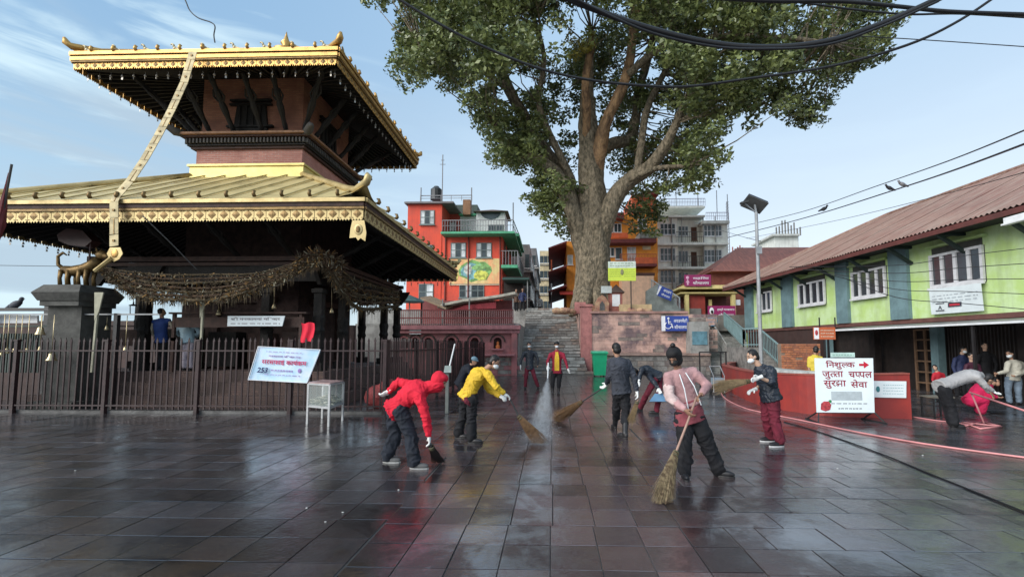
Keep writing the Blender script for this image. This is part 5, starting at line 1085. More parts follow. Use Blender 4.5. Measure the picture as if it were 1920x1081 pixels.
q = MB(); lettering(q, '253', cc-v*.16-u*.50, u, v, w=.26, h=.13, bold=.03, shear=.2); build('lettering', q, mat('navy_print', (.02, .03, .12)), t, fixn=False, kind='stuff')
q = MB(); strokes(q, cc-v*.15-u*.02, u, v, .55, .10, 1, rnd, .6); strokes(q, cc-v*.26, u, v, .9, .07, 1, rnd, .5); strokes(q, cc+v*.30, u, v, .9, .06, 1, rnd, .5); q.ell(cc-v*.13+u*.42, .045, .006, .055, n=8, k=6); build('print', q, mat('mauve_print', (.35, .25, .55)), t, fixn=False, kind='stuff')
# main standing sign
YS = 10.55
tl, tr, br, bl = at(1528, 670, YS+.12), at(1637, 671, YS+.12), at(1640, 773, YS-.08), at(1532, 768, YS-.08)
tl.z = tr.z; bl.z = br.z
t, u, v, n = board('standing_sign', 'large white standing sign with dark red writing and an arrow, before the low red wall', [tl, tr, br, bl], SW, th=.03)
W_, H_ = (tr-tl).length, (tl-bl).length; cc = (tl+br)/2; RI = mat('dark_red_lettering', (.26, .012, .03), rough=.6, var=.05)
G = lambda x, y: tl+u*(W_*x)-v*(H_*y)
for toks, gx, gy, ww, hh in ((['िन', 'शु', 'H:ल', 'क'], .43, .125, .50, .17), (['जु', 'H:त', 'ता'], .29, .32, .36, .15), (['च', 'H:प', 'प', 'ल'], .76, .31, .40, .115), (['सु', 'र', 'K:', 'ा'], .32, .49, .38, .155), (['से', 'वा'], .73, .475, .28, .15)):
    q = MB(); deva(q, toks, G(gx, gy), u, v, w=W_*ww, h=H_*hh, bold=.012); build('lettering', q, RI, t, fixn=False, kind='stuff')
q = MB().prism([G(x, y)+n*.003 for x, y in ((.75, .105), (.83, .105), (.83, .06), (.92, .125), (.83, .19), (.83, .145), (.75, .145))], n*.004); build('arrow', q, mat('arrow_red', (.50, .01, .03)), t)
q = MB(); q.prism([G(x, y)+n*.003 for x, y in ((.06, .95), (.07, .84), (.12, .80), (.20, .80), (.24, .86), (.22, .95), (.14, .98))], n*.003); build('emblem', q, mat('emblem_red', (.5, .06, .07), var=.5, scale=20), t)
q = MB(); q.ell(G(.225, .80)+n*.005, .035, .004, .035, n=8, k=6); build('emblem', q, mat('emblem_green', (.03, .25, .09)), t)
q = MB(); q.prism([G(x, y)+n*.002 for x, y in ((.25, .62), (.77, .62), (.77, .78), (.25, .78))], n*.001); build('grey_panel', q, mat('grey_print_panel', (.42, .47, .49), var=.15, scale=9), t)
q = MB(); strokes(q, G(.55, .84), u, v, W_*.62, H_*.05, 1, rnd, .5); strokes(q, G(.56, .93), u, v, W_*.40, H_*.06, 1, rnd, .5); build('print', q, INK, t, fixn=False, kind='stuff')
q = MB(); a, b = G(.28, -.02), G(.69, -.02); q.prism([a, b, b+v*H_*.085, a+v*H_*.085], -n*.02); build('header_plate', q, mat('mint_plate', (.50, .66, .60)), t); q = MB(); strokes(q, (a+b)/2+v*H_*.04, u, v, W_*.36, H_*.05, 1, rnd, .5); build('print', q, mat('green_ink', (.1, .3, .2)), t, fixn=False, kind='stuff')
for (x, sx_) in ((.04, -.12), (.96, .12)):
    c = G(x, .98); q = MB(); q.beam(c-n*.03, Vector((c.x+sx_, c.y-.15, .01)), .025); q.beam(c-n*.04, Vector((c.x+sx_*.3, c.y+.45, .01)), .025); q.beam(Vector((c.x+sx_, c.y-.2, .012)), Vector((c.x+sx_*.3, c.y+.5, .012)), .03); q.beam(c-n*.04+v*.3, c-n*.04, .03); build('leg', q, DARK, t)
build('cross_bar', MB().beam(G(.04, 1.0)-n*.05, G(.96, 1.0)-n*.05, .025), DARK, t)
# ================================================================ low red wall, curved
def smooth_path(pts, n_):
    out = []; P = [pts[0]]+pts+[pts[-1]]
    for i in range(1, len(P)-2):
        for j in range(n_):
            t = j/n_; out.append(.5*((2*P[i])+(-P[i-1]+P[i+1])*t+(2*P[i-1]-5*P[i]+4*P[i+1]-P[i+2])*t*t+(-P[i-1]+3*P[i]-3*P[i+1]+P[i+2])*t**3))
    return out+[P[-2]]
wpts = [Vector((9.6, 25.0, 0)), Vector((8.0, 21.8, 0)), gnd(1359, 727), gnd(1400, 750), gnd(1445, 764), gnd(1530, 777), gnd(1620, 782), gnd(1710, 785)]
wp = smooth_path(wpts, 6)
def wall_strip(path, th, z0, z1, m, name, parent, zend=None, off=0):
    q = MB(); k = len(path); rows = []
    for i, p in enumerate(path):
        d = (path[min(i+1, k-1)]-path[max(i-1, 0)]).normalized(); nn = Vector((-d.y, d.x, 0)); rows.append((p+nn*off, p+nn*(off+th)))
    f = lambda i: z1[0]+(z1[1]-z1[0])*i/(k-1) if isinstance(z1, tuple) else z1
    g_ = lambda i: z0[0]+(z0[1]-z0[0])*i/(k-1) if isinstance(z0, tuple) else z0
    vv = []
    for i, (a, b) in enumerate(rows):
        for p, z in ((a, g_(i)), (b, g_(i)), (b, f(i)), (a, f(i))): vv.append(Vector((p.x, p.y, z)))
    ff = [(i*4+j, i*4+(j+1) % 4, (i+1)*4+(j+1) % 4, (i+1)*4+j) for i in range(k-1) for j in range(4)]+[(0, 1, 2, 3), ((k-1)*4+3, (k-1)*4+2, (k-1)*4+1, (k-1)*4)]
    q.add(vv, ff); return build(name, q, m, parent)
lw = thing('low_red_wall', 'curved low dark red painted wall behind the standing sign', 'wall', (7.6, 9.3, 0))
RW = mat('dark_red_wall_paint', (.30, .036, .028), rough=.5, var=.25, scale=1.5, col2=(.22, .03, .028), coord='pos', bump=.1)
wall_strip(wp, .28, -.02, (.78, 1.02), RW, 'wall', lw); wall_strip(wp, .32, (.785, 1.025), (.815, 1.055), mat('rust_coping', (.30, .07, .05), coord='pos'), 'coping', lw, off=-.02)
c0 = [Vector((v_.x+.75, v_.y+.9, 0)) for v_ in wp[18:32]]
for i in range(0, len(c0)-2, 2): wall_strip([c0[i], c0[i+1], c0[i+2]-(c0[i+2]-c0[i+1])*.04], .5, -.02, .98, mat('pale_marble', (.52, .54, .53), rough=.35, var=.25, scale=4, coord='pos'), 'marble_slab', lw)
w0_, w1_ = wp[-4], wp[-1]; wd_ = (w1_-w0_).normalized(); wn_ = Vector((wd_.y, -wd_.x, 0)); k_ = lambda px, py: (lambda c: w0_+wd_*((c-w0_).dot(wd_))+wn_*.03+Vector((0, 0, c.z)))(at(px, py, w0_.y*.5+w1_.y*.5))
p = [k_(1641, 714), k_(1697, 714), k_(1697, 745), k_(1641, 745)]
t, u, v, n = board('small_notice', 'small white notice fixed on the red wall right of the standing sign', p, SW, th=.02); w_ = (p[1]-p[0]).length; h_ = (p[0]-p[3]).length; cc = sum(p, Vector())/4
q = MB(); strokes(q, cc+u*w_*.1, u, v, w_*.62, h_*.7, 4, rnd, .35); build('print', q, mat('teal_print', (.15, .38, .42)), t, fixn=False, kind='stuff'); q = MB().ell(cc-u*w_*.36+n*.004, .05, .006, .07, n=8, k=6); build('emblem', q, mat('teal_dark', (.05, .2, .22)), t)
# stool right of the wall end
s_ = thing('metal_stool', 'thin dark metal stool frame standing right of the end of the red wall', 'stool', (gnd(1735, 778).x, 11.0, 0)); x = s_.location.x
for dx in (-.25, .18):
    for dy in (0, .35): build('leg', MB().beam((x+dx, 11.0+dy, 0), (x+dx, 11.0+dy, .48), .03), DARK, s_)
build('seat', MB().bx(x-.28, x+.21, 10.97, 11.38, .48, .51), mat('worn_board', (.18, .16, .13)), s_); build('stretcher', MB().beam((x-.25, 11, .05), (x+.18, 11, .05), .02), DARK, s_)
# orange hanging sign
p = fix4(B4(1525, 613, 1566, 636, 15.2)); t, u, v, n = board('hanging_sign', 'orange and white sign hanging under the end of the green building', p, mat('orange_sign', (.55, .13, .05), var=.2)); w_ = (p[1]-p[0]).length; h_ = (p[0]-p[3]).length; cc = sum(p, Vector())/4
build('white_panel', MB().prism([cc-u*w_*.48+v*h_*.46+n*.001, cc-u*w_*.26+v*h_*.46+n*.001, cc-u*w_*.26-v*h_*.46+n*.001, cc-u*w_*.48-v*h_*.46+n*.001], n*.004), WPRINT, t); build('emblem', MB().ell(cc-u*w_*.37+n*.008+v*.02, .05, .006, .09, n=8, k=6), mat('emblem_red', (.5, .06, .07)), t)
q = MB(); strokes(q, cc+u*w_*.12, u, v, w_*.6, h_*.75, 3, rnd, .5); build('print', q, mat('cream_print', (.75, .6, .45)), t, fixn=False, kind='stuff'); build('hanger', MB().beam((p[3].x+.2, 15.2, p[0].z), (p[3].x+.2, 15.2, 2.6), .03).beam((p[3].x+.7, 15.2, p[0].z), (p[3].x+.7, 15.2, 2.6), .03).beam((p[3].x+.35, 15.22, 0), (p[3].x+.35, 15.22, p[3].z), .05), DARK, t)
# ================================================================ lamp post
lx = at(1426, 640, 15.5).x
lp = thing('solar_street_lamp', 'grey street lamp post with a solar panel on top behind the low red wall', 'street lamp', (lx, 15.5, 0))
GAL = mat('galvanised_steel', (.38, .39, .40), rough=.45, metal=.5, var=.25)
tz = at(1412, 398, 15.5).z
build('pole', MB().tube([(lx, 15.5, 0), (lx, 15.5, 3.5), (lx, 15.5, tz)], [.075, .06, .05], 10), GAL, lp); build('pole_base', MB().bx(lx-.2, lx+.2, 15.3, 15.7, -.01, .05).lathe((lx, 15.5, .05), [(.13, 0), (.08, .2)], 8), GAL, lp)
pc = Vector((lx-.05, 15.5, tz+.32)); M = Matrix.Rotation(R(24), 3, 'Y') @ Matrix.Rotation(R(-28), 3, 'X'); build('solar_panel', MB().box(pc, (.68, .50, .045), M=M), mat('solar_cells', (.02, .025, .04), rough=.2, spec=.8), lp); build('panel_frame', MB().box(pc-Vector((0, 0, .05)), (.71, .53, .03), M=M), mat('dark_frame_back', (.10, .10, .10)), lp)
build('bracket', MB().beam((lx, 15.5, tz-.05), pc, .05).beam((lx, 15.5, tz-.02), (lx-.42, 15.4, tz+.28), .035), GAL, lp); build('lamp_head', MB().box((lx-.45, 15.35, tz+.30), (.26, .14, .07), M=Matrix.Rotation(R(-15), 3, 'Y')), mat('dark_housing', (.05, .05, .05)), lp); build('meter_box', MB().bx(lx-.07, lx+.10, 15.38, 15.43, 4.75, 5.0), GAL, lp)
# bin
bc = Vector((at(1124, 700, 25.6).x, 25.6, 0)); gbn = thing('green_bin', 'tall green wheelie bin standing before the terrace wall', 'bin', bc)
GP = mat('green_plastic', (.015, .42, .19), rough=.4, var=.1); q = MB(); w0, w1, hh = .30, .40, 1.30; q.hexa([bc+Vector(p) for p in ((-w0, -w0, .06), (w0, -w0, .06), (w0, w0, .06), (-w0, w0, .06), (-w1, -w1, hh), (w1, -w1, hh), (w1, w1, hh), (-w1, w1, hh))]); build('bin_body', q, GP, gbn)
build('bin_rim', MB().box(bc+Vector((0, 0, hh-.04)), (.90, .90, .07)), GP, gbn); build('bin_lid', MB().hexa([bc+Vector(p) for p in ((-.45, -.45, hh), (.45, -.45, hh), (.45, .45, hh+.03), (-.45, .45, hh+.03), (-.40, -.40, hh+.06), (.40, -.40, hh+.06), (.40, .40, hh+.09), (-.40, .40, hh+.09))]), mat('green_lid', (.10, .50, .30), rough=.4), gbn)
for s2 in (-1, 1): build('wheel', MB().tube([bc+Vector((s2*.22, .3, .09)), bc+Vector((s2*.29, .3, .09))], .09, 12), DARK, gbn)
# donation box
D0 = gnd(576, 797); dx0, dx1 = at(573, 797, 8.45).x, at(641, 797, 8.45).x
dn = thing('donation_box', 'aluminium framed glass donation box on legs with bank notes inside', 'donation box', ((dx0+dx1)/2, 8.6, 0))
ALU = mat('aluminium_frame', (.50, .50, .50), rough=.4, metal=.5, var=.2); ya, yb = 8.3, 8.95; zt = .98; zb_ = .36; xr0, xr1 = at(575, 797, 8.3).x, at(618, 797, 8.3).x
corners = [gnd(576, 794), gnd(616, 799), gnd(642, 788)]; corners.append(corners[0]+corners[2]-corners[1]); zt = .86; zb_ = .38
for c in corners: build('leg', MB().beam(c, c+Vector((0, 0, zt)), .04), ALU, dn)
for z_ in (zb_, zt):
    for a, b in zip(corners, corners[1:]+corners[:1]): build('frame_rail', MB().beam(a+Vector((0, 0, z_)), b+Vector((0, 0, z_)), .035), ALU, dn)
build('top_plate', MB().prism([c+Vector((0, 0, zt+.02)) for c in corners], (0, 0, .02)), mat('rosy_top', (.38, .26, .25), rough=.3), dn); build('floor_plate', MB().prism([c+Vector((0, 0, zb_+.018)) for c in corners], (0, 0, .012)), ALU, dn)
GLS = bpy.data.materials.new('clear_glass'); GLS.use_nodes = True; b_ = GLS.node_tree.nodes['Principled BSDF']; b_.inputs['Base Color'].default_value = (.75, .85, .82, 1); b_.inputs['Roughness'].default_value = .03; b_.inputs['Alpha'].default_value = .18
for a, b in zip(corners, corners[1:]+corners[:1]): build('glass_pane', MB().add([a+Vector((0, 0, zb_+.02)), b+Vector((0, 0, zb_+.02)), b+Vector((0, 0, zt-.02)), a+Vector((0, 0, zt-.02))], [(0, 1, 2, 3)]), GLS, dn)
q = MB(); 
for i in range(170):
    a, b = rnd.random(), rnd.random(); c = corners[0].lerp(corners[1], .06+a*.88).lerp(corners[3].lerp(corners[2], .06+a*.88), .06+b*.88); q.box(c+Vector((0, 0, zb_+.04+rnd.random()*.16*(1-abs(a-.4)))), (.11, .055, .004), M=Matrix.Rotation(rnd.random()*6, 3, 'Z') @ Matrix.Rotation(rnd.uniform(-.9, .9), 3, 'X'))
single('bank_notes', q, mat('crumpled_notes', (.48, .46, .36), var=.5, scale=14), 'heap of crumpled bank notes inside the glass donation box', 'bank notes', kind='stuff')
# ================================================================ big tree
BARK = mat('grey_brown_bark', (.27, .215, .145), rough=.9, scale=5.5, stretch=(1, 1, .5), col2=(.075, .062, .040), bump=.8, bscale=9, coord='pos', mix=(.38, .62), detail=8)
BARKO = mat('orange_brown_bark', (.40, .24, .12), rough=.9, scale=2.5, stretch=(1, 1, .5), col2=(.12, .07, .04), bump=.8, bscale=9, coord='pos', mix=(.38, .62), detail=8)
TY = 26.5
tree = thing('banyan_tree', 'huge old broad-leaved tree with a massive forked trunk on the platform beside the stairs', 'tree', (at(1110, 575, TY).x, TY, 3.3))
limbs = []
def limb(pts, name, m, n=14, rough=.10, sub=8):
    P = [(at(x, y, TY+d), r*.93*(TY+d)/F) for x, y, d, r in pts]; path = smooth_path([p for p, r in P], sub); rr = []
    for i in range(len(path)):
        t = min(len(P)-1.0001, i/sub); k = int(t); f = t-k; rr.append(P[k][1]*(1-f)+P[min(k+1, len(P)-1)][1]*f)
    q = MB(); o = len(q.v); q.tube(path, rr, n)
    for i in range(len(path)):
        c = path[i]
        for j in range(n):
            v = q.v[o+i*n+j]; d = v-c; a = 2*PI*j/n
            fl = 1+rough*(math.sin(a*5+i*.08)*.5+noise.noise(v*1.4)*1.3+.55*noise.noise(Vector((v.x*3.2, v.y*3.2, v.z*1.6)))+.35*(.5-abs(noise.noise(Vector((v.x*6, v.y*6, v.z*2.2))))*2)); q.v[o+i*n+j] = c+d*fl
    build(name, q, m, tree, smooth=True); limbs.extend(list(zip(path, rr)))
limb([(1110, 590, 0, 44), (1110, 568, 0, 38), (1112, 530, 0, 35), (1112, 480, 0, 34), (1110, 430, 0, 34), (1110, 395, 0, 32), (1108, 350, 0, 27), (1106, 300, 0, 23), (1103, 240, 0, 20), (1101, 180, 0, 13), (1104, 130, 0, 10), (1110, 60, 0, 7)], 'trunk', BARK, n=56, rough=.09)
limb([(1100, 505, .3, 14), (1092, 460, -.2, 19), (1078, 410, -.4, 19), (1062, 360, -.3, 17), (1040, 325, 0, 15), (1012, 303, .3, 13), (975, 290, .3, 12), (955, 268, 0, 9), (925, 235, -.3, 6)], 'limb', BARK, n=16)
limb([(1120, 500, .3, 12), (1128, 450, -.2, 17), (1138, 408, -.5, 19), (1152, 370, -.6, 18), (1180, 338, -.7, 16), (1215, 315, -1, 14), (1240, 285, -1.5, 12), (1262, 245, -2, 9), (1285, 190, -2.5, 7), (1320, 120, -3, 5)], 'limb', BARK, n=16)
limb([(1085, 380, .6, 14), (1062, 340, 1.0, 13), (1035, 300, 1.4, 13), (1005, 262, 1.7, 13), (980, 215, 2, 12), (955, 170, 2.2, 11), (935, 120, 2.3, 9), (905, 60, 2.5, 7), (870, -20, 3, 6)], 'limb', BARK, n=14)
limb([(1113, 352, .5, 5), (1118, 320, -.1, 14), (1126, 270, -.6, 14), (1140, 220, -.9, 12), (1160, 180, -1.2, 11), (1178, 130, -1.4, 10), (1188, 60, -1.5, 9), (1200, -40, -1.6, 8)], 'limb', BARKO, n=14)
limb([(1108, 315, .4, 5), (1118, 290, .5, 12), (1150, 268, 1, 12), (1180, 262, 1.5, 12), (1192, 220, 2, 10), (1198, 170, 2.5, 9), (1220, 90, 3, 8), (1250, -40, 3, 7)], 'limb', BARK, n=12)
limb([(1100, 260, -.3, 8), (1100, 200, -1.0, 9), (1098, 150, -1.4, 8), (1108, 90, -1.6, 8), (1110, 60, -1.6, 6)], 'limb', BARKO, n=12)
limb([(1082, 372, .5, 4), (1070, 335, .5, 9), (1050, 290, .2, 8), (1030, 250, 0, 7), (1010, 190, -.5, 6), (1020, 110, -1, 5), (1000, 30, -1, 5)], 'limb', BARK, n=10)
limb([(1178, 338, -1, 7), (1230, 316, -1.4, 5), (1275, 312, -2, 4), (1300, 308, -2.4, 3)], 'limb', BARK, n=10)
limb([(1192, 330, -.8, 4), (1197, 305, -.7, 8), (1205, 250, -.5, 8), (1215, 200, 0, 7), (1250, 130, 1, 6), (1300, 60, 2, 5), (1380, 0, 2, 5)], 'limb', BARK, n=10)
limb([(1178, 140, -1.5, 8), (1240, 90, -2.5, 7), (1340, 70, -3.5, 6), (1450, 70, -4, 5), (1560, 80, -4.5, 3)], 'limb', BARK, n=10)
limb([(955, 170, 2, 7), (900, 130, 1, 6), (840, 100, 0, 5), (790, 90, -1, 3)], 'limb', BARK, n=10)
limb([(1190, 40, -1.5, 9), (1180, -150, 0, 8), (1150, -330, 1, 6)], 'limb', BARK, n=10); limb([(905, 60, 2.5, 7), (930, -120, 2, 6), (1000, -300, 2, 5)], 'limb', BARK, n=10)
# buttress roots
for (x, y, d) in ((1070, 590, -1.2), (1092, 596, -1.9), (1130, 598, -1.8), (1158, 588, -1.0), (1100, 590, 1.5)):
    a = at(1108+(x-1108)*.35, 545, TY+d*.3); b = at(x, y, TY+d); b.z = 3.32; m_ = a.lerp(b, .55)+Vector((0, 0, -.05)); build('root', MB().tube([a, m_, b], [.5, .36, .14], 10), BARK, tree, smooth=True)
for m_ in (BARK, BARKO):
    for nd in m_.node_tree.nodes:
        if nd.type == 'BUMP': nd.inputs['Distance'].default_value = .14; nd.inputs['Strength'].default_value = 1.0
# leaf clumps
def inpoly(x, y, P):
    c = False; j = len(P)-1
    for i in range(len(P)):
        if (P[i][1] > y) != (P[j][1] > y) and x < (P[j][0]-P[i][0])*(y-P[i][1])/(P[j][1]-P[i][1])+P[i][0]: c = not c
        j = i
    return c
crown = [(705, -60), (720, 8), (752, 18), (758, 60), (755, 105), (775, 135), (835, 145), (872, 165), (885, 205), (915, 240), (925, 285), (960, 312), (985, 300), (1010, 335), (1012, 385), (1040, 420), (1060, 435), (1062, 380), (1060, 330), (1150, 300), (1210, 330), (1262, 345), (1270, 300), (1280, 305), (1308, 330), (1330, 290), (1345, 225), (1395, 205), (1430, 180), (1465, 205), (1535, 215), (1560, 165), (1600, 125), (1645, 95), (1640, 40), (1650, -60), (1600, -260), (1400, -430), (1150, -520), (900, -400), (760, -220)]
cl = []; r_ = random.Random(11); tries = 0
mind = 20
def hole(x, y):
    v = noise.noise(Vector((x*.011, y*.011, 3.3)))
    return v > .16 and y > -20
while len(cl) < 900 and tries < 60000:
    tries += 1; x, y = r_.uniform(700, 1660), r_.uniform(-520, 440)
    if not inpoly(x, y, crown): continue
    if hole(x, y): continue
    if y < -80 and r_.random() < .45: continue
    if 1065 < x < 1150 and y > 150 and r_.random() < .75: continue
    if 1150 < x < 1230 and 270 < y < 330 and r_.random() < .8: continue
    ex_ = 1-((x-1150)/520)**2; ey = 1-((y+60)/480)**2; dd = 7*math.sqrt(max(.05, min(ex_, 1)*max(ey, .05)))
    d = r_.uniform(-dd, dd)
    if 1060 < x < 1240 and y > 60: d = abs(d)+1.2 if r_.random() < .85 else d
    if 925 < x < 1290 and 110 < y < 345: d = abs(d)+.8
    if any(abs(c[0]-x) < mind*.8 and abs(c[1]-y) < mind*.7 and abs(c[2]-d) < 1.8 for c in cl): continue
    cl.append((x, y, d, r_.uniform(.6, 1.05)))
# single hanging sprays along the lower edges
for (x, y, s_) in ((1195, 365, .7), (1215, 380, .8), (1228, 400, .7), (1190, 395, .6), (1208, 420, .7), (1180, 400, .5), (1220, 428, .45), (1170, 345, .6), (1225, 360, .6), (1300, 345, .55), (1318, 322, .5), (1320, 300, .5), (1245, 350, .55), (1035, 425, .5), (1020, 400, .55), (1012, 375, .6), (1040, 395, .55), (1015, 350, .65), (1000, 330, .6), (1045, 360, .6), (1440, 195, .5), (1540, 222, .4), (1500, 200, .5), (775, 125, .5), (760, 70, .5), (840, 155, .5), (820, 135, .5), (700, 5, .5), (712, -10, .6), (1655, 75, .4), (1650, 110, .45), (1600, 120, .5), (1475, 175, .5)):
    cl.append((x, y, r_.uniform(-1.5, 1.5) if x > 1240 or x < 1060 else 2.2, s_))
for i in range(64):      # foliage hanging over and between the lower limbs
    x, y = r_.uniform(880, 1010), r_.uniform(175, 325)
    if inpoly(x, y, crown): cl.append((x, y, r_.uniform(-2.2, 2.5), r_.uniform(.45, .75)))
for i in range(34):
    x, y = r_.choice((r_.uniform(1010, 1085), r_.uniform(1150, 1300))), r_.uniform(150, 330)
    if inpoly(x, y, crown): cl.append((x, y, r_.uniform(.6, 3.5), r_.uniform(.45, .7)))
rs_ = np.random.RandomState(5)
LV = {}
def leafmat(name, c1, c2):
    m = bpy.data.materials.new(name); m.use_nodes = True; n = m.node_tree.nodes; l = m.node_tree.links; b = n['Principled BSDF']; b.inputs['Roughness'].default_value = .38; b.inputs['Specular IOR Level'].default_value = .5
    g = n.new('ShaderNodeNewGeometry'); no = n.new('ShaderNodeTexNoise'); no.inputs['Scale'].default_value = .45; no.inputs['Detail'].default_value = 3; l.new(g.outputs['Position'], no.inputs['Vector'])
    wn = n.new('ShaderNodeMath'); wn.operation = 'MULTIPLY'; l.new(g.outputs['Random Per Island'], wn.inputs[0]); wn.inputs[1].default_value = .5
    ad = n.new('ShaderNodeMath'); l.new(no.outputs[0], ad.inputs[0]); l.new(wn.outputs[0], ad.inputs[1])
    mr_ = n.new('ShaderNodeMapRange'); l.new(ad.outputs[0], mr_.inputs[0]); mr_.inputs[1].default_value = .5; mr_.inputs[2].default_value = 1.0
    mx = n.new('ShaderNodeMix'); mx.data_type = 'RGBA'; l.new(mr_.outputs[0], mx.inputs[0]); mx.inputs[6].default_value = (*c1, 1); mx.inputs[7].default_value = (*c2, 1); l.new(mx.outputs[2], b.inputs['Base Color'])
    tr_ = n.new('ShaderNodeBsdfTranslucent'); l.new(mx.outputs[2], tr_.inputs[0]); ms = n.new('ShaderNodeMixShader'); ms.inputs[0].default_value = .22; o = n['Material Output']; l.new(b.outputs[0], ms.inputs[1]); l.new(tr_.outputs[0], ms.inputs[2]); l.new(ms.outputs[0], o.inputs['Surface'])
    return m
LEAF = leafmat('dark_green_leaves', (.062, .086, .032), (.23, .265, .088)); LEAFY = leafmat('yellowing_leaves', (.16, .15, .03), (.30, .26, .05))
def leaves(name, clumps, m, per=330, size=.17):
    V, n_tot = [], 0
    for (x, y, d, s) in clumps:
        Y = TY+d; c = at(x, y, Y); k = int(per*(s/.85)**2.2)
        p = rs_.normal(size=(k, 3)); p /= np.linalg.norm(p, axis=1)[:, None]; p *= (rs_.uniform(.15, 1, size=(k, 1))**.45)
        nb = 5; cen = rs_.normal(size=(nb, 3))*.55; w = rs_.randint(0, nb, k)      # break every clump into sprays
        p = p*.62+cen[w]; p *= np.array([1.15, 1.15, .8])*s
        p += np.array(c); sz = rs_.uniform(.5, 1.5, size=(k, 1))*size*rs_.uniform(.8, 1.15)
        a = rs_.normal(size=(k, 3)); a[:, 2] *= .55; a[:, 2] -= .3; a /= np.linalg.norm(a, axis=1)[:, None]
        b = rs_.normal(size=(k, 3)); b -= a*(a*b).sum(1)[:, None]; b /= np.linalg.norm(b, axis=1)[:, None]
        q = np.stack([p-a*sz*.6, p+b*sz*.30, p+a*sz*.6, p-b*sz*.30], 1); V.append(q.reshape(-1, 3))
    V = np.concatenate(V)-np.array(tree.location); k = len(V)//4
    me = bpy.data.meshes.new(name); me.vertices.add(len(V)); me.vertices.foreach_set('co', V.astype(np.float32).ravel()); me.loops.add(k*4); me.loops.foreach_set('vertex_index', np.arange(k*4, dtype=np.int32)); me.polygons.add(k); me.polygons.foreach_set('loop_start', np.arange(0, k*4, 4, dtype=np.int32)); me.update(calc_edges=True); me.materials.append(m)
    o = bpy.data.objects.new(name, me); COL.objects.link(o); o.parent = tree; return o
leaves('crown', cl, LEAF, per=370, size=.20)['kind'] = 'stuff'
leaves('new_leaves', [(1068, 45, -2.2, .38), (1070, 70, -2.2, .42), (1085, 85, -2.2, .4), (1105, 80, -2.2, .34), (1098, 95, -2.2, .4), (1108, 62, -2.2, .28), (1080, 105, -2.2, .3)], LEAFY, per=500, size=.16)['kind'] = 'stuff'
q = MB(); L_ = [(p, r) for p, r in limbs if r > .03]
for (x, y, d, s) in cl:
    c = at(x, y, TY+d); best = min(L_, key=lambda t: (t[0]-c).length+max(0, t[0].z-c.z)*.8)
    if (best[0]-c).length < .5: continue
    m_ = best[0].lerp(c, .5)+Vector((r_.uniform(-.4, .4), r_.uniform(-.4, .4), -.12*(best[0]-c).length*.5)); q.tube([best[0], m_, c], [min(best[1]*.6, .05), .03, .010], 5)
build('twigs', q, BARK, tree, kind='stuff')
for o in COL.objects:      # the slope behind the square: everything from the niche wall back stands on it
    if o.parent is None and o.type in ('MESH', 'EMPTY') and (o.location.y > 20.6 or o.name in ('terrace', 'upper_street', 'tree_platform')) and not o.get('noscale') and not o.name.startswith(('green_building', 'awning', 'ground', 'green_bin')):
        C_ = Vector((0, 0, CAMZ)); o.location = C_+(o.location-C_)*1.25; o.scale = (1.25, 1.25, 1.25)
for o in COL.objects:
    if 'noscale' in o: del o['noscale']
# ================================================================ overhead cables
BLK = mat('black_cable', (.012, .012, .014), rough=.5, var=.1)
def cable(label, pts, r, m=BLK, sub=6, group='overhead cables', cat='cable', name='cable'):
    path = smooth_path([at(x, y, Y) for x, y, Y in pts], sub); q = MB().tube(path, r, 6); return single(name, q, m, label, cat, loc=path[len(path)//2], group=group, smooth=True)
cable('thick black cable sagging from the upper left across the tree crown to the upper right', [(700, -40, 7.5), (750, 0, 7.6), (870, 70, 7.9), (1000, 125, 8.2), (1100, 149, 8.4), (1200, 160, 8.5), (1290, 162, 8.5), (1400, 148, 8.4), (1560, 124, 8.1), (1700, 85, 7.8), (1800, 38, 7.6), (1900, -30, 7.4)], .023)
cable('thickest black cable bundle in a shallow U below the top edge over the tree', [(1020, -30, 6.2), (1070, 0, 6.3), (1200, 48, 6.5), (1330, 80, 6.6), (1440, 89, 6.6), (1550, 78, 6.5), (1650, 46, 6.4), (1755, 0, 6.2), (1830, -40, 6.1)], .042)
cable('second strand twisted along the thickest cable bundle', [(1030, -26, 6.15), (1200, 54, 6.45), (1330, 86, 6.55), (1440, 92, 6.5), (1550, 84, 6.45), (1650, 51, 6.35), (1760, 2, 6.15)], .018)
cable('black cable running almost level along the top right corner', [(1300, -6, 7), (1440, 2, 7), (1580, 3, 7), (1680, 12, 7), (1780, 22, 7), (1940, 28, 7)], .030)
cable('thinner cable just under the level top right cable', [(1300, -16, 7.3), (1500, 5, 7.3), (1600, 18, 7.3), (1700, 27, 7.3), (1800, 26, 7.3), (1940, 34, 7.3)], .016)
cable('thin straight wire right of the tree crown near the top right', [(1560, 66, 14), (1700, 73, 14), (1940, 89, 14)], .014)
cable('upper of the two long wires rising to the right above the corrugated roof', [(1364, 430, 45), (1500, 398, 35), (1640, 350, 25), (1780, 301, 17), (1960, 228, 11)], .022)
cable('lower long wire with birds on it rising to the right above the corrugated roof', [(1364, 445, 45), (1450, 424, 38), (1545, 398, 31), (1690, 352, 22), (1800, 315, 16), (1960, 255, 11)], .03)
cable('faint wire crossing the ridge of the corrugated roof', [(1400, 447, 40), (1560, 415, 28), (1740, 372, 18), (1960, 312, 11)], .012)
cable('faint wire from the lamp post towards the masts on the left', [(1300, 416, 44), (1380, 440, 30), (1426, 452, 15.5)], .012)
for i in range(5):
    cable(['topmost', 'second', 'third', 'fourth', 'lowest'][i]+' of the five thin wires strung along the green wall', [(1480+i*25, 500+i*5, 13.5+.2*i), (1680, 497+i*15, 12.5), (1800, 480+i*22, 11.8), (1950, 462+i*30, 11)], .010, group='thin wires along the green wall')
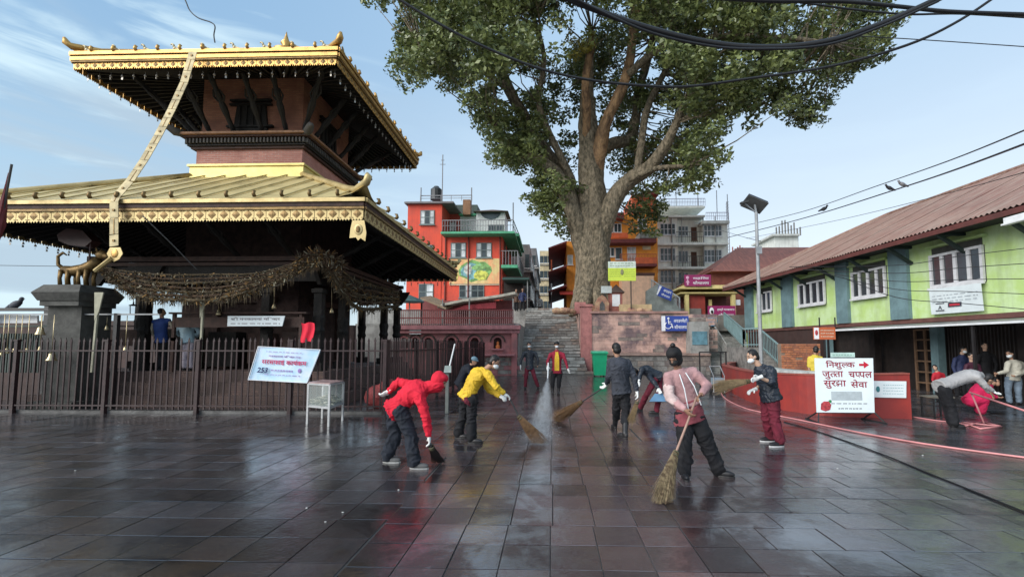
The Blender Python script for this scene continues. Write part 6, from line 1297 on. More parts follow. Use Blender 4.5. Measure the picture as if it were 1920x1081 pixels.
cable('loose dark wire end dangling above the upper temple roof', [(330, -30, 9), (347, 0, 9), (356, 20, 9), (372, 34, 9), (395, 42, 9), (403, 50, 9), (401, 66, 9), (403, 80, 9)], .012)
cable('thin wire stretched at horizon height left of the pillar', [(-20, 497, 30), (120, 499, 30)], .02)
cable('thin cord slanting under the lower temple roof', [(268, 405, 10.9), (320, 455, 11.5), (372, 508, 12.2)], .014, m=mat('grey_cord', (.12, .12, .12)), name='cord', cat='cord')
pigeon(1545, 396, 31, 'dark bird on the lower long wire, leftmost of the three', 1.9, mat('dark_plumage', (.03, .03, .035)))
pigeon(1668, 357, 23.4, 'dark bird on the lower long wire, middle of the three', 1.45, mat('dark_plumage', (.03, .03, .035)), flip=-1)
pigeon(1692, 350, 21.8, 'paler bird on the lower long wire, rightmost of the three', 1.4, mat('pale_plumage', (.20, .20, .21)), flip=-1)
# garlands and string lights under the lower temple roof
GAR = mat('dried_garland', (.11, .065, .035), rough=.9, var=.6, scale=18, col2=(.05, .032, .02), coord='pos')
GAR2 = mat('dusty_garland', (.13, .095, .05), rough=.9, var=.6, scale=18, col2=(.07, .05, .03), coord='pos')
def garland(label, pts, th, k, m):
    path = smooth_path([at(x, y, Y) for x, y, Y in pts], 8); q = MB(); q.tube(path, th*.35, 5)
    for i in range(k):
        t = r_.random()*(len(path)-1.001); j = int(t); c = path[j].lerp(path[j+1], t-j); 
        d = Vector((r_.gauss(0, 1), r_.gauss(0, 1), r_.gauss(-.5, 1))).normalized(); e = Vector((r_.gauss(0, 1), r_.gauss(0, 1), r_.gauss(0, 1))).normalized(); L2 = th*r_.uniform(.5, 1.8); q.mi = r_.choice((0, 0, 0, 0, 0, 1, 2))
        q.add([c-e*.02, c+e*.02, c+d*L2+e*.012, c+d*L2-e*.012], [(0, 1, 2, 3)])
        q.mi = 0
        if r_.random() < .2: q.add([c, c+Vector((.015, 0, 0)), c+Vector((.012, .01, -th*r_.uniform(1.5, 3.2)))], [(0, 1, 2)])
    single('garland', q, [m, mat('faded_marigold', (.34, .19, .06), var=.4, scale=20), mat('bleached_leaf', (.34, .31, .22), var=.4, scale=20)], label, 'garland', loc=path[len(path)//2], group='dried garlands under the lower roof')
names = ['topmost', 'second', 'third', 'fourth', 'fifth', 'sixth', 'lowest and thickest']
for i in range(7):
    dy = i*9
    garland('%s dried garland strand sagging across the front of the temple' % names[i], [(182+i*3, 499+i*2, 12.1-.02*i), (250, 510+dy*.75, 12.0), (320, 515+dy*.85, 11.95), (400, 518+dy*.8-(4 if i < 3 else 0), 11.95), (480, 512+dy*.55, 12.0), (550, 494+dy*.35, 12.1), (600, 480+dy*.15, 12.2)], .05+.012*i, 420+90*i, GAR if i % 2 else GAR2)
for i in range(5):
    garland('%s dried garland strand along the right side of the temple' % ['topmost', 'second', 'third', 'fourth', 'lowest'][i], [(600, 482, 12.3), (632, 500+i*8, 13.3), (665, 525+i*12, 14.6), (700, 535+i*11, 16.2), (748, 548+i*6, 18.6)], .09+.02*i, 420, GAR if i % 2 else GAR2)
garland('short garland bunch hanging at the right front corner of the temple', [(560, 487, 12.2), (590, 476, 12.2), (615, 480, 12.3), (640, 496, 12.6)], .16, 900, GAR)
cable('thin string of bulbs drooping below the corner garlands', [(395, 555, 12), (450, 549, 12), (520, 535, 12.1), (580, 505, 12.2), (598, 498, 12.3)], .010, m=mat('pale_string', (.3, .28, .25)), group='dried garlands under the lower roof', cat='string', name='light_string')
for i, (x, y, Y, h_) in enumerate(((514, 545, 12.8, 568), (622, 545, 14, 577), (410, 560, 12.6, 580))):
    q = MB(); a = at(x, y-25, Y); b = at(x, h_, Y); q.tube([a, b], .008, 5); q.lathe(b-Vector((0, 0, .16)), [(.07, 0), (.06, .05), (.035, .12), (.015, .17)], 10)
    single('temple_bell', q, BELL, ['bell hanging in the temple veranda left of the right front column', 'bell hanging deeper in the veranda right of the right front column', 'bell hanging above the white lettered temple sign'][i], 'bell', group='brass bells in the veranda', smooth=True)
q = MB(); a = at(250, 545, 13); q.tube([a, at(250, 565, 13)], .01, 5); q.lathe(at(250, 573, 13), [(.11, 0), (.10, .02), (.02, .05), (.015, .12)], 10); q.tube([at(244, 573, 13), at(244, 588, 13)], .012, 5); single('hanging_lamp', q, DARK, 'dark hanging oil lamp silhouetted against the sky at the left of the temple', 'lamp')
for (x0, y0, x1, y1, Y, lb) in ((186, 548, 176, 640, 11.6, 'pale wooden prop leaning beside the grey pillar'), (382, 545, 378, 625, 12.3, 'pale cloth wrapped post in the middle of the temple front')):
    a, b = at(x0, y0, Y), at(x1, y1, Y); q = MB().beam(a, Vector((b.x, Y, 1.0)), .05); q.prism([a+Vector((-.10, -.03, 0)), a+Vector((.14, -.03, 0)), a+Vector((.05, -.03, -.5)), a+Vector((-.05, -.03, -.75))], (0, .03, 0)); single('pale_post', q, mat('pale_cloth_strip', (.40, .38, .28)), lb, 'post')
# ================================================================ people
from functools import partial
_at0 = at
def at(px, py, Y): return _at0(px, py, Y*1.16)
SKIN = mat('skin', (.36, .20, .13), rough=.55, var=.12, scale=6); SKINW = mat('pale_skin', (.48, .30, .21), rough=.55, var=.12, scale=6)
HAIR = mat('black_hair', (.012, .010, .010), rough=.5, var=.4, scale=40); MASKW = mat('white_mask', (.68, .72, .74), rough=.7, var=.06); GLOVE = mat('white_glove', (.70, .70, .68), rough=.7, var=.15, scale=25)
def remeshed(name, q, m, parent, vox, smooth_n=4, fold=0, seed=0, fs=9):
    org = root_loc(parent); me = bpy.data.meshes.new(name); me.from_pydata([tuple(v-org) for v in q.v], [], q.f)
    o = bpy.data.objects.new(name, me); COL.objects.link(o)
    b = bmesh.new(); b.from_mesh(me); bmesh.ops.recalc_face_normals(b, faces=b.faces); b.to_mesh(me); b.free()
    r = o.modifiers.new('r', 'REMESH'); r.mode = 'VOXEL'; r.voxel_size = vox; r.use_smooth_shade = True
    if smooth_n: s = o.modifiers.new('s', 'SMOOTH'); s.factor = .5; s.iterations = smooth_n
    dg = bpy.context.evaluated_depsgraph_get(); m2 = bpy.data.meshes.new_from_object(o.evaluated_get(dg)); o.modifiers.clear(); o.data = m2; bpy.data.meshes.remove(me); m2.name = name
    m2.materials.clear(); m2.materials.append(m)
    if fold:
        m2.calc_loop_triangles(); nv = len(m2.vertices); co = np.empty(nv*3); m2.vertices.foreach_get('co', co); co = co.reshape(-1, 3); no = np.array([v.normal for v in m2.vertices])
        def crease(p):
            w = noise.noise_vector(Vector((p[0]*3.1+seed, p[1]*3.1, p[2]*3.1)))*.22; q_ = Vector((p[0], p[1], p[2]))+w; r1 = max(0, 1-abs(noise.noise(Vector((q_.x*fs*.55, q_.y*fs*.55+seed, q_.z*fs*1.05))))*5.5); r2 = max(0, 1-abs(noise.noise(Vector((q_.x*fs*1.2+9, q_.y*fs*1.2, q_.z*fs*.6+seed))))*6)
            return r1*.95+r2*.55+.35*noise.noise(Vector((p[0]*fs*.5+seed, p[1]*fs*.5, p[2]*fs*.5)))-.35
        d = np.array([crease(p) for p in co])
        co += no*d[:, None]*fold; m2.vertices.foreach_set('co', co.ravel()); m2.update()
    m2.polygons.foreach_set('use_smooth', [True]*len(m2.polygons)); o.parent = parent; return o
def cone(q, a, b, ra, rb, n=12, flat=None):
    a, b = Vector(a), Vector(b); k = 4; q.tube([a+(b-a)*i/k for i in range(k+1)], [ra+(rb-ra)*i/k for i in range(k+1)], n); q.ell(a, ra, ra, ra, n=n, k=8); q.ell(b, rb, rb, rb, n=n, k=8)
def loft(q, rings, n=16):
    o = len(q.v)
    for c, ax, ay in rings:
        for j in range(n): a = 2*PI*j/n; q.v.append(c+ax*math.cos(a)+ay*math.sin(a))
    for i in range(len(rings)-1):
        for j in range(n): q.f.append((o+i*n+j, o+i*n+(j+1) % n, o+(i+1)*n+(j+1) % n, o+(i+1)*n+j)); q.m.append(q.mi)
    q.f.append(tuple(o+j for j in range(n))); q.m.append(q.mi); q.f.append(tuple(o+(len(rings)-1)*n+j for j in range(n))); q.m.append(q.mi)
def hand_prims(q, wr, d, side_, s, grow=0, curl=.5):
    """palm, four unequal bent fingers and a thumb; d = pointing direction, side_ = towards the thumb"""
    d = Vector(d).normalized(); t = Vector(side_); t = (t-d*t.dot(d)).normalized(); nrm = d.cross(t).normalized(); wr = Vector(wr)
    pc = wr+d*.05*s; M = Matrix((d, t, nrm)).transposed(); q.ell(pc, .052*s+grow, .041*s+grow, .018*s+grow, M=M, n=12, k=8); cone(q, wr-d*.03*s, wr+d*.02*s, .024*s+grow, .026*s+grow, 10)
    for i, (off, L_) in enumerate(((.028, .072), (.010, .080), (-.009, .075), (-.027, .060))):
        p = wr+d*.082*s+t*off*s; dd = d
        for k in range(3):
            ang = curl*(k+.6)*.55; dk = (d*math.cos(ang)-nrm*math.sin(ang)).normalized(); e = p+dk*L_*s*(.42, .32, .26)[k]; r = (.0095, .0088, .0078)[k]*s+grow; q.tube([p, e], [r, r*.94], 8); q.ell(e, r, r, r, n=8, k=6); p = e
    p = wr+d*.025*s+t*.032*s
    for k in range(2):
        dk = (d*.62+t*(.7-k*.45)-nrm*(.2+.3*k)).normalized(); e = p+dk*.036*s; r = (.0115-.002*k)*s+grow; q.tube([p, e], r, 8); q.ell(e, r, r, r, n=8, k=6); p = e
def person(label, Y, J, face, top, low, cat='person', skin=SKIN, hair=HAIR, shoe=None, hood=None, mask=None, gloves=None, size=1.0, bulk=1.0, legw=1.0, hairm=None, cap=None, group=None, det=1, hem=.10, kurta=None, vest=None, bare=0, toe=None, boots=False, inner=None, foldk=1.0, zf=0, kf=1.25, laces=False, eyes=True, zfloor=None, bun=False, sleeve=None):
    """J: joint -> (px, py, depth offset) sighted in the photograph; L/R are the picture's left and right"""
    dz = lambda k: (J[k][2] if len(J[k]) > 2 else 0)
    if zf is not None:       # stand them where their feet meet the paving
        g2 = [gnd(J[k][0], J[k][1], zf+.09*size) for k in ('anL', 'anR')]; Y = (g2[0].y+g2[1].y)/2-(dz('anL')+dz('anR'))/2
    else: Y = Y*kf
    j = {k: _at0(v[0], v[1], Y+dz(k)) for k, v in J.items()}
    if zf is not None: j['anL'], j['anR'] = g2
    s = size; f = Vector(face).normalized()
    base = Vector((j['pel'].x, j['pel'].y, min(j['anL'].z, j['anR'].z)-.09*s)); t = thing('person', label, cat, base, group)
    up = (j['neck']-j['pel']).normalized(); lat = (j['shR']-j['shL']); lat = (lat-up*lat.dot(up)); lat = lat.normalized(); fr = up.cross(lat)
    if fr.dot(f) < 0 and abs(fr.dot(f)) > .2: fr = -fr
    vb = .0085 if det == 1 else .013 if det == 2 else .02; vc = .014 if det == 1 else .019 if det == 2 else .026
    pel, neck, hd = j['pel'], j['neck'], j['head']; mid = pel.lerp(neck, .5); back = -fr
    # ---- one continuous body
    q = MB(); W = .155*s
    def torso(q, g, hemdrop=0, scale=1.0):
        A = (up*1.0); sp = (neck-pel).length
        rings = []
        for (k, w, dp, bk) in ((-hemdrop/sp, .158, .118, 0), (.0, .155, .115, 0), (.22, .142, .105, .0), (.45, .150, .112, .012), (.68, .172, .120, .020), (.84, .165, .108, .020), (.94, .105, .080, .012), (1.0, .062, .058, .0)):
            c = pel+(neck-pel)*k+back*bk*s+back*(.03*math.sin(max(0, k)*PI))*s; rings.append((c, lat*(w*s*scale+g), fr*(dp*s*scale+g)))
        loft(q, rings)
    torso(q, -.012)
    # head and face
    hn = (hd-neck).normalized(); hu = (hn*.6+Vector((0, 0, 1))*.4) if abs(f.dot(hn)) > .85 else hn; hu = (hu-f*hu.dot(f)).normalized(); hr = f.cross(hu).normalized(); HM = Matrix((hr, f, hu)).transposed()
    H = lambda x, y, z: hd+hr*x*s+f*y*s+hu*z*s
    cone(q, neck-up*.05, hd-hu*.05*s-f*.02*s, .056*s, .052*s)
    q.ell(H(0, -.008, .022), .076*s, .096*s, .098*s, M=HM); q.ell(H(0, .030, -.045), .056*s, .062*s, .068*s, M=HM); q.ell(H(0, .056, -.085), .028*s, .026*s, .024*s, M=HM)
    q.tube([H(0, .086, .012), H(0, .104, -.022), H(0, .088, -.032)], [.010*s, .015*s, .012*s], 8)
    for e_ in (-1, 1): q.ell(H(e_*.078, -.005, -.008), .012*s, .020*s, .030*s, M=HM, n=8, k=6); q.ell(H(e_*.020, .084, .026), .022*s, .012*s, .006*s, M=HM, n=8, k=6)
    q.ell(H(0, .084, -.060), .024*s, .012*s, .009*s, M=HM, n=8, k=6)
    for S_ in 'LR':
        sh, el, wr = j['sh'+S_], j['el'+S_], j['wr'+S_]; hp, kn, an = j['hip'+S_], j['kn'+S_], j['an'+S_]
        cone(q, sh, el, .046*s, .038*s); cone(q, el, wr, .038*s, .024*s); cone(q, neck.lerp(pel, .10), sh, .06*s, .052*s)
        cone(q, hp, kn, .072*s, .052*s); cone(q, kn, an, .050*s, .034*s); q.ell(hp, .085*s, .085*s, .085*s)
        hdv = j['ha'+S_]-wr if 'ha'+S_ in j else (wr-el); th = (fr*.6+Vector((0, 0, .4)) if abs((wr-el).normalized().dot(fr)) < .8 else (lat*(1 if S_ == 'L' else -1)))
        hand_prims(q, wr, hdv, th, s*1.05, 0, .9 if 'ha'+S_ in j else .6)
        tf = Vector(toe[S_]) if toe else Vector((f.x, f.y, 0)); tf.z = 0; tf = tf.normalized(); q.ell(an+tf*.07*s-Vector((0, 0, .045*s)), .10*s, .036*s, .034*s, M=Matrix((tf, Vector((-tf.y, tf.x, 0)), Vector((0, 0, 1)))).transposed())
    remeshed('body', q, skin, t, vb, 2)
    # ---- clothes
    sd_ = rnd.random()*50; q = MB(); torso(q, .016*bulk, hem*s, bulk**.5)
    if not vest or True:
        for S_ in 'LR':
            sh, el, wr = j['sh'+S_], j['el'+S_], j['wr'+S_]; cone(q, neck.lerp(pel, .09), sh, .060*s*bulk, .068*s*bulk)
            if vest: continue
            cone(q, sh, el, .066*s*bulk, .056*s*bulk)
            if bare < 2: cone(q, el, el.lerp(wr, .93 if not bare else .25), .056*s*bulk, .042*s*(bulk*.5+.5))
    if hood and not bun: cone(q, neck-up*.03, hd-hu*.05*s, .088*s, .10*s)
    elif not vest: loft(q, [(neck-up*.04, lat*.095*s, fr*.088*s), (neck+up*.028*s, lat*.078*s, fr*.074*s)])
    q.tube([pel-up*hem*s*.9+lat*(.170*s*bulk**.5)*math.cos(a_)+fr*(.128*s*bulk**.5)*math.sin(a_)+lat*0 for a_ in [2*PI*i/20 for i in range(21)]], .020*s, 6)
    jk = remeshed('jacket' if not vest else 'vest', q, top, t, vc, 5, fold=.010*foldk*(1.7 if det == 1 else 1), seed=sd_, fs=11)
    if vest:
        for S_ in 'LR': q = MB(); cone(q, j['sh'+S_], j['el'+S_], .060*s, .052*s); cone(q, j['el'+S_], j['el'+S_].lerp(j['wr'+S_], .9), .052*s, .038*s); remeshed('sleeve', q, vest, t, vc, 4, fold=.008, seed=sd_)
    if sleeve:     # broad pale band printed round the near sleeve
        q = MB(); a, b = j['sh'+sleeve[0]].lerp(j['el'+sleeve[0]], .55), j['el'+sleeve[0]].lerp(j['wr'+sleeve[0]], .35); cone(q, a, j['el'+sleeve[0]], .070*s*bulk, .063*s*bulk); cone(q, j['el'+sleeve[0]], b, .063*s*bulk, .060*s*bulk); remeshed('sleeve_panel', q, sleeve[1], t, vc, 4, fold=.010, seed=sd_)
    if kurta:      # longer skirt of a tunic below the jacket
        hc = (j['hipL']+j['hipR'])/2; q = MB(); k_ = kurta[1]; dn = (Vector((0, 0, -1))*.75-up*.25).normalized(); loft(q, [(pel+up*.1, lat*.165*s, fr*.125*s), (pel, lat*.175*s, fr*.135*s), (pel+dn*k_*.5, lat*.205*s, fr*.15*s), (pel+dn*k_, lat*.235*s, fr*.165*s)]); remeshed('tunic', q, kurta[0], t, vc, 4, fold=.014, seed=sd_)
    q = MB(); hc = (j['hipL']+j['hipR'])/2; loft(q, [(pel+up*.06*s, lat*.150*s, fr*.115*s), (pel, lat*.160*s, fr*.125*s), (hc-Vector((0, 0, .05*s)), lat*.150*s, fr*.12*s)])
    for S_ in 'LR':
        hp, kn, an = j['hip'+S_], j['kn'+S_], j['an'+S_]; q.ell(hp, .098*s*legw**.5, .098*s, .098*s); cone(q, hp, kn, .096*s*legw, .078*s*legw); cone(q, kn, kn.lerp(an, .96 if not boots else .45), .078*s*legw, .074*s*legw)
    remeshed('trousers', q, low, t, vc, 5, fold=.012*(1.8 if det == 1 else 1), seed=sd_+9, fs=8)
    for S_ in 'LR':
        an = j['an'+S_]; tf = Vector(toe[S_]) if toe else Vector((f.x, f.y, 0)); tf.z = 0; tf = tf.normalized(); M = Matrix((tf, Vector((-tf.y, tf.x, 0)), Vector((0, 0, 1)))).transposed()
        q = MB(); q.ell(an+tf*.075*s+Vector((0, 0, -.045*s)), .135*s, .046*s, .045*s, M=M); q.ell(an+Vector((0, 0, -.03*s))-tf*.01, .062*s, .044*s, .058*s, M=M)
        if boots: cone(q, an, an.lerp(j['kn'+S_], .62), .052*s, .062*s)
        sh_ = remeshed('shoe' if not boots else 'boot', q, shoe[0] if isinstance(shoe, tuple) else (shoe or DARK), t, vb*1.2, 3)
        q = MB(); k = 12; c = an+tf*.07*s+Vector((0, 0, -.088*s)); side_ = Vector((-tf.y, tf.x, 0)); q.prism([c+tf*(.138*s*math.cos(2*PI*i/k))+side_*(.050*s*math.sin(2*PI*i/k)) for i in range(k)], (0, 0, .022*s)); build('sole', q, shoe[1] if isinstance(shoe, tuple) else DARK, sh_)
    # ---- head gear
    if hood:
        if bun: build('hair_knot', MB().ell(H(-.02, -.04, .165), .036*s, .036*s, .036*s), HAIR, t, smooth=True)
        q = MB(); q.ell(H(0, -.030, .032), .106*s, .112*s, .122*s, M=HM); q.ell(H(0, .025, .075), .088*s, .075*s, .062*s, M=HM); q.ell(H(0, -.03, -.06), .090*s, .10*s, .09*s, M=HM); remeshed('hood', q, hood, t, .012, 4, fold=.006)
    else:
        q = MB(); q.ell(H(0, -.022, .042), .084*s, .096*s, .094*s, M=HM); q.ell(H(0, -.045, -.01), .080*s, .070*s, .085*s, M=HM)
        if hairm == 'long': q.ell(H(0, -.05, -.08), .085*s, .06*s, .12*s, M=HM)
        if bun: q.ell(H(0, -.07, .125), .034*s, .034*s, .034*s, M=HM)
        remeshed('hair', q, hair, t, .010, 2, fold=.004, fs=40)
        if cap:
            q = MB(); q.ell(H(0, -.012, .065), .092*s, .104*s, .080*s, M=HM); q.ell(H(0, .085, .055), .06*s, .055*s, .010*s, M=HM); remeshed('cap', q, cap, t, .010, 2)
    if mask:
        q = MB(); q.ell(H(0, .050, -.045), .064*s, .064*s, .052*s, M=HM); remeshed('face_mask', q, mask, t, .009, 2); q = MB()
        for e_ in (-1, 1): q.tube([H(e_*.060, .05, -.03), H(e_*.082, .0, -.005)], .003*s, 5)
        build('mask_loop', q, mask, t)
    if eyes:
        q = MB()
        for e_ in (-1, 1): q.ell(H(e_*.030, .080, .018), .013*s, .010*s, .007*s, M=HM, n=8, k=6)
        build('eyes', q, HAIR, t)
        q = MB()
        for e_ in (-1, 1): q.tube([H(e_*.014, .090, .040), H(e_*.032, .088, .046), H(e_*.050, .072, .040)], [.004*s, .005*s, .003*s], 5)
        build('eyebrows', q, HAIR, t)
    if inner:
        q = MB(); a = pel+up*.0+fr*.128*s*bulk; b = neck+fr*.066*s*bulk-up*.02; m_ = pel.lerp(neck, .6)+fr*.142*s*bulk; w_ = lat*.078*s; q.add([a-w_, a+w_, m_-w_, m_+w_, b-w_*.5, b+w_*.5], [(0, 1, 3, 2), (2, 3, 5, 4)]); o_ = build('shirt_front', q, inner, t); md = o_.modifiers.new('th', 'SOLIDIFY'); md.thickness = .012; md.offset = 0
    if gloves:
        for S_ in gloves:
            q = MB(); wr, el = j['wr'+S_], j['el'+S_]; hdv = j['ha'+S_]-wr if 'ha'+S_ in j else (wr-el); th = (fr*.6+Vector((0, 0, .4)) if abs((wr-el).normalized().dot(fr)) < .8 else (lat*(1 if S_ == 'L' else -1)))
            hand_prims(q, wr, hdv, th, s*1.05, .004, .9 if 'ha'+S_ in j else .6); q.tube([wr-Vector(hdv).normalized()*.055, wr], [.036*s, .031*s], 10); remeshed('glove', q, GLOVE, t, .0075 if det == 1 else .011, 1)
    if laces:
        q = MB(); fo = fr*.155*s*bulk
        for e_ in (-.04, .05): q.tube([neck+fr*.09*s+lat*e_*s-up*.04, neck.lerp(pel, .45)+fo+lat*(e_*1.6)*s, neck.lerp(pel, .95)+fo+lat*(e_*2.1)*s], .007, 5)
        build('drawstring', q, MASKW, t)
    return t, j
RED = mat('bright_red_fleece', (.62, .012, .035), rough=.85, var=.22, scale=4, bump=.2, bscale=60); NAVY = mat('dark_navy_cloth', (.012, .016, .026), rough=.85, var=.35, scale=5); BLACKC = mat('black_cloth', (.010, .010, .013), rough=.85, var=.4, scale=5)
YELC = mat('yellow_padded_cloth', (.72, .46, .03), rough=.7, var=.25, scale=5, bump=.3, bscale=25); MARC = mat('maroon_cloth', (.14, .012, .028), rough=.85, var=.35, scale=5); CRIM = mat('crimson_jacket', (.30, .015, .04), rough=.8, var=.3, scale=5)
GREYB = mat('blue_grey_jacket', (.040, .045, .060), rough=.8, var=.3, scale=6); PINKH = mat('dusty_pink_knit', (.47, .27, .27), rough=.9, var=.28, scale=5, bump=.3, bscale=60); PUFF = mat('black_blue_puffer', (.018, .024, .036), rough=.45, var=.3, scale=4, stretch=(.6, .6, 6), bump=.9, bscale=6)
GREYK = mat('pale_grey_knit', (.36, .35, .35), rough=.9, var=.2, scale=5); CREAM = mat('cream_sweater', (.52, .50, .42), rough=.9, var=.2, scale=5); JEAN = mat('washed_jeans', (.16, .21, .27), rough=.85, var=.3, scale=6); SHW = (mat('black_shoe', (.015, .015, .018), rough=.5), mat('white_sole', (.6, .6, .6), rough=.6)); SHG = (mat('grey_shoe', (.12, .12, .12), rough=.6), mat('grey_sole', (.35, .35, .34)))
rt = Vector((1, 0, 0)); cmr = Vector((0, -1, 0))
_, jR = person('bending person in a bright red hooded jacket sweeping near the railing', 5.6, dict(head=(824, 716, 0), neck=(800, 724), pel=(744, 762), shL=(776, 722, .20), elL=(748, 716, .26), wrL=(728, 733, .24), haL=(716, 741, .24), shR=(786, 742, -.18), elR=(799, 781, -.22), wrR=(804, 815, -.2), haR=(806, 830, -.2), hipL=(738, 768, .1), hipR=(752, 770, -.1), knL=(742, 812, .12), anL=(726, 855, .12), knR=(770, 815, -.12), anR=(777, 866, -.14)), (.9, -.1, -.38), RED, NAVY, hood=RED, gloves='LR', shoe=SHG, legw=1.22, bulk=1.18, toe=dict(L=(1, -.1, 0), R=(1, -.1, 0)))
_, jY = person('bending person in a yellow padded jacket and black trousers sweeping by the water jet', 6.85, dict(head=(927, 679), neck=(908, 693), pel=(878, 738), shL=(905, 696, .20), elL=(915, 728, .22), wrL=(938, 742, .1), haL=(947, 747, 0), shR=(915, 702, -.16), elR=(928, 722, -.22), wrR=(945, 738, -.15), haR=(953, 742, -.12), hipL=(872, 744, .1), hipR=(886, 746, -.08), knL=(868, 782, .14), anL=(859, 812, .12), knR=(884, 786, -.1), anR=(884, 821, -.12)), (.85, -.05, -.5), YELC, BLACKC, gloves='LR', cap=None, shoe=DARK, legw=1.1, bulk=1.15, mask=MASKW, kurta=(MARC, .14), toe=dict(L=(1, -.2, 0), R=(1, -.15, 0)))
person('man in dark jacket, maroon trousers and white mask standing left of the jet', 14.4, dict(head=(992, 647), neck=(993, 656), pel=(993, 688), shL=(982, 662), elL=(977, 675, -.05), wrL=(976, 686, -.1), shR=(1004, 662), elR=(1009, 675, -.05), wrR=(1008, 685, -.08), hipL=(988, 692), hipR=(998, 692), knL=(986, 709, -.05), anL=(985, 724), knR=(1003, 708, -.1), anR=(1009, 724, -.05)), cmr, PUFF, MARC, mask=MASKW, det=3, gloves='L', size=.98)
_, jC = person('person in crimson jacket over yellow shirt spraying water from a lance', 13.0, dict(head=(1044, 647), neck=(1044, 657), pel=(1044, 694), shL=(1032, 664), elL=(1027, 677, -.1), wrL=(1027, 687, -.35), shR=(1056, 664), elR=(1061, 678, -.05), wrR=(1065, 692, -.1), hipL=(1038, 698), hipR=(1050, 698), knL=(1036, 716, -.05), anL=(1036, 734), knR=(1048, 717, -.03), anR=(1047, 734)), cmr, CRIM, BLACKC, mask=MASKW, cap=HAIR, inner=YELC, det=3, gloves='LR', size=1.02, boots=True)
_, jB = person('person in blue-grey coat and black boots seen from behind, holding a broom', 7.3, dict(head=(1155, 655), neck=(1157, 671), pel=(1164, 722), shL=(1145, 680, -.02), elL=(1141, 706, .0), wrL=(1138, 719, .18), haL=(1132, 725, .22), shR=(1176, 680, .02), elR=(1189, 706, -.02), wrR=(1194, 733, -.06), haR=(1196, 744, -.08), hipL=(1157, 740), hipR=(1172, 740), knL=(1156, 770, .18), anL=(1153, 796, .42), knR=(1173, 777, -.04), anR=(1172, 812, -.08)), (-.35, .93, -.1), GREYB, BLACKC, hem=.16, gloves='LR', boots=True, eyes=False, toe=dict(L=(-.2, 1, 0), R=(-.5, .7, 0)), bulk=1.12)
_, jS = person('stooping person in dark jacket and maroon trousers behind the coated person', 9.7, dict(head=(1190, 699, -.05), neck=(1200, 693), pel=(1231, 704), shL=(1204, 692, -.2), elL=(1199, 706, -.25), wrL=(1198, 715, -.35), haL=(1197, 722, -.38), shR=(1208, 694, .16), elR=(1226, 716, -.42), wrR=(1234, 727, -.5), haR=(1237, 733, -.52), hipL=(1228, 712, -.08), hipR=(1236, 709, .08), knL=(1213, 738, -.1), anL=(1201, 763, .25), knR=(1236, 738, -.1), anR=(1231, 769, -.2)), (-.8, 0, -.6), PUFF, MARC, det=2, gloves='LR', bulk=1.1, size=.98)
_, jP = person('woman in a dusty pink hooded sweater and black trousers sweeping in the foreground', 5.15, dict(head=(1264, 670, -.06), neck=(1272, 694), pel=(1291, 764), shL=(1253, 706, -.02), elL=(1255, 744, -.12), wrL=(1284, 767, -.30), haL=(1293, 776, -.33), shR=(1299, 697, .04), elR=(1326, 722, .0), wrR=(1316, 738, -.22), haR=(1306, 746, -.28), hipL=(1281, 782, 0), hipR=(1304, 782, 0), knL=(1284, 829, -.08), anL=(1283, 882, -.08), knR=(1326, 831, -.03), anR=(1347, 879, .0)), (-.45, -.65, -.42), PINKH, BLACKC, hem=-.06, mask=mat('black_mask', (.012, .012, .012)), bun=True, skin=mat('warm_brown_skin', (.26, .14, .09)), hood=mat('black_head_wrap', (.012, .011, .012), rough=.8), foldk=.45, kurta=(mat('faded_rose_tunic', (.26, .06, .075), rough=.85, var=.25), .19), gloves=None, shoe=SHG if False else (mat('black_shoe', (.015, .015, .018)), DARK), legw=1.28, bulk=1.12, laces=True, sleeve=('L', mat('pale_sleeve_print', (.55, .42, .40), rough=.9, var=.3, scale=8)), toe=dict(L=(-.1, -1, 0), R=(.9, -.5, 0)), size=.97)
_, jM = person('man in black padded jacket holding a broom level before the low red wall', 6.75, dict(head=(1411, 669), neck=(1425, 687), pel=(1443, 738), shL=(1427, 692, .16), elL=(1427, 722, .14), wrL=(1414, 730, .0), haL=(1404, 733, -.04), shR=(1446, 696, -.17), elR=(1446, 716, -.26), wrR=(1424, 707, -.32), haR=(1412, 711, -.3), hipL=(1438, 746, .09), hipR=(1450, 747, -.08), knL=(1438, 784, .12), anL=(1446, 818, .14), knR=(1453, 788, -.08), anR=(1463, 827, -.05)), (-.93, -.12, -.33), PUFF, MARC, mask=MASKW, gloves='LR', shoe=SHW, legw=1.12, bulk=1.32, bare=1, skin=SKINW, toe=dict(L=(-1, -.05, 0), R=(-1, -.15, 0)))
person('person bent double in a pale grey top and black trousers by the pink hose frame', 8.25, dict(head=(1852, 712, -.02), neck=(1838, 703), pel=(1768, 722), shL=(1828, 702, .17), elL=(1846, 724, .12), wrL=(1856, 735, .0), shR=(1832, 706, -.17), elR=(1848, 724, -.2), wrR=(1861, 732, -.18), hipL=(1764, 728, .09), hipR=(1770, 730, -.09), knL=(1777, 762, .1), anL=(1784, 792, .1), knR=(1783, 764, -.05), anR=(1790, 795, -.06)), (.75, -.05, -.66), GREYK, BLACKC, shoe=DARK, det=2, legw=1.15, bulk=1.05, eyes=False, gloves='R')
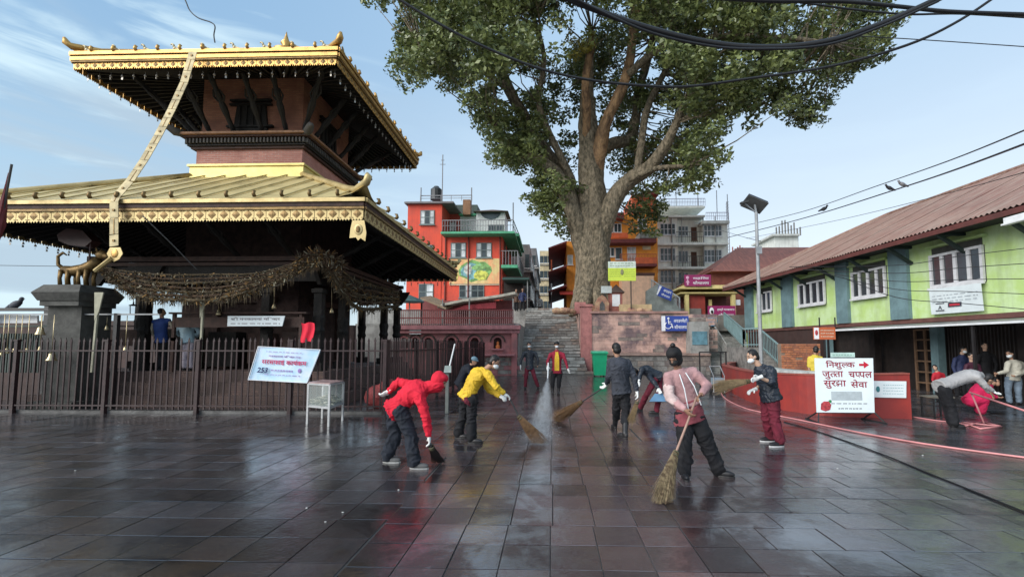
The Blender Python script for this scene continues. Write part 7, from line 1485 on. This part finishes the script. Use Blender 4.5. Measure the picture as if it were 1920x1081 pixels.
person('person in a loose crimson garment crouching behind the bent grey figure', 9.7, dict(head=(1866, 715, .1), neck=(1855, 722), pel=(1822, 748), shL=(1846, 723, .16), elL=(1852, 738, .0), wrL=(1864, 742, -.1), shR=(1850, 728, -.16), elR=(1856, 742, -.2), wrR=(1868, 744, -.2), hipL=(1820, 752, .1), hipR=(1822, 752, -.1), knL=(1846, 746, .1), anL=(1836, 768, .1), knR=(1846, 748, -.15), anR=(1838, 770, -.12)), (.8, -.2, -.4), mat('crimson_shawl', (.50, .01, .07), rough=.85, var=.3), mat('crimson_shawl', (.5, .01, .07)), det=2, bulk=1.35, legw=1.4)
person('person in a cream sweater and washed jeans holding out an arm at the right edge', 10.6, dict(head=(1893, 664), neck=(1900, 675), pel=(1900, 706), shL=(1890, 681, -.1), elL=(1887, 696, -.2), wrL=(1870, 700, -.35), shR=(1914, 681, .1), elR=(1918, 698, -.1), wrR=(1902, 704, -.3), hipL=(1892, 710), hipR=(1908, 710), knL=(1890, 730, -.05), anL=(1893, 753), knR=(1909, 731, -.05), anR=(1911, 753)), (-.9, -.4, -.1), CREAM, JEAN, mask=MASKW, det=3, hairm='long', bulk=1.15)
person('tall person in black standing at the back of the dark shop front', 11.8, dict(head=(1846, 648), neck=(1848, 659), pel=(1850, 702), shL=(1835, 667), elL=(1831, 684), wrL=(1834, 698, -.1), shR=(1862, 667), elR=(1868, 684), wrR=(1866, 698, -.1), hipL=(1843, 706), hipR=(1856, 706), knL=(1842, 724), anL=(1842, 743), knR=(1858, 724), anR=(1858, 743)), (-.3, -.9, -.1), BLACKC, BLACKC, det=3, skin=SKINW)
person('person in a dark blue jacket standing left of the tall person in black', 12.2, dict(head=(1806, 656), neck=(1804, 666), pel=(1801, 703), shL=(1791, 673), elL=(1787, 688), wrL=(1792, 700, -.1), shR=(1814, 673), elR=(1818, 687), wrR=(1812, 698, -.15), hipL=(1795, 706), hipR=(1807, 706), knL=(1795, 722), anL=(1796, 740), knR=(1807, 722), anR=(1808, 740)), (.4, -.8, -.2), mat('dark_blue_jacket', (.025, .035, .10), var=.3), BLACKC, det=3, skin=SKINW, mask=MASKW)
person('person in a dark maroon top between the blue jacket and the tall person in black', 11.4, dict(head=(1821, 668), neck=(1822, 679), pel=(1824, 712), shL=(1812, 685), elL=(1808, 699), wrL=(1812, 709, -.15), shR=(1834, 685), elR=(1839, 698), wrR=(1834, 708, -.15), hipL=(1818, 715), hipR=(1830, 715), knL=(1818, 732), anL=(1818, 748), knR=(1830, 732), anR=(1830, 748)), (-.2, -.9, -.2), mat('dark_plum', (.06, .012, .03)), BLACKC, det=3, skin=SKINW, size=.92)
person('child in a red top standing at the left of the group in the shop front', 11.2, dict(head=(1753, 689), neck=(1758, 697), pel=(1762, 721), shL=(1751, 701), elL=(1749, 711), wrL=(1750, 719, -.1), shR=(1768, 701), elR=(1771, 711), wrR=(1768, 719, -.1), hipL=(1758, 724), hipR=(1767, 724), knL=(1758, 736), anL=(1758, 749), knR=(1767, 736), anR=(1767, 749)), (-.8, -.6, 0), mat('child_red', (.45, .015, .03)), BLACKC, det=3, size=.72, skin=SKINW)
person('person in a yellow shirt turned away behind the low red wall', 12.3, dict(head=(1529, 656), neck=(1528, 666), pel=(1527, 700), shL=(1518, 671), elL=(1516, 685), wrL=(1518, 698, -.1), shR=(1539, 671), elR=(1542, 684), wrR=(1538, 696, -.1), hipL=(1522, 704), hipR=(1533, 704), knL=(1522, 722), anL=(1522, 740), knR=(1533, 722), anR=(1533, 740)), (.2, .9, 0), mat('lemon_shirt', (.65, .50, .06), var=.2), NAVY, det=3, eyes=False, bare=1)
person('person in blue sleeveless vest with pale sleeves in the temple veranda', 12.75, zf=None, kf=1.04, J=dict(head=(304, 585, .1), neck=(304, 596), pel=(303, 636), shL=(290, 603), elL=(284, 619), wrL=(290, 632, .1), shR=(316, 601), elR=(326, 615, .05), wrR=(334, 626, .2), hipL=(297, 640), hipR=(309, 640), knL=(297, 664), anL=(297, 688), knR=(309, 664), anR=(309, 688)), face=(.5, .8, -.1), top=mat('royal_blue_vest', (.02, .055, .22), var=.3), low=BLACKC, det=3, vest=mat('beige_sleeve', (.42, .36, .27)), eyes=False, bulk=1.15)
person('stooping person in a pale blue shirt beside the blue vest in the temple veranda', 12.6, zf=None, kf=1.04, J=dict(head=(356, 602, .35), neck=(354, 606, .18), pel=(352, 639), shL=(337, 611, .05), elL=(330, 622, .1), wrL=(338, 630, .25), shR=(368, 611, .05), elR=(374, 622, .1), wrR=(368, 632, .25), hipL=(346, 642), hipR=(358, 642), knL=(346, 664), anL=(346, 688), knR=(358, 664), anR=(358, 688)), face=(.1, .8, -.6), top=mat('pale_blue_shirt', (.30, .42, .48), var=.15), low=mat('pale_lilac_trousers', (.42, .36, .40)), det=3, eyes=False, bulk=1.2)
person('person in a blue shirt climbing the side stairs', 25.3, zf=None, J=dict(head=(1335, 585), neck=(1335.5, 590), pel=(1336, 608), shL=(1330, 593), elL=(1328, 601), wrL=(1329, 607, .1), shR=(1342, 593), elR=(1344, 601), wrR=(1343, 607, .1), hipL=(1333, 610), hipR=(1339, 610), knL=(1333, 618), anL=(1333, 626), knR=(1339, 618), anR=(1339, 627)), face=(.0, 1, 0), top=mat('azure_shirt', (.03, .28, .48), var=.2), low=mat('brown_trousers', (.06, .05, .045)), det=3, eyes=False, bulk=1.15)
person('person in dark blue standing at the top of the central stairs', 28.2, zf=None, J=dict(head=(980, 543), neck=(980, 548), pel=(979, 563), shL=(975, 551), elL=(973, 557), wrL=(975, 563, -.1), shR=(985, 551), elR=(987, 557), wrR=(985, 563, -.1), hipL=(977, 565), hipR=(982, 565), knL=(977, 572), anL=(976, 580), knR=(982, 572), anR=(983, 580)), face=(0, -1, 0), top=mat('ink_blue', (.02, .03, .09)), low=BLACKC, det=3)
person('person in brown behind the terrace railing left of the stair top', 28.6, zf=None, J=dict(head=(968, 544), neck=(968, 549), pel=(968, 564), shL=(963, 552), elL=(961, 558), wrL=(963, 564, -.1), shR=(973, 552), elR=(975, 558), wrR=(973, 564, -.1), hipL=(966, 566), hipR=(970, 566), knL=(966, 573), anL=(966, 581), knR=(970, 573), anR=(970, 581)), face=(0.3, -1, 0), top=mat('brown_coat', (.10, .05, .03)), low=BLACKC, det=3)
person('pedestrian in a white top far up the street above the stairs', 33, zf=None, J=dict(head=(1012, 556), neck=(1012, 560), pel=(1012, 573), shL=(1008, 562), elL=(1006, 568), wrL=(1007, 573, -.1), shR=(1016, 562), elR=(1018, 568), wrR=(1017, 573, -.1), hipL=(1010, 574), hipR=(1014, 574), knL=(1010, 580), anL=(1010, 586), knR=(1014, 580), anR=(1014, 586)), face=(0, -1, 0), top=mat('white_top', (.5, .5, .5)), low=BLACKC, det=3)
person('crouching dark clothed person with a blue-grey cap behind the yellow jacket, beside the railing', 10.4, dict(head=(889, 677, -.05), neck=(882, 684), pel=(862, 716), shL=(878, 688, .15), elL=(884, 704, .1), wrL=(893, 712, 0), shR=(878, 691, -.15), elR=(884, 706, -.2), wrR=(894, 714, -.2), hipL=(861, 719, .08), hipR=(864, 720, -.08), knL=(868, 738, .1), anL=(861, 757, .1), knR=(871, 739, -.1), anR=(866, 759, -.08)), (.8, -.3, -.3), NAVY, BLACKC, cap=mat('slate_cap', (.12, .20, .25)), det=3, size=.95)
# ---- brooms
STRAW = mat('dry_straw', (.34, .26, .15), rough=.9, var=.4, scale=20, col2=(.15, .10, .06)); STRAWD = mat('wet_brown_straw', (.17, .095, .045), rough=.8, var=.4, scale=20); STICK = mat('bamboo_stick', (.36, .22, .17), rough=.6, var=.3, scale=8); BIND = mat('binding_cord', (.10, .09, .05))
def broom(label, h0, h1, tip, spread, n_, sm, bm, curve=.06, wid=.035, flat=.45, gravity=.05):
    t = thing('broom', label, 'broom', tip); h0, h1, tip = Vector(h0), Vector(h1), Vector(tip); d = (tip-h1); L_ = d.length; dn = d.normalized()
    if (h1-h0).length > .03: build('handle', MB().tube([h0, h0.lerp(h1, .5)+Vector((.006, 0, .004)), h1, h1+dn*.12], [.014, .015, .016, .014], 8), sm, t, smooth=True)
    a = dn.cross(Vector((0, 1, 0))).normalized(); b = dn.cross(a); rr = random.Random(int(L_*1e4)); q = MB()
    for i in range(n_):
        ang = rr.random()*2*PI; k = math.sqrt(rr.random()); o = a*math.cos(ang)*k+b*math.sin(ang)*k*flat; le = L_*rr.uniform(.78, 1.06)
        p0 = h1+o*wid; p1 = h1+dn*le*.5+o*(wid+spread*.38); p2 = h1+dn*le+o*spread+a*rr.uniform(-1, 1)*curve+Vector((0, 0, -gravity*k)); p2.z = max(p2.z, .012); p1.z = max(p1.z, .02)
        q.tube([p0, p1, p2], [.0034, .003, .0012], 3, cap=False)
    build('bristles', q, bm, t, kind='stuff'); q = MB()
    for k in (.02, .09): q.tube([h1+dn*(k*L_), h1+dn*(k*L_+.02)], wid*1.12, 12)
    build('binding', q, BIND, t); return t
A0 = _at0; y_ = jP['haR'].y
broom('long straw broom with wide bristles held by the woman in pink', A0(1306, 744, y_), A0(1268, 846, y_-.12), gnd(1238, 943), .12, 520, STICK, STRAW, curve=.06)
y_ = jB['haL'].y; broom('brown straw broom lying against the wet stones right of the water jet', A0(1137, 722, y_), A0(1092, 752, y_+.55), gnd(1040, 788), .17, 300, mat('dark_stick', (.05, .05, .05)), STRAWD)
y_ = jY['haR'].y; broom('brown straw broom below the yellow jacketed person, swept into the wet', A0(952, 741, y_), A0(972, 779, y_+.1), gnd(1015, 832), .14, 300, mat('dark_stick', (.05, .05, .05)), STRAWD)
y_ = jM['haL'].y; broom('straw broom held level by the man in the black padded jacket', A0(1412, 713, y_-.1), A0(1406, 714, y_-.1), A0(1338, 724, y_-.25), .09, 260, STICK, mat('tan_straw', (.34, .24, .13), var=.3, scale=20), gravity=.02)
y_ = jR['haR'].y; broom('small dark hand brush held by the person in red', A0(805, 828, y_), A0(808, 836, y_), gnd(825, 868), .07, 160, mat('dark_stick', (.05, .05, .05)), mat('dark_bristle', (.04, .03, .03)))
y_ = jB['haR'].y; broom('pale straw broom carried by the person in the blue-grey coat at the right hand', A0(1197, 745, y_), A0(1195, 752, y_), A0(1182, 790, y_-.1), .05, 130, STICK, mat('tan_straw', (.34, .24, .13)))
# ---- dustpans
dp = thing('dustpan', 'blue plastic dustpan held by the stooping person in maroon trousers', 'dustpan', at(1234, 750, 9.15)); a = lambda x, y, d=0: _at0(x, y, jS['haR'].y+.02+d)
BLUP = mat('blue_plastic', (.12, .24, .38), rough=.35); build('pan', MB().hexa([a(1217, 752, -.1), a(1251, 752, -.1), a(1251, 753, .25), a(1217, 753, .25), a(1228, 737, 0), a(1243, 737, 0), a(1243, 738, .12), a(1228, 738, .12)]), BLUP, dp); build('handle', MB().tube([a(1236, 738), a(1237, 730)], .02, 8), WHITE, dp)
dp = thing('long_handled_dustpan', 'metal dustpan with a long white handle leaning near the railing corner', 'dustpan', (at(838, 745, 10).x, at(838, 745, 10).y, 0)); a = lambda x, y, d=0: at(x, y, 10+d)
build('handle', MB().tube([a(853, 644), a(842, 690)], .018, 8), WHITE, dp); build('box', MB().hexa([a(832, 698, -.1), a(846, 698, -.1), a(846, 698, .15), a(832, 698, .15), a(834, 685, -.1), a(846, 685, -.1), a(846, 685, .1), a(834, 685, .1)]), mat('grey_green_tin', (.38, .45, .43), rough=.4, metal=.4), dp); build('support', MB().beam(a(839, 698), (a(839, 698).x, a(839, 698).y, 0), .08), mat('dull_metal', (.12, .13, .12)), dp)
# ---- pressure washer
pw = thing('pressure_washer', 'dark pressure washer machine on a small frame at the left end of the red wall', 'machine', (gnd(1342, 736).x, 16.4, 0)); x = pw.location.x
build('tank', MB().bx(x-.17, x+.17, 16.4, 16.75, .30, .55), mat('washer_blue', (.22, .28, .33), rough=.4), pw); build('motor', MB().tube([(x-.15, 16.55, .18), (x+.18, 16.55, .18)], .13, 12), DARK, pw)
for s2 in (-1, 1): build('wheel', MB().tube([(x+s2*.21, 16.6, .12), (x+s2*.26, 16.6, .12)], .12, 14), DARK, pw); build('frame_side', MB().tube([(x+s2*.19, 16.4, .05), (x+s2*.19, 16.4, .62), (x+s2*.19, 16.8, .95)], .015, 6), GAL, pw)
build('handle_bar', MB().beam((x-.19, 16.8, .95), (x+.19, 16.8, .95), .03), GAL, pw)
fr_ = thing('black_frame', 'plain black square metal frame standing before the terrace wall left of the red wall', 'frame', (_at0(1352, 690, 20).x, 20, 0)); x = fr_.location.x
for s2 in (0, .22): build('post', MB().beam((x+s2, 20, 0), (x+s2, 20, 1.42), .05), DARK, fr_)
build('top_bar', MB().beam((x-.9, 20, 1.4), (x+.25, 20, 1.4), .05), DARK, fr_); build('post', MB().beam((x-.9, 20, 0), (x-.9, 20, 1.4), .05), DARK, fr_)
# ---- hoses
HOSE = mat('pink_hose', (.62, .25, .25), rough=.4, var=.2, scale=3, spec=.5)
def hose(label, pts, r, m, name='hose'):
    P = [gnd(x, y, r) for x, y in pts]; path = smooth_path(P, 6); return single(name, MB().tube(path, r, 8), m, label, 'hose' if name == 'hose' else 'cable', loc=path[len(path)//2], smooth=True)
hose('pink water hose curving from the red wall across the paving to the right edge', [(1352, 722), (1352, 735), (1362, 748), (1395, 764), (1440, 775), (1500, 787), (1600, 808), (1700, 826), (1800, 841), (1960, 862)], .017, HOSE)
hose('short pink hose lying from the red wall end to the hose frame', [(1712, 781), (1750, 787), (1790, 792), (1822, 797)], .015, HOSE)
hose('thin black cable lying on the paving below the pink hose', [(1470, 790), (1520, 804), (1580, 824), (1660, 853), (1740, 886), (1820, 918), (1960, 975)], .011, BLK, 'cable')
hf = thing('hose_stand', 'pink painted pipe stand with a triangular base and a raised pipe at the right', 'stand', gnd(1845, 797)); a_ = gnd(1800, 793, .02); b_ = gnd(1878, 798, .02); c_ = gnd(1822, 802, .02); d_ = gnd(1845, 790, .02); top_ = _at0(1822, 738, d_.y)
for p, q_ in ((gnd(1803, 791, .02), gnd(1878, 799, .02)), (gnd(1803, 791, .02), gnd(1838, 803, .02)), (gnd(1838, 803, .02), gnd(1878, 799, .02)), (gnd(1845, 791, .02), gnd(1878, 799, .02)), (gnd(1845, 790, .02), gnd(1808, 798, .02))): build('base_pipe', MB().tube([p, q_], .016, 8), HOSE, hf, smooth=True)
build('upright', MB().tube([gnd(1845, 793, .02), top_], .018, 8), HOSE, hf, smooth=True); build('raised_pipe', MB().tube([_at0(1818, 735, d_.y), _at0(1920, 769, d_.y-.9), _at0(1960, 782, d_.y-1.2)], .021, 8), HOSE, hf, smooth=True)
# ---- lance and water jet
ln = thing('spray_lance', 'white spray lance with a dark nozzle held by the person in crimson', 'lance', _at0(1027, 710, jC['wrL'].y-.3)); n0, n1 = _at0(1028, 680, jC['wrL'].y-.1), _at0(1027, 709, jC['wrL'].y-.45); build('tube', MB().tube([n0, n1], .022, 8), WHITE, ln); build('nozzle', MB().lathe(n1-Vector((0, 0, .04)), [(.06, 0), (.06, .04)], 10), DARK, ln)
SPR = bpy.data.materials.new('water_spray_mist'); SPR.use_nodes = True; n = SPR.node_tree.nodes; l = SPR.node_tree.links; n.remove(n['Principled BSDF'])
vol = n.new('ShaderNodeVolumePrincipled'); vol.inputs['Color'].default_value = (.95, .97, 1, 1); vol.inputs['Anisotropy'].default_value = .2
g_ = n.new('ShaderNodeNewGeometry'); no_ = n.new('ShaderNodeTexNoise'); no_.inputs['Scale'].default_value = 3.2; no_.inputs['Detail'].default_value = 3; mpp = n.new('ShaderNodeMapping'); mpp.inputs['Scale'].default_value = (2.2, .5, 1); l.new(g_.outputs['Position'], mpp.inputs[0]); l.new(mpp.outputs[0], no_.inputs['Vector'])
mr_ = n.new('ShaderNodeMapRange'); l.new(no_.outputs[0], mr_.inputs[0]); mr_.inputs[1].default_value = .38; mr_.inputs[2].default_value = .66; mr_.inputs[3].default_value = .25; mr_.inputs[4].default_value = 1.0
tgt = gnd(1012, 826); tgt.z = .06; ax_ = (tgt-n1); AL_ = ax_.length; ax_.normalize()
def vm(op, *a):
    t = n.new('ShaderNodeVectorMath'); t.operation = op
    for i, x in enumerate(a):
        if isinstance(x, (tuple, list, Vector)): t.inputs[i].default_value = tuple(x)
        elif isinstance(x, float): t.inputs[3].default_value = x
        else: l.new(x, t.inputs[3 if (op == 'SCALE' and i == 1) else i])
    return t
def ma(op, *a):
    t = n.new('ShaderNodeMath'); t.operation = op; t.use_clamp = False
    for i, x in enumerate(a):
        if isinstance(x, (int, float)): t.inputs[i].default_value = x
        else: l.new(x, t.inputs[i])
    return t.outputs[0]
rel = vm('SUBTRACT', g_.outputs['Position'], n1).outputs[0]; along = vm('DOT_PRODUCT', rel, ax_).outputs['Value']; prj = vm('SCALE', ax_, along).outputs[0]
per = vm('LENGTH', vm('MULTIPLY', vm('SUBTRACT', rel, prj).outputs[0], (1.0, 1.0, 1.7)).outputs[0]).outputs['Value']; tt = ma('DIVIDE', along, AL_); wd_ = ma('MULTIPLY_ADD', tt, .34, .035)
fo = ma('MAXIMUM', ma('SUBTRACT', 1.0, ma('DIVIDE', per, wd_)), 0.0); fo = ma('POWER', fo, 1.6); th_ = ma('DIVIDE', 4.2, ma('MULTIPLY_ADD', tt, 3.2, .45))
fin = ma('MULTIPLY', ma('MULTIPLY', fo, th_), ma('MULTIPLY', mr_.outputs[0], 2.2)); fad = ma('MINIMUM', ma('MULTIPLY', ma('SUBTRACT', 1.12, tt), 4.0), 1.0); fin = ma('MULTIPLY', fin, ma('MAXIMUM', fad, 0.0))
l.new(fin, vol.inputs['Density']); l.new(vol.outputs[0], n['Material Output'].inputs['Volume'])
q = MB(); k = 9
rings = []
for i in range(k):
    t_ = 1.12*i/(k-1); c = n1+(tgt-n1)*t_; w = .045+.36*t_; hz = .04+.22*t_; rings.append((c, Vector((w, 0, 0)), Vector((0, .15, 1)).normalized()*hz))
loft(q, rings, 16)
for v in q.v: v.z = max(v.z, .006)
sp_ = thing('water_jet', 'fanned white jet of water striking the paving in the middle of the square', 'water spray', tgt); build('mist_cone', q, SPR, sp_, kind='stuff')
q = MB(); rr = random.Random(5); DROP = mat('white_water', (.85, .88, .90), rough=.25, var=.05)
for i in range(5200):
    t_ = rr.random()**.75; c = n1.lerp(tgt, t_); w = .03+.30*t_; x_ = rr.gauss(0, .45)*w; c = c+Vector((x_, rr.gauss(0, .1), rr.gauss(0, .35)*(.03+.05*t_))); dv = (tgt-n1).normalized()*rr.uniform(.02, .06)+Vector((x_*.1, 0, 0)); c.z = max(.012, c.z); r1 = rr.uniform(.0015, .0042); e = Vector((r1, 0, 0)); g1 = Vector((0, r1*.4, r1)); q.add([c-e, c+e, c+dv+g1], [(0, 1, 2)])
for i in range(700):
    a_ = rr.random()*2*PI; rad = abs(rr.gauss(0, .45)); c = tgt+Vector((math.cos(a_)*rad*.9, math.sin(a_)*rad*1.3, abs(rr.gauss(0, .05)))); c.z = max(.01, c.z); r1 = rr.uniform(.001, .003); q.add([c+Vector((-r1, 0, 0)), c+Vector((r1, 0, 0)), c+Vector((0, 0, r1*2))], [(0, 1, 2)])
build('droplets', q, DROP, sp_, kind='stuff')
# litter on the paving
q0 = None
for i, (x, y) in enumerate(((141, 882), (747, 918), (643, 960), (610, 978), (1233, 812), (1730, 853), (575, 952), (1570, 878))):
    c = gnd(x, y, .004); q = MB().ell(c+Vector((0, 0, .003)), .013, .009, .004, n=7, k=5)
    for v in q.v: v += Vector(noise.noise_vector(v*60))*.004
    single('litter', q, mat('white_scrap', (.6, .6, .58)), ['white scrap on the paving at the far left', 'white scrap right of the red jacket person\'s feet', 'white scrap left of the centre near the bottom', 'white scrap lowest in the picture', 'white scrap behind the pink sweater woman', 'white scrap right of the standing sign legs', 'faint white scrap in the left half', 'white scrap right of the maroon trousered man'][i], 'litter', group='white scraps on the paving')
q = MB(); c = Vector((_at0(716, 700, 12.4).x, 12.4, .3))
q.ell(c, .45, .3, .35); q.ell(c+Vector((.2, 0, .25)), .3, .25, .25)
for v in q.v: v += Vector(noise.noise_vector(v*4))*.08
single('red_bundle', q, mat('dull_red_cloth', (.32, .06, .06), var=.4, scale=4), 'dull red cloth bundle behind the railing near its corner', 'bundle')
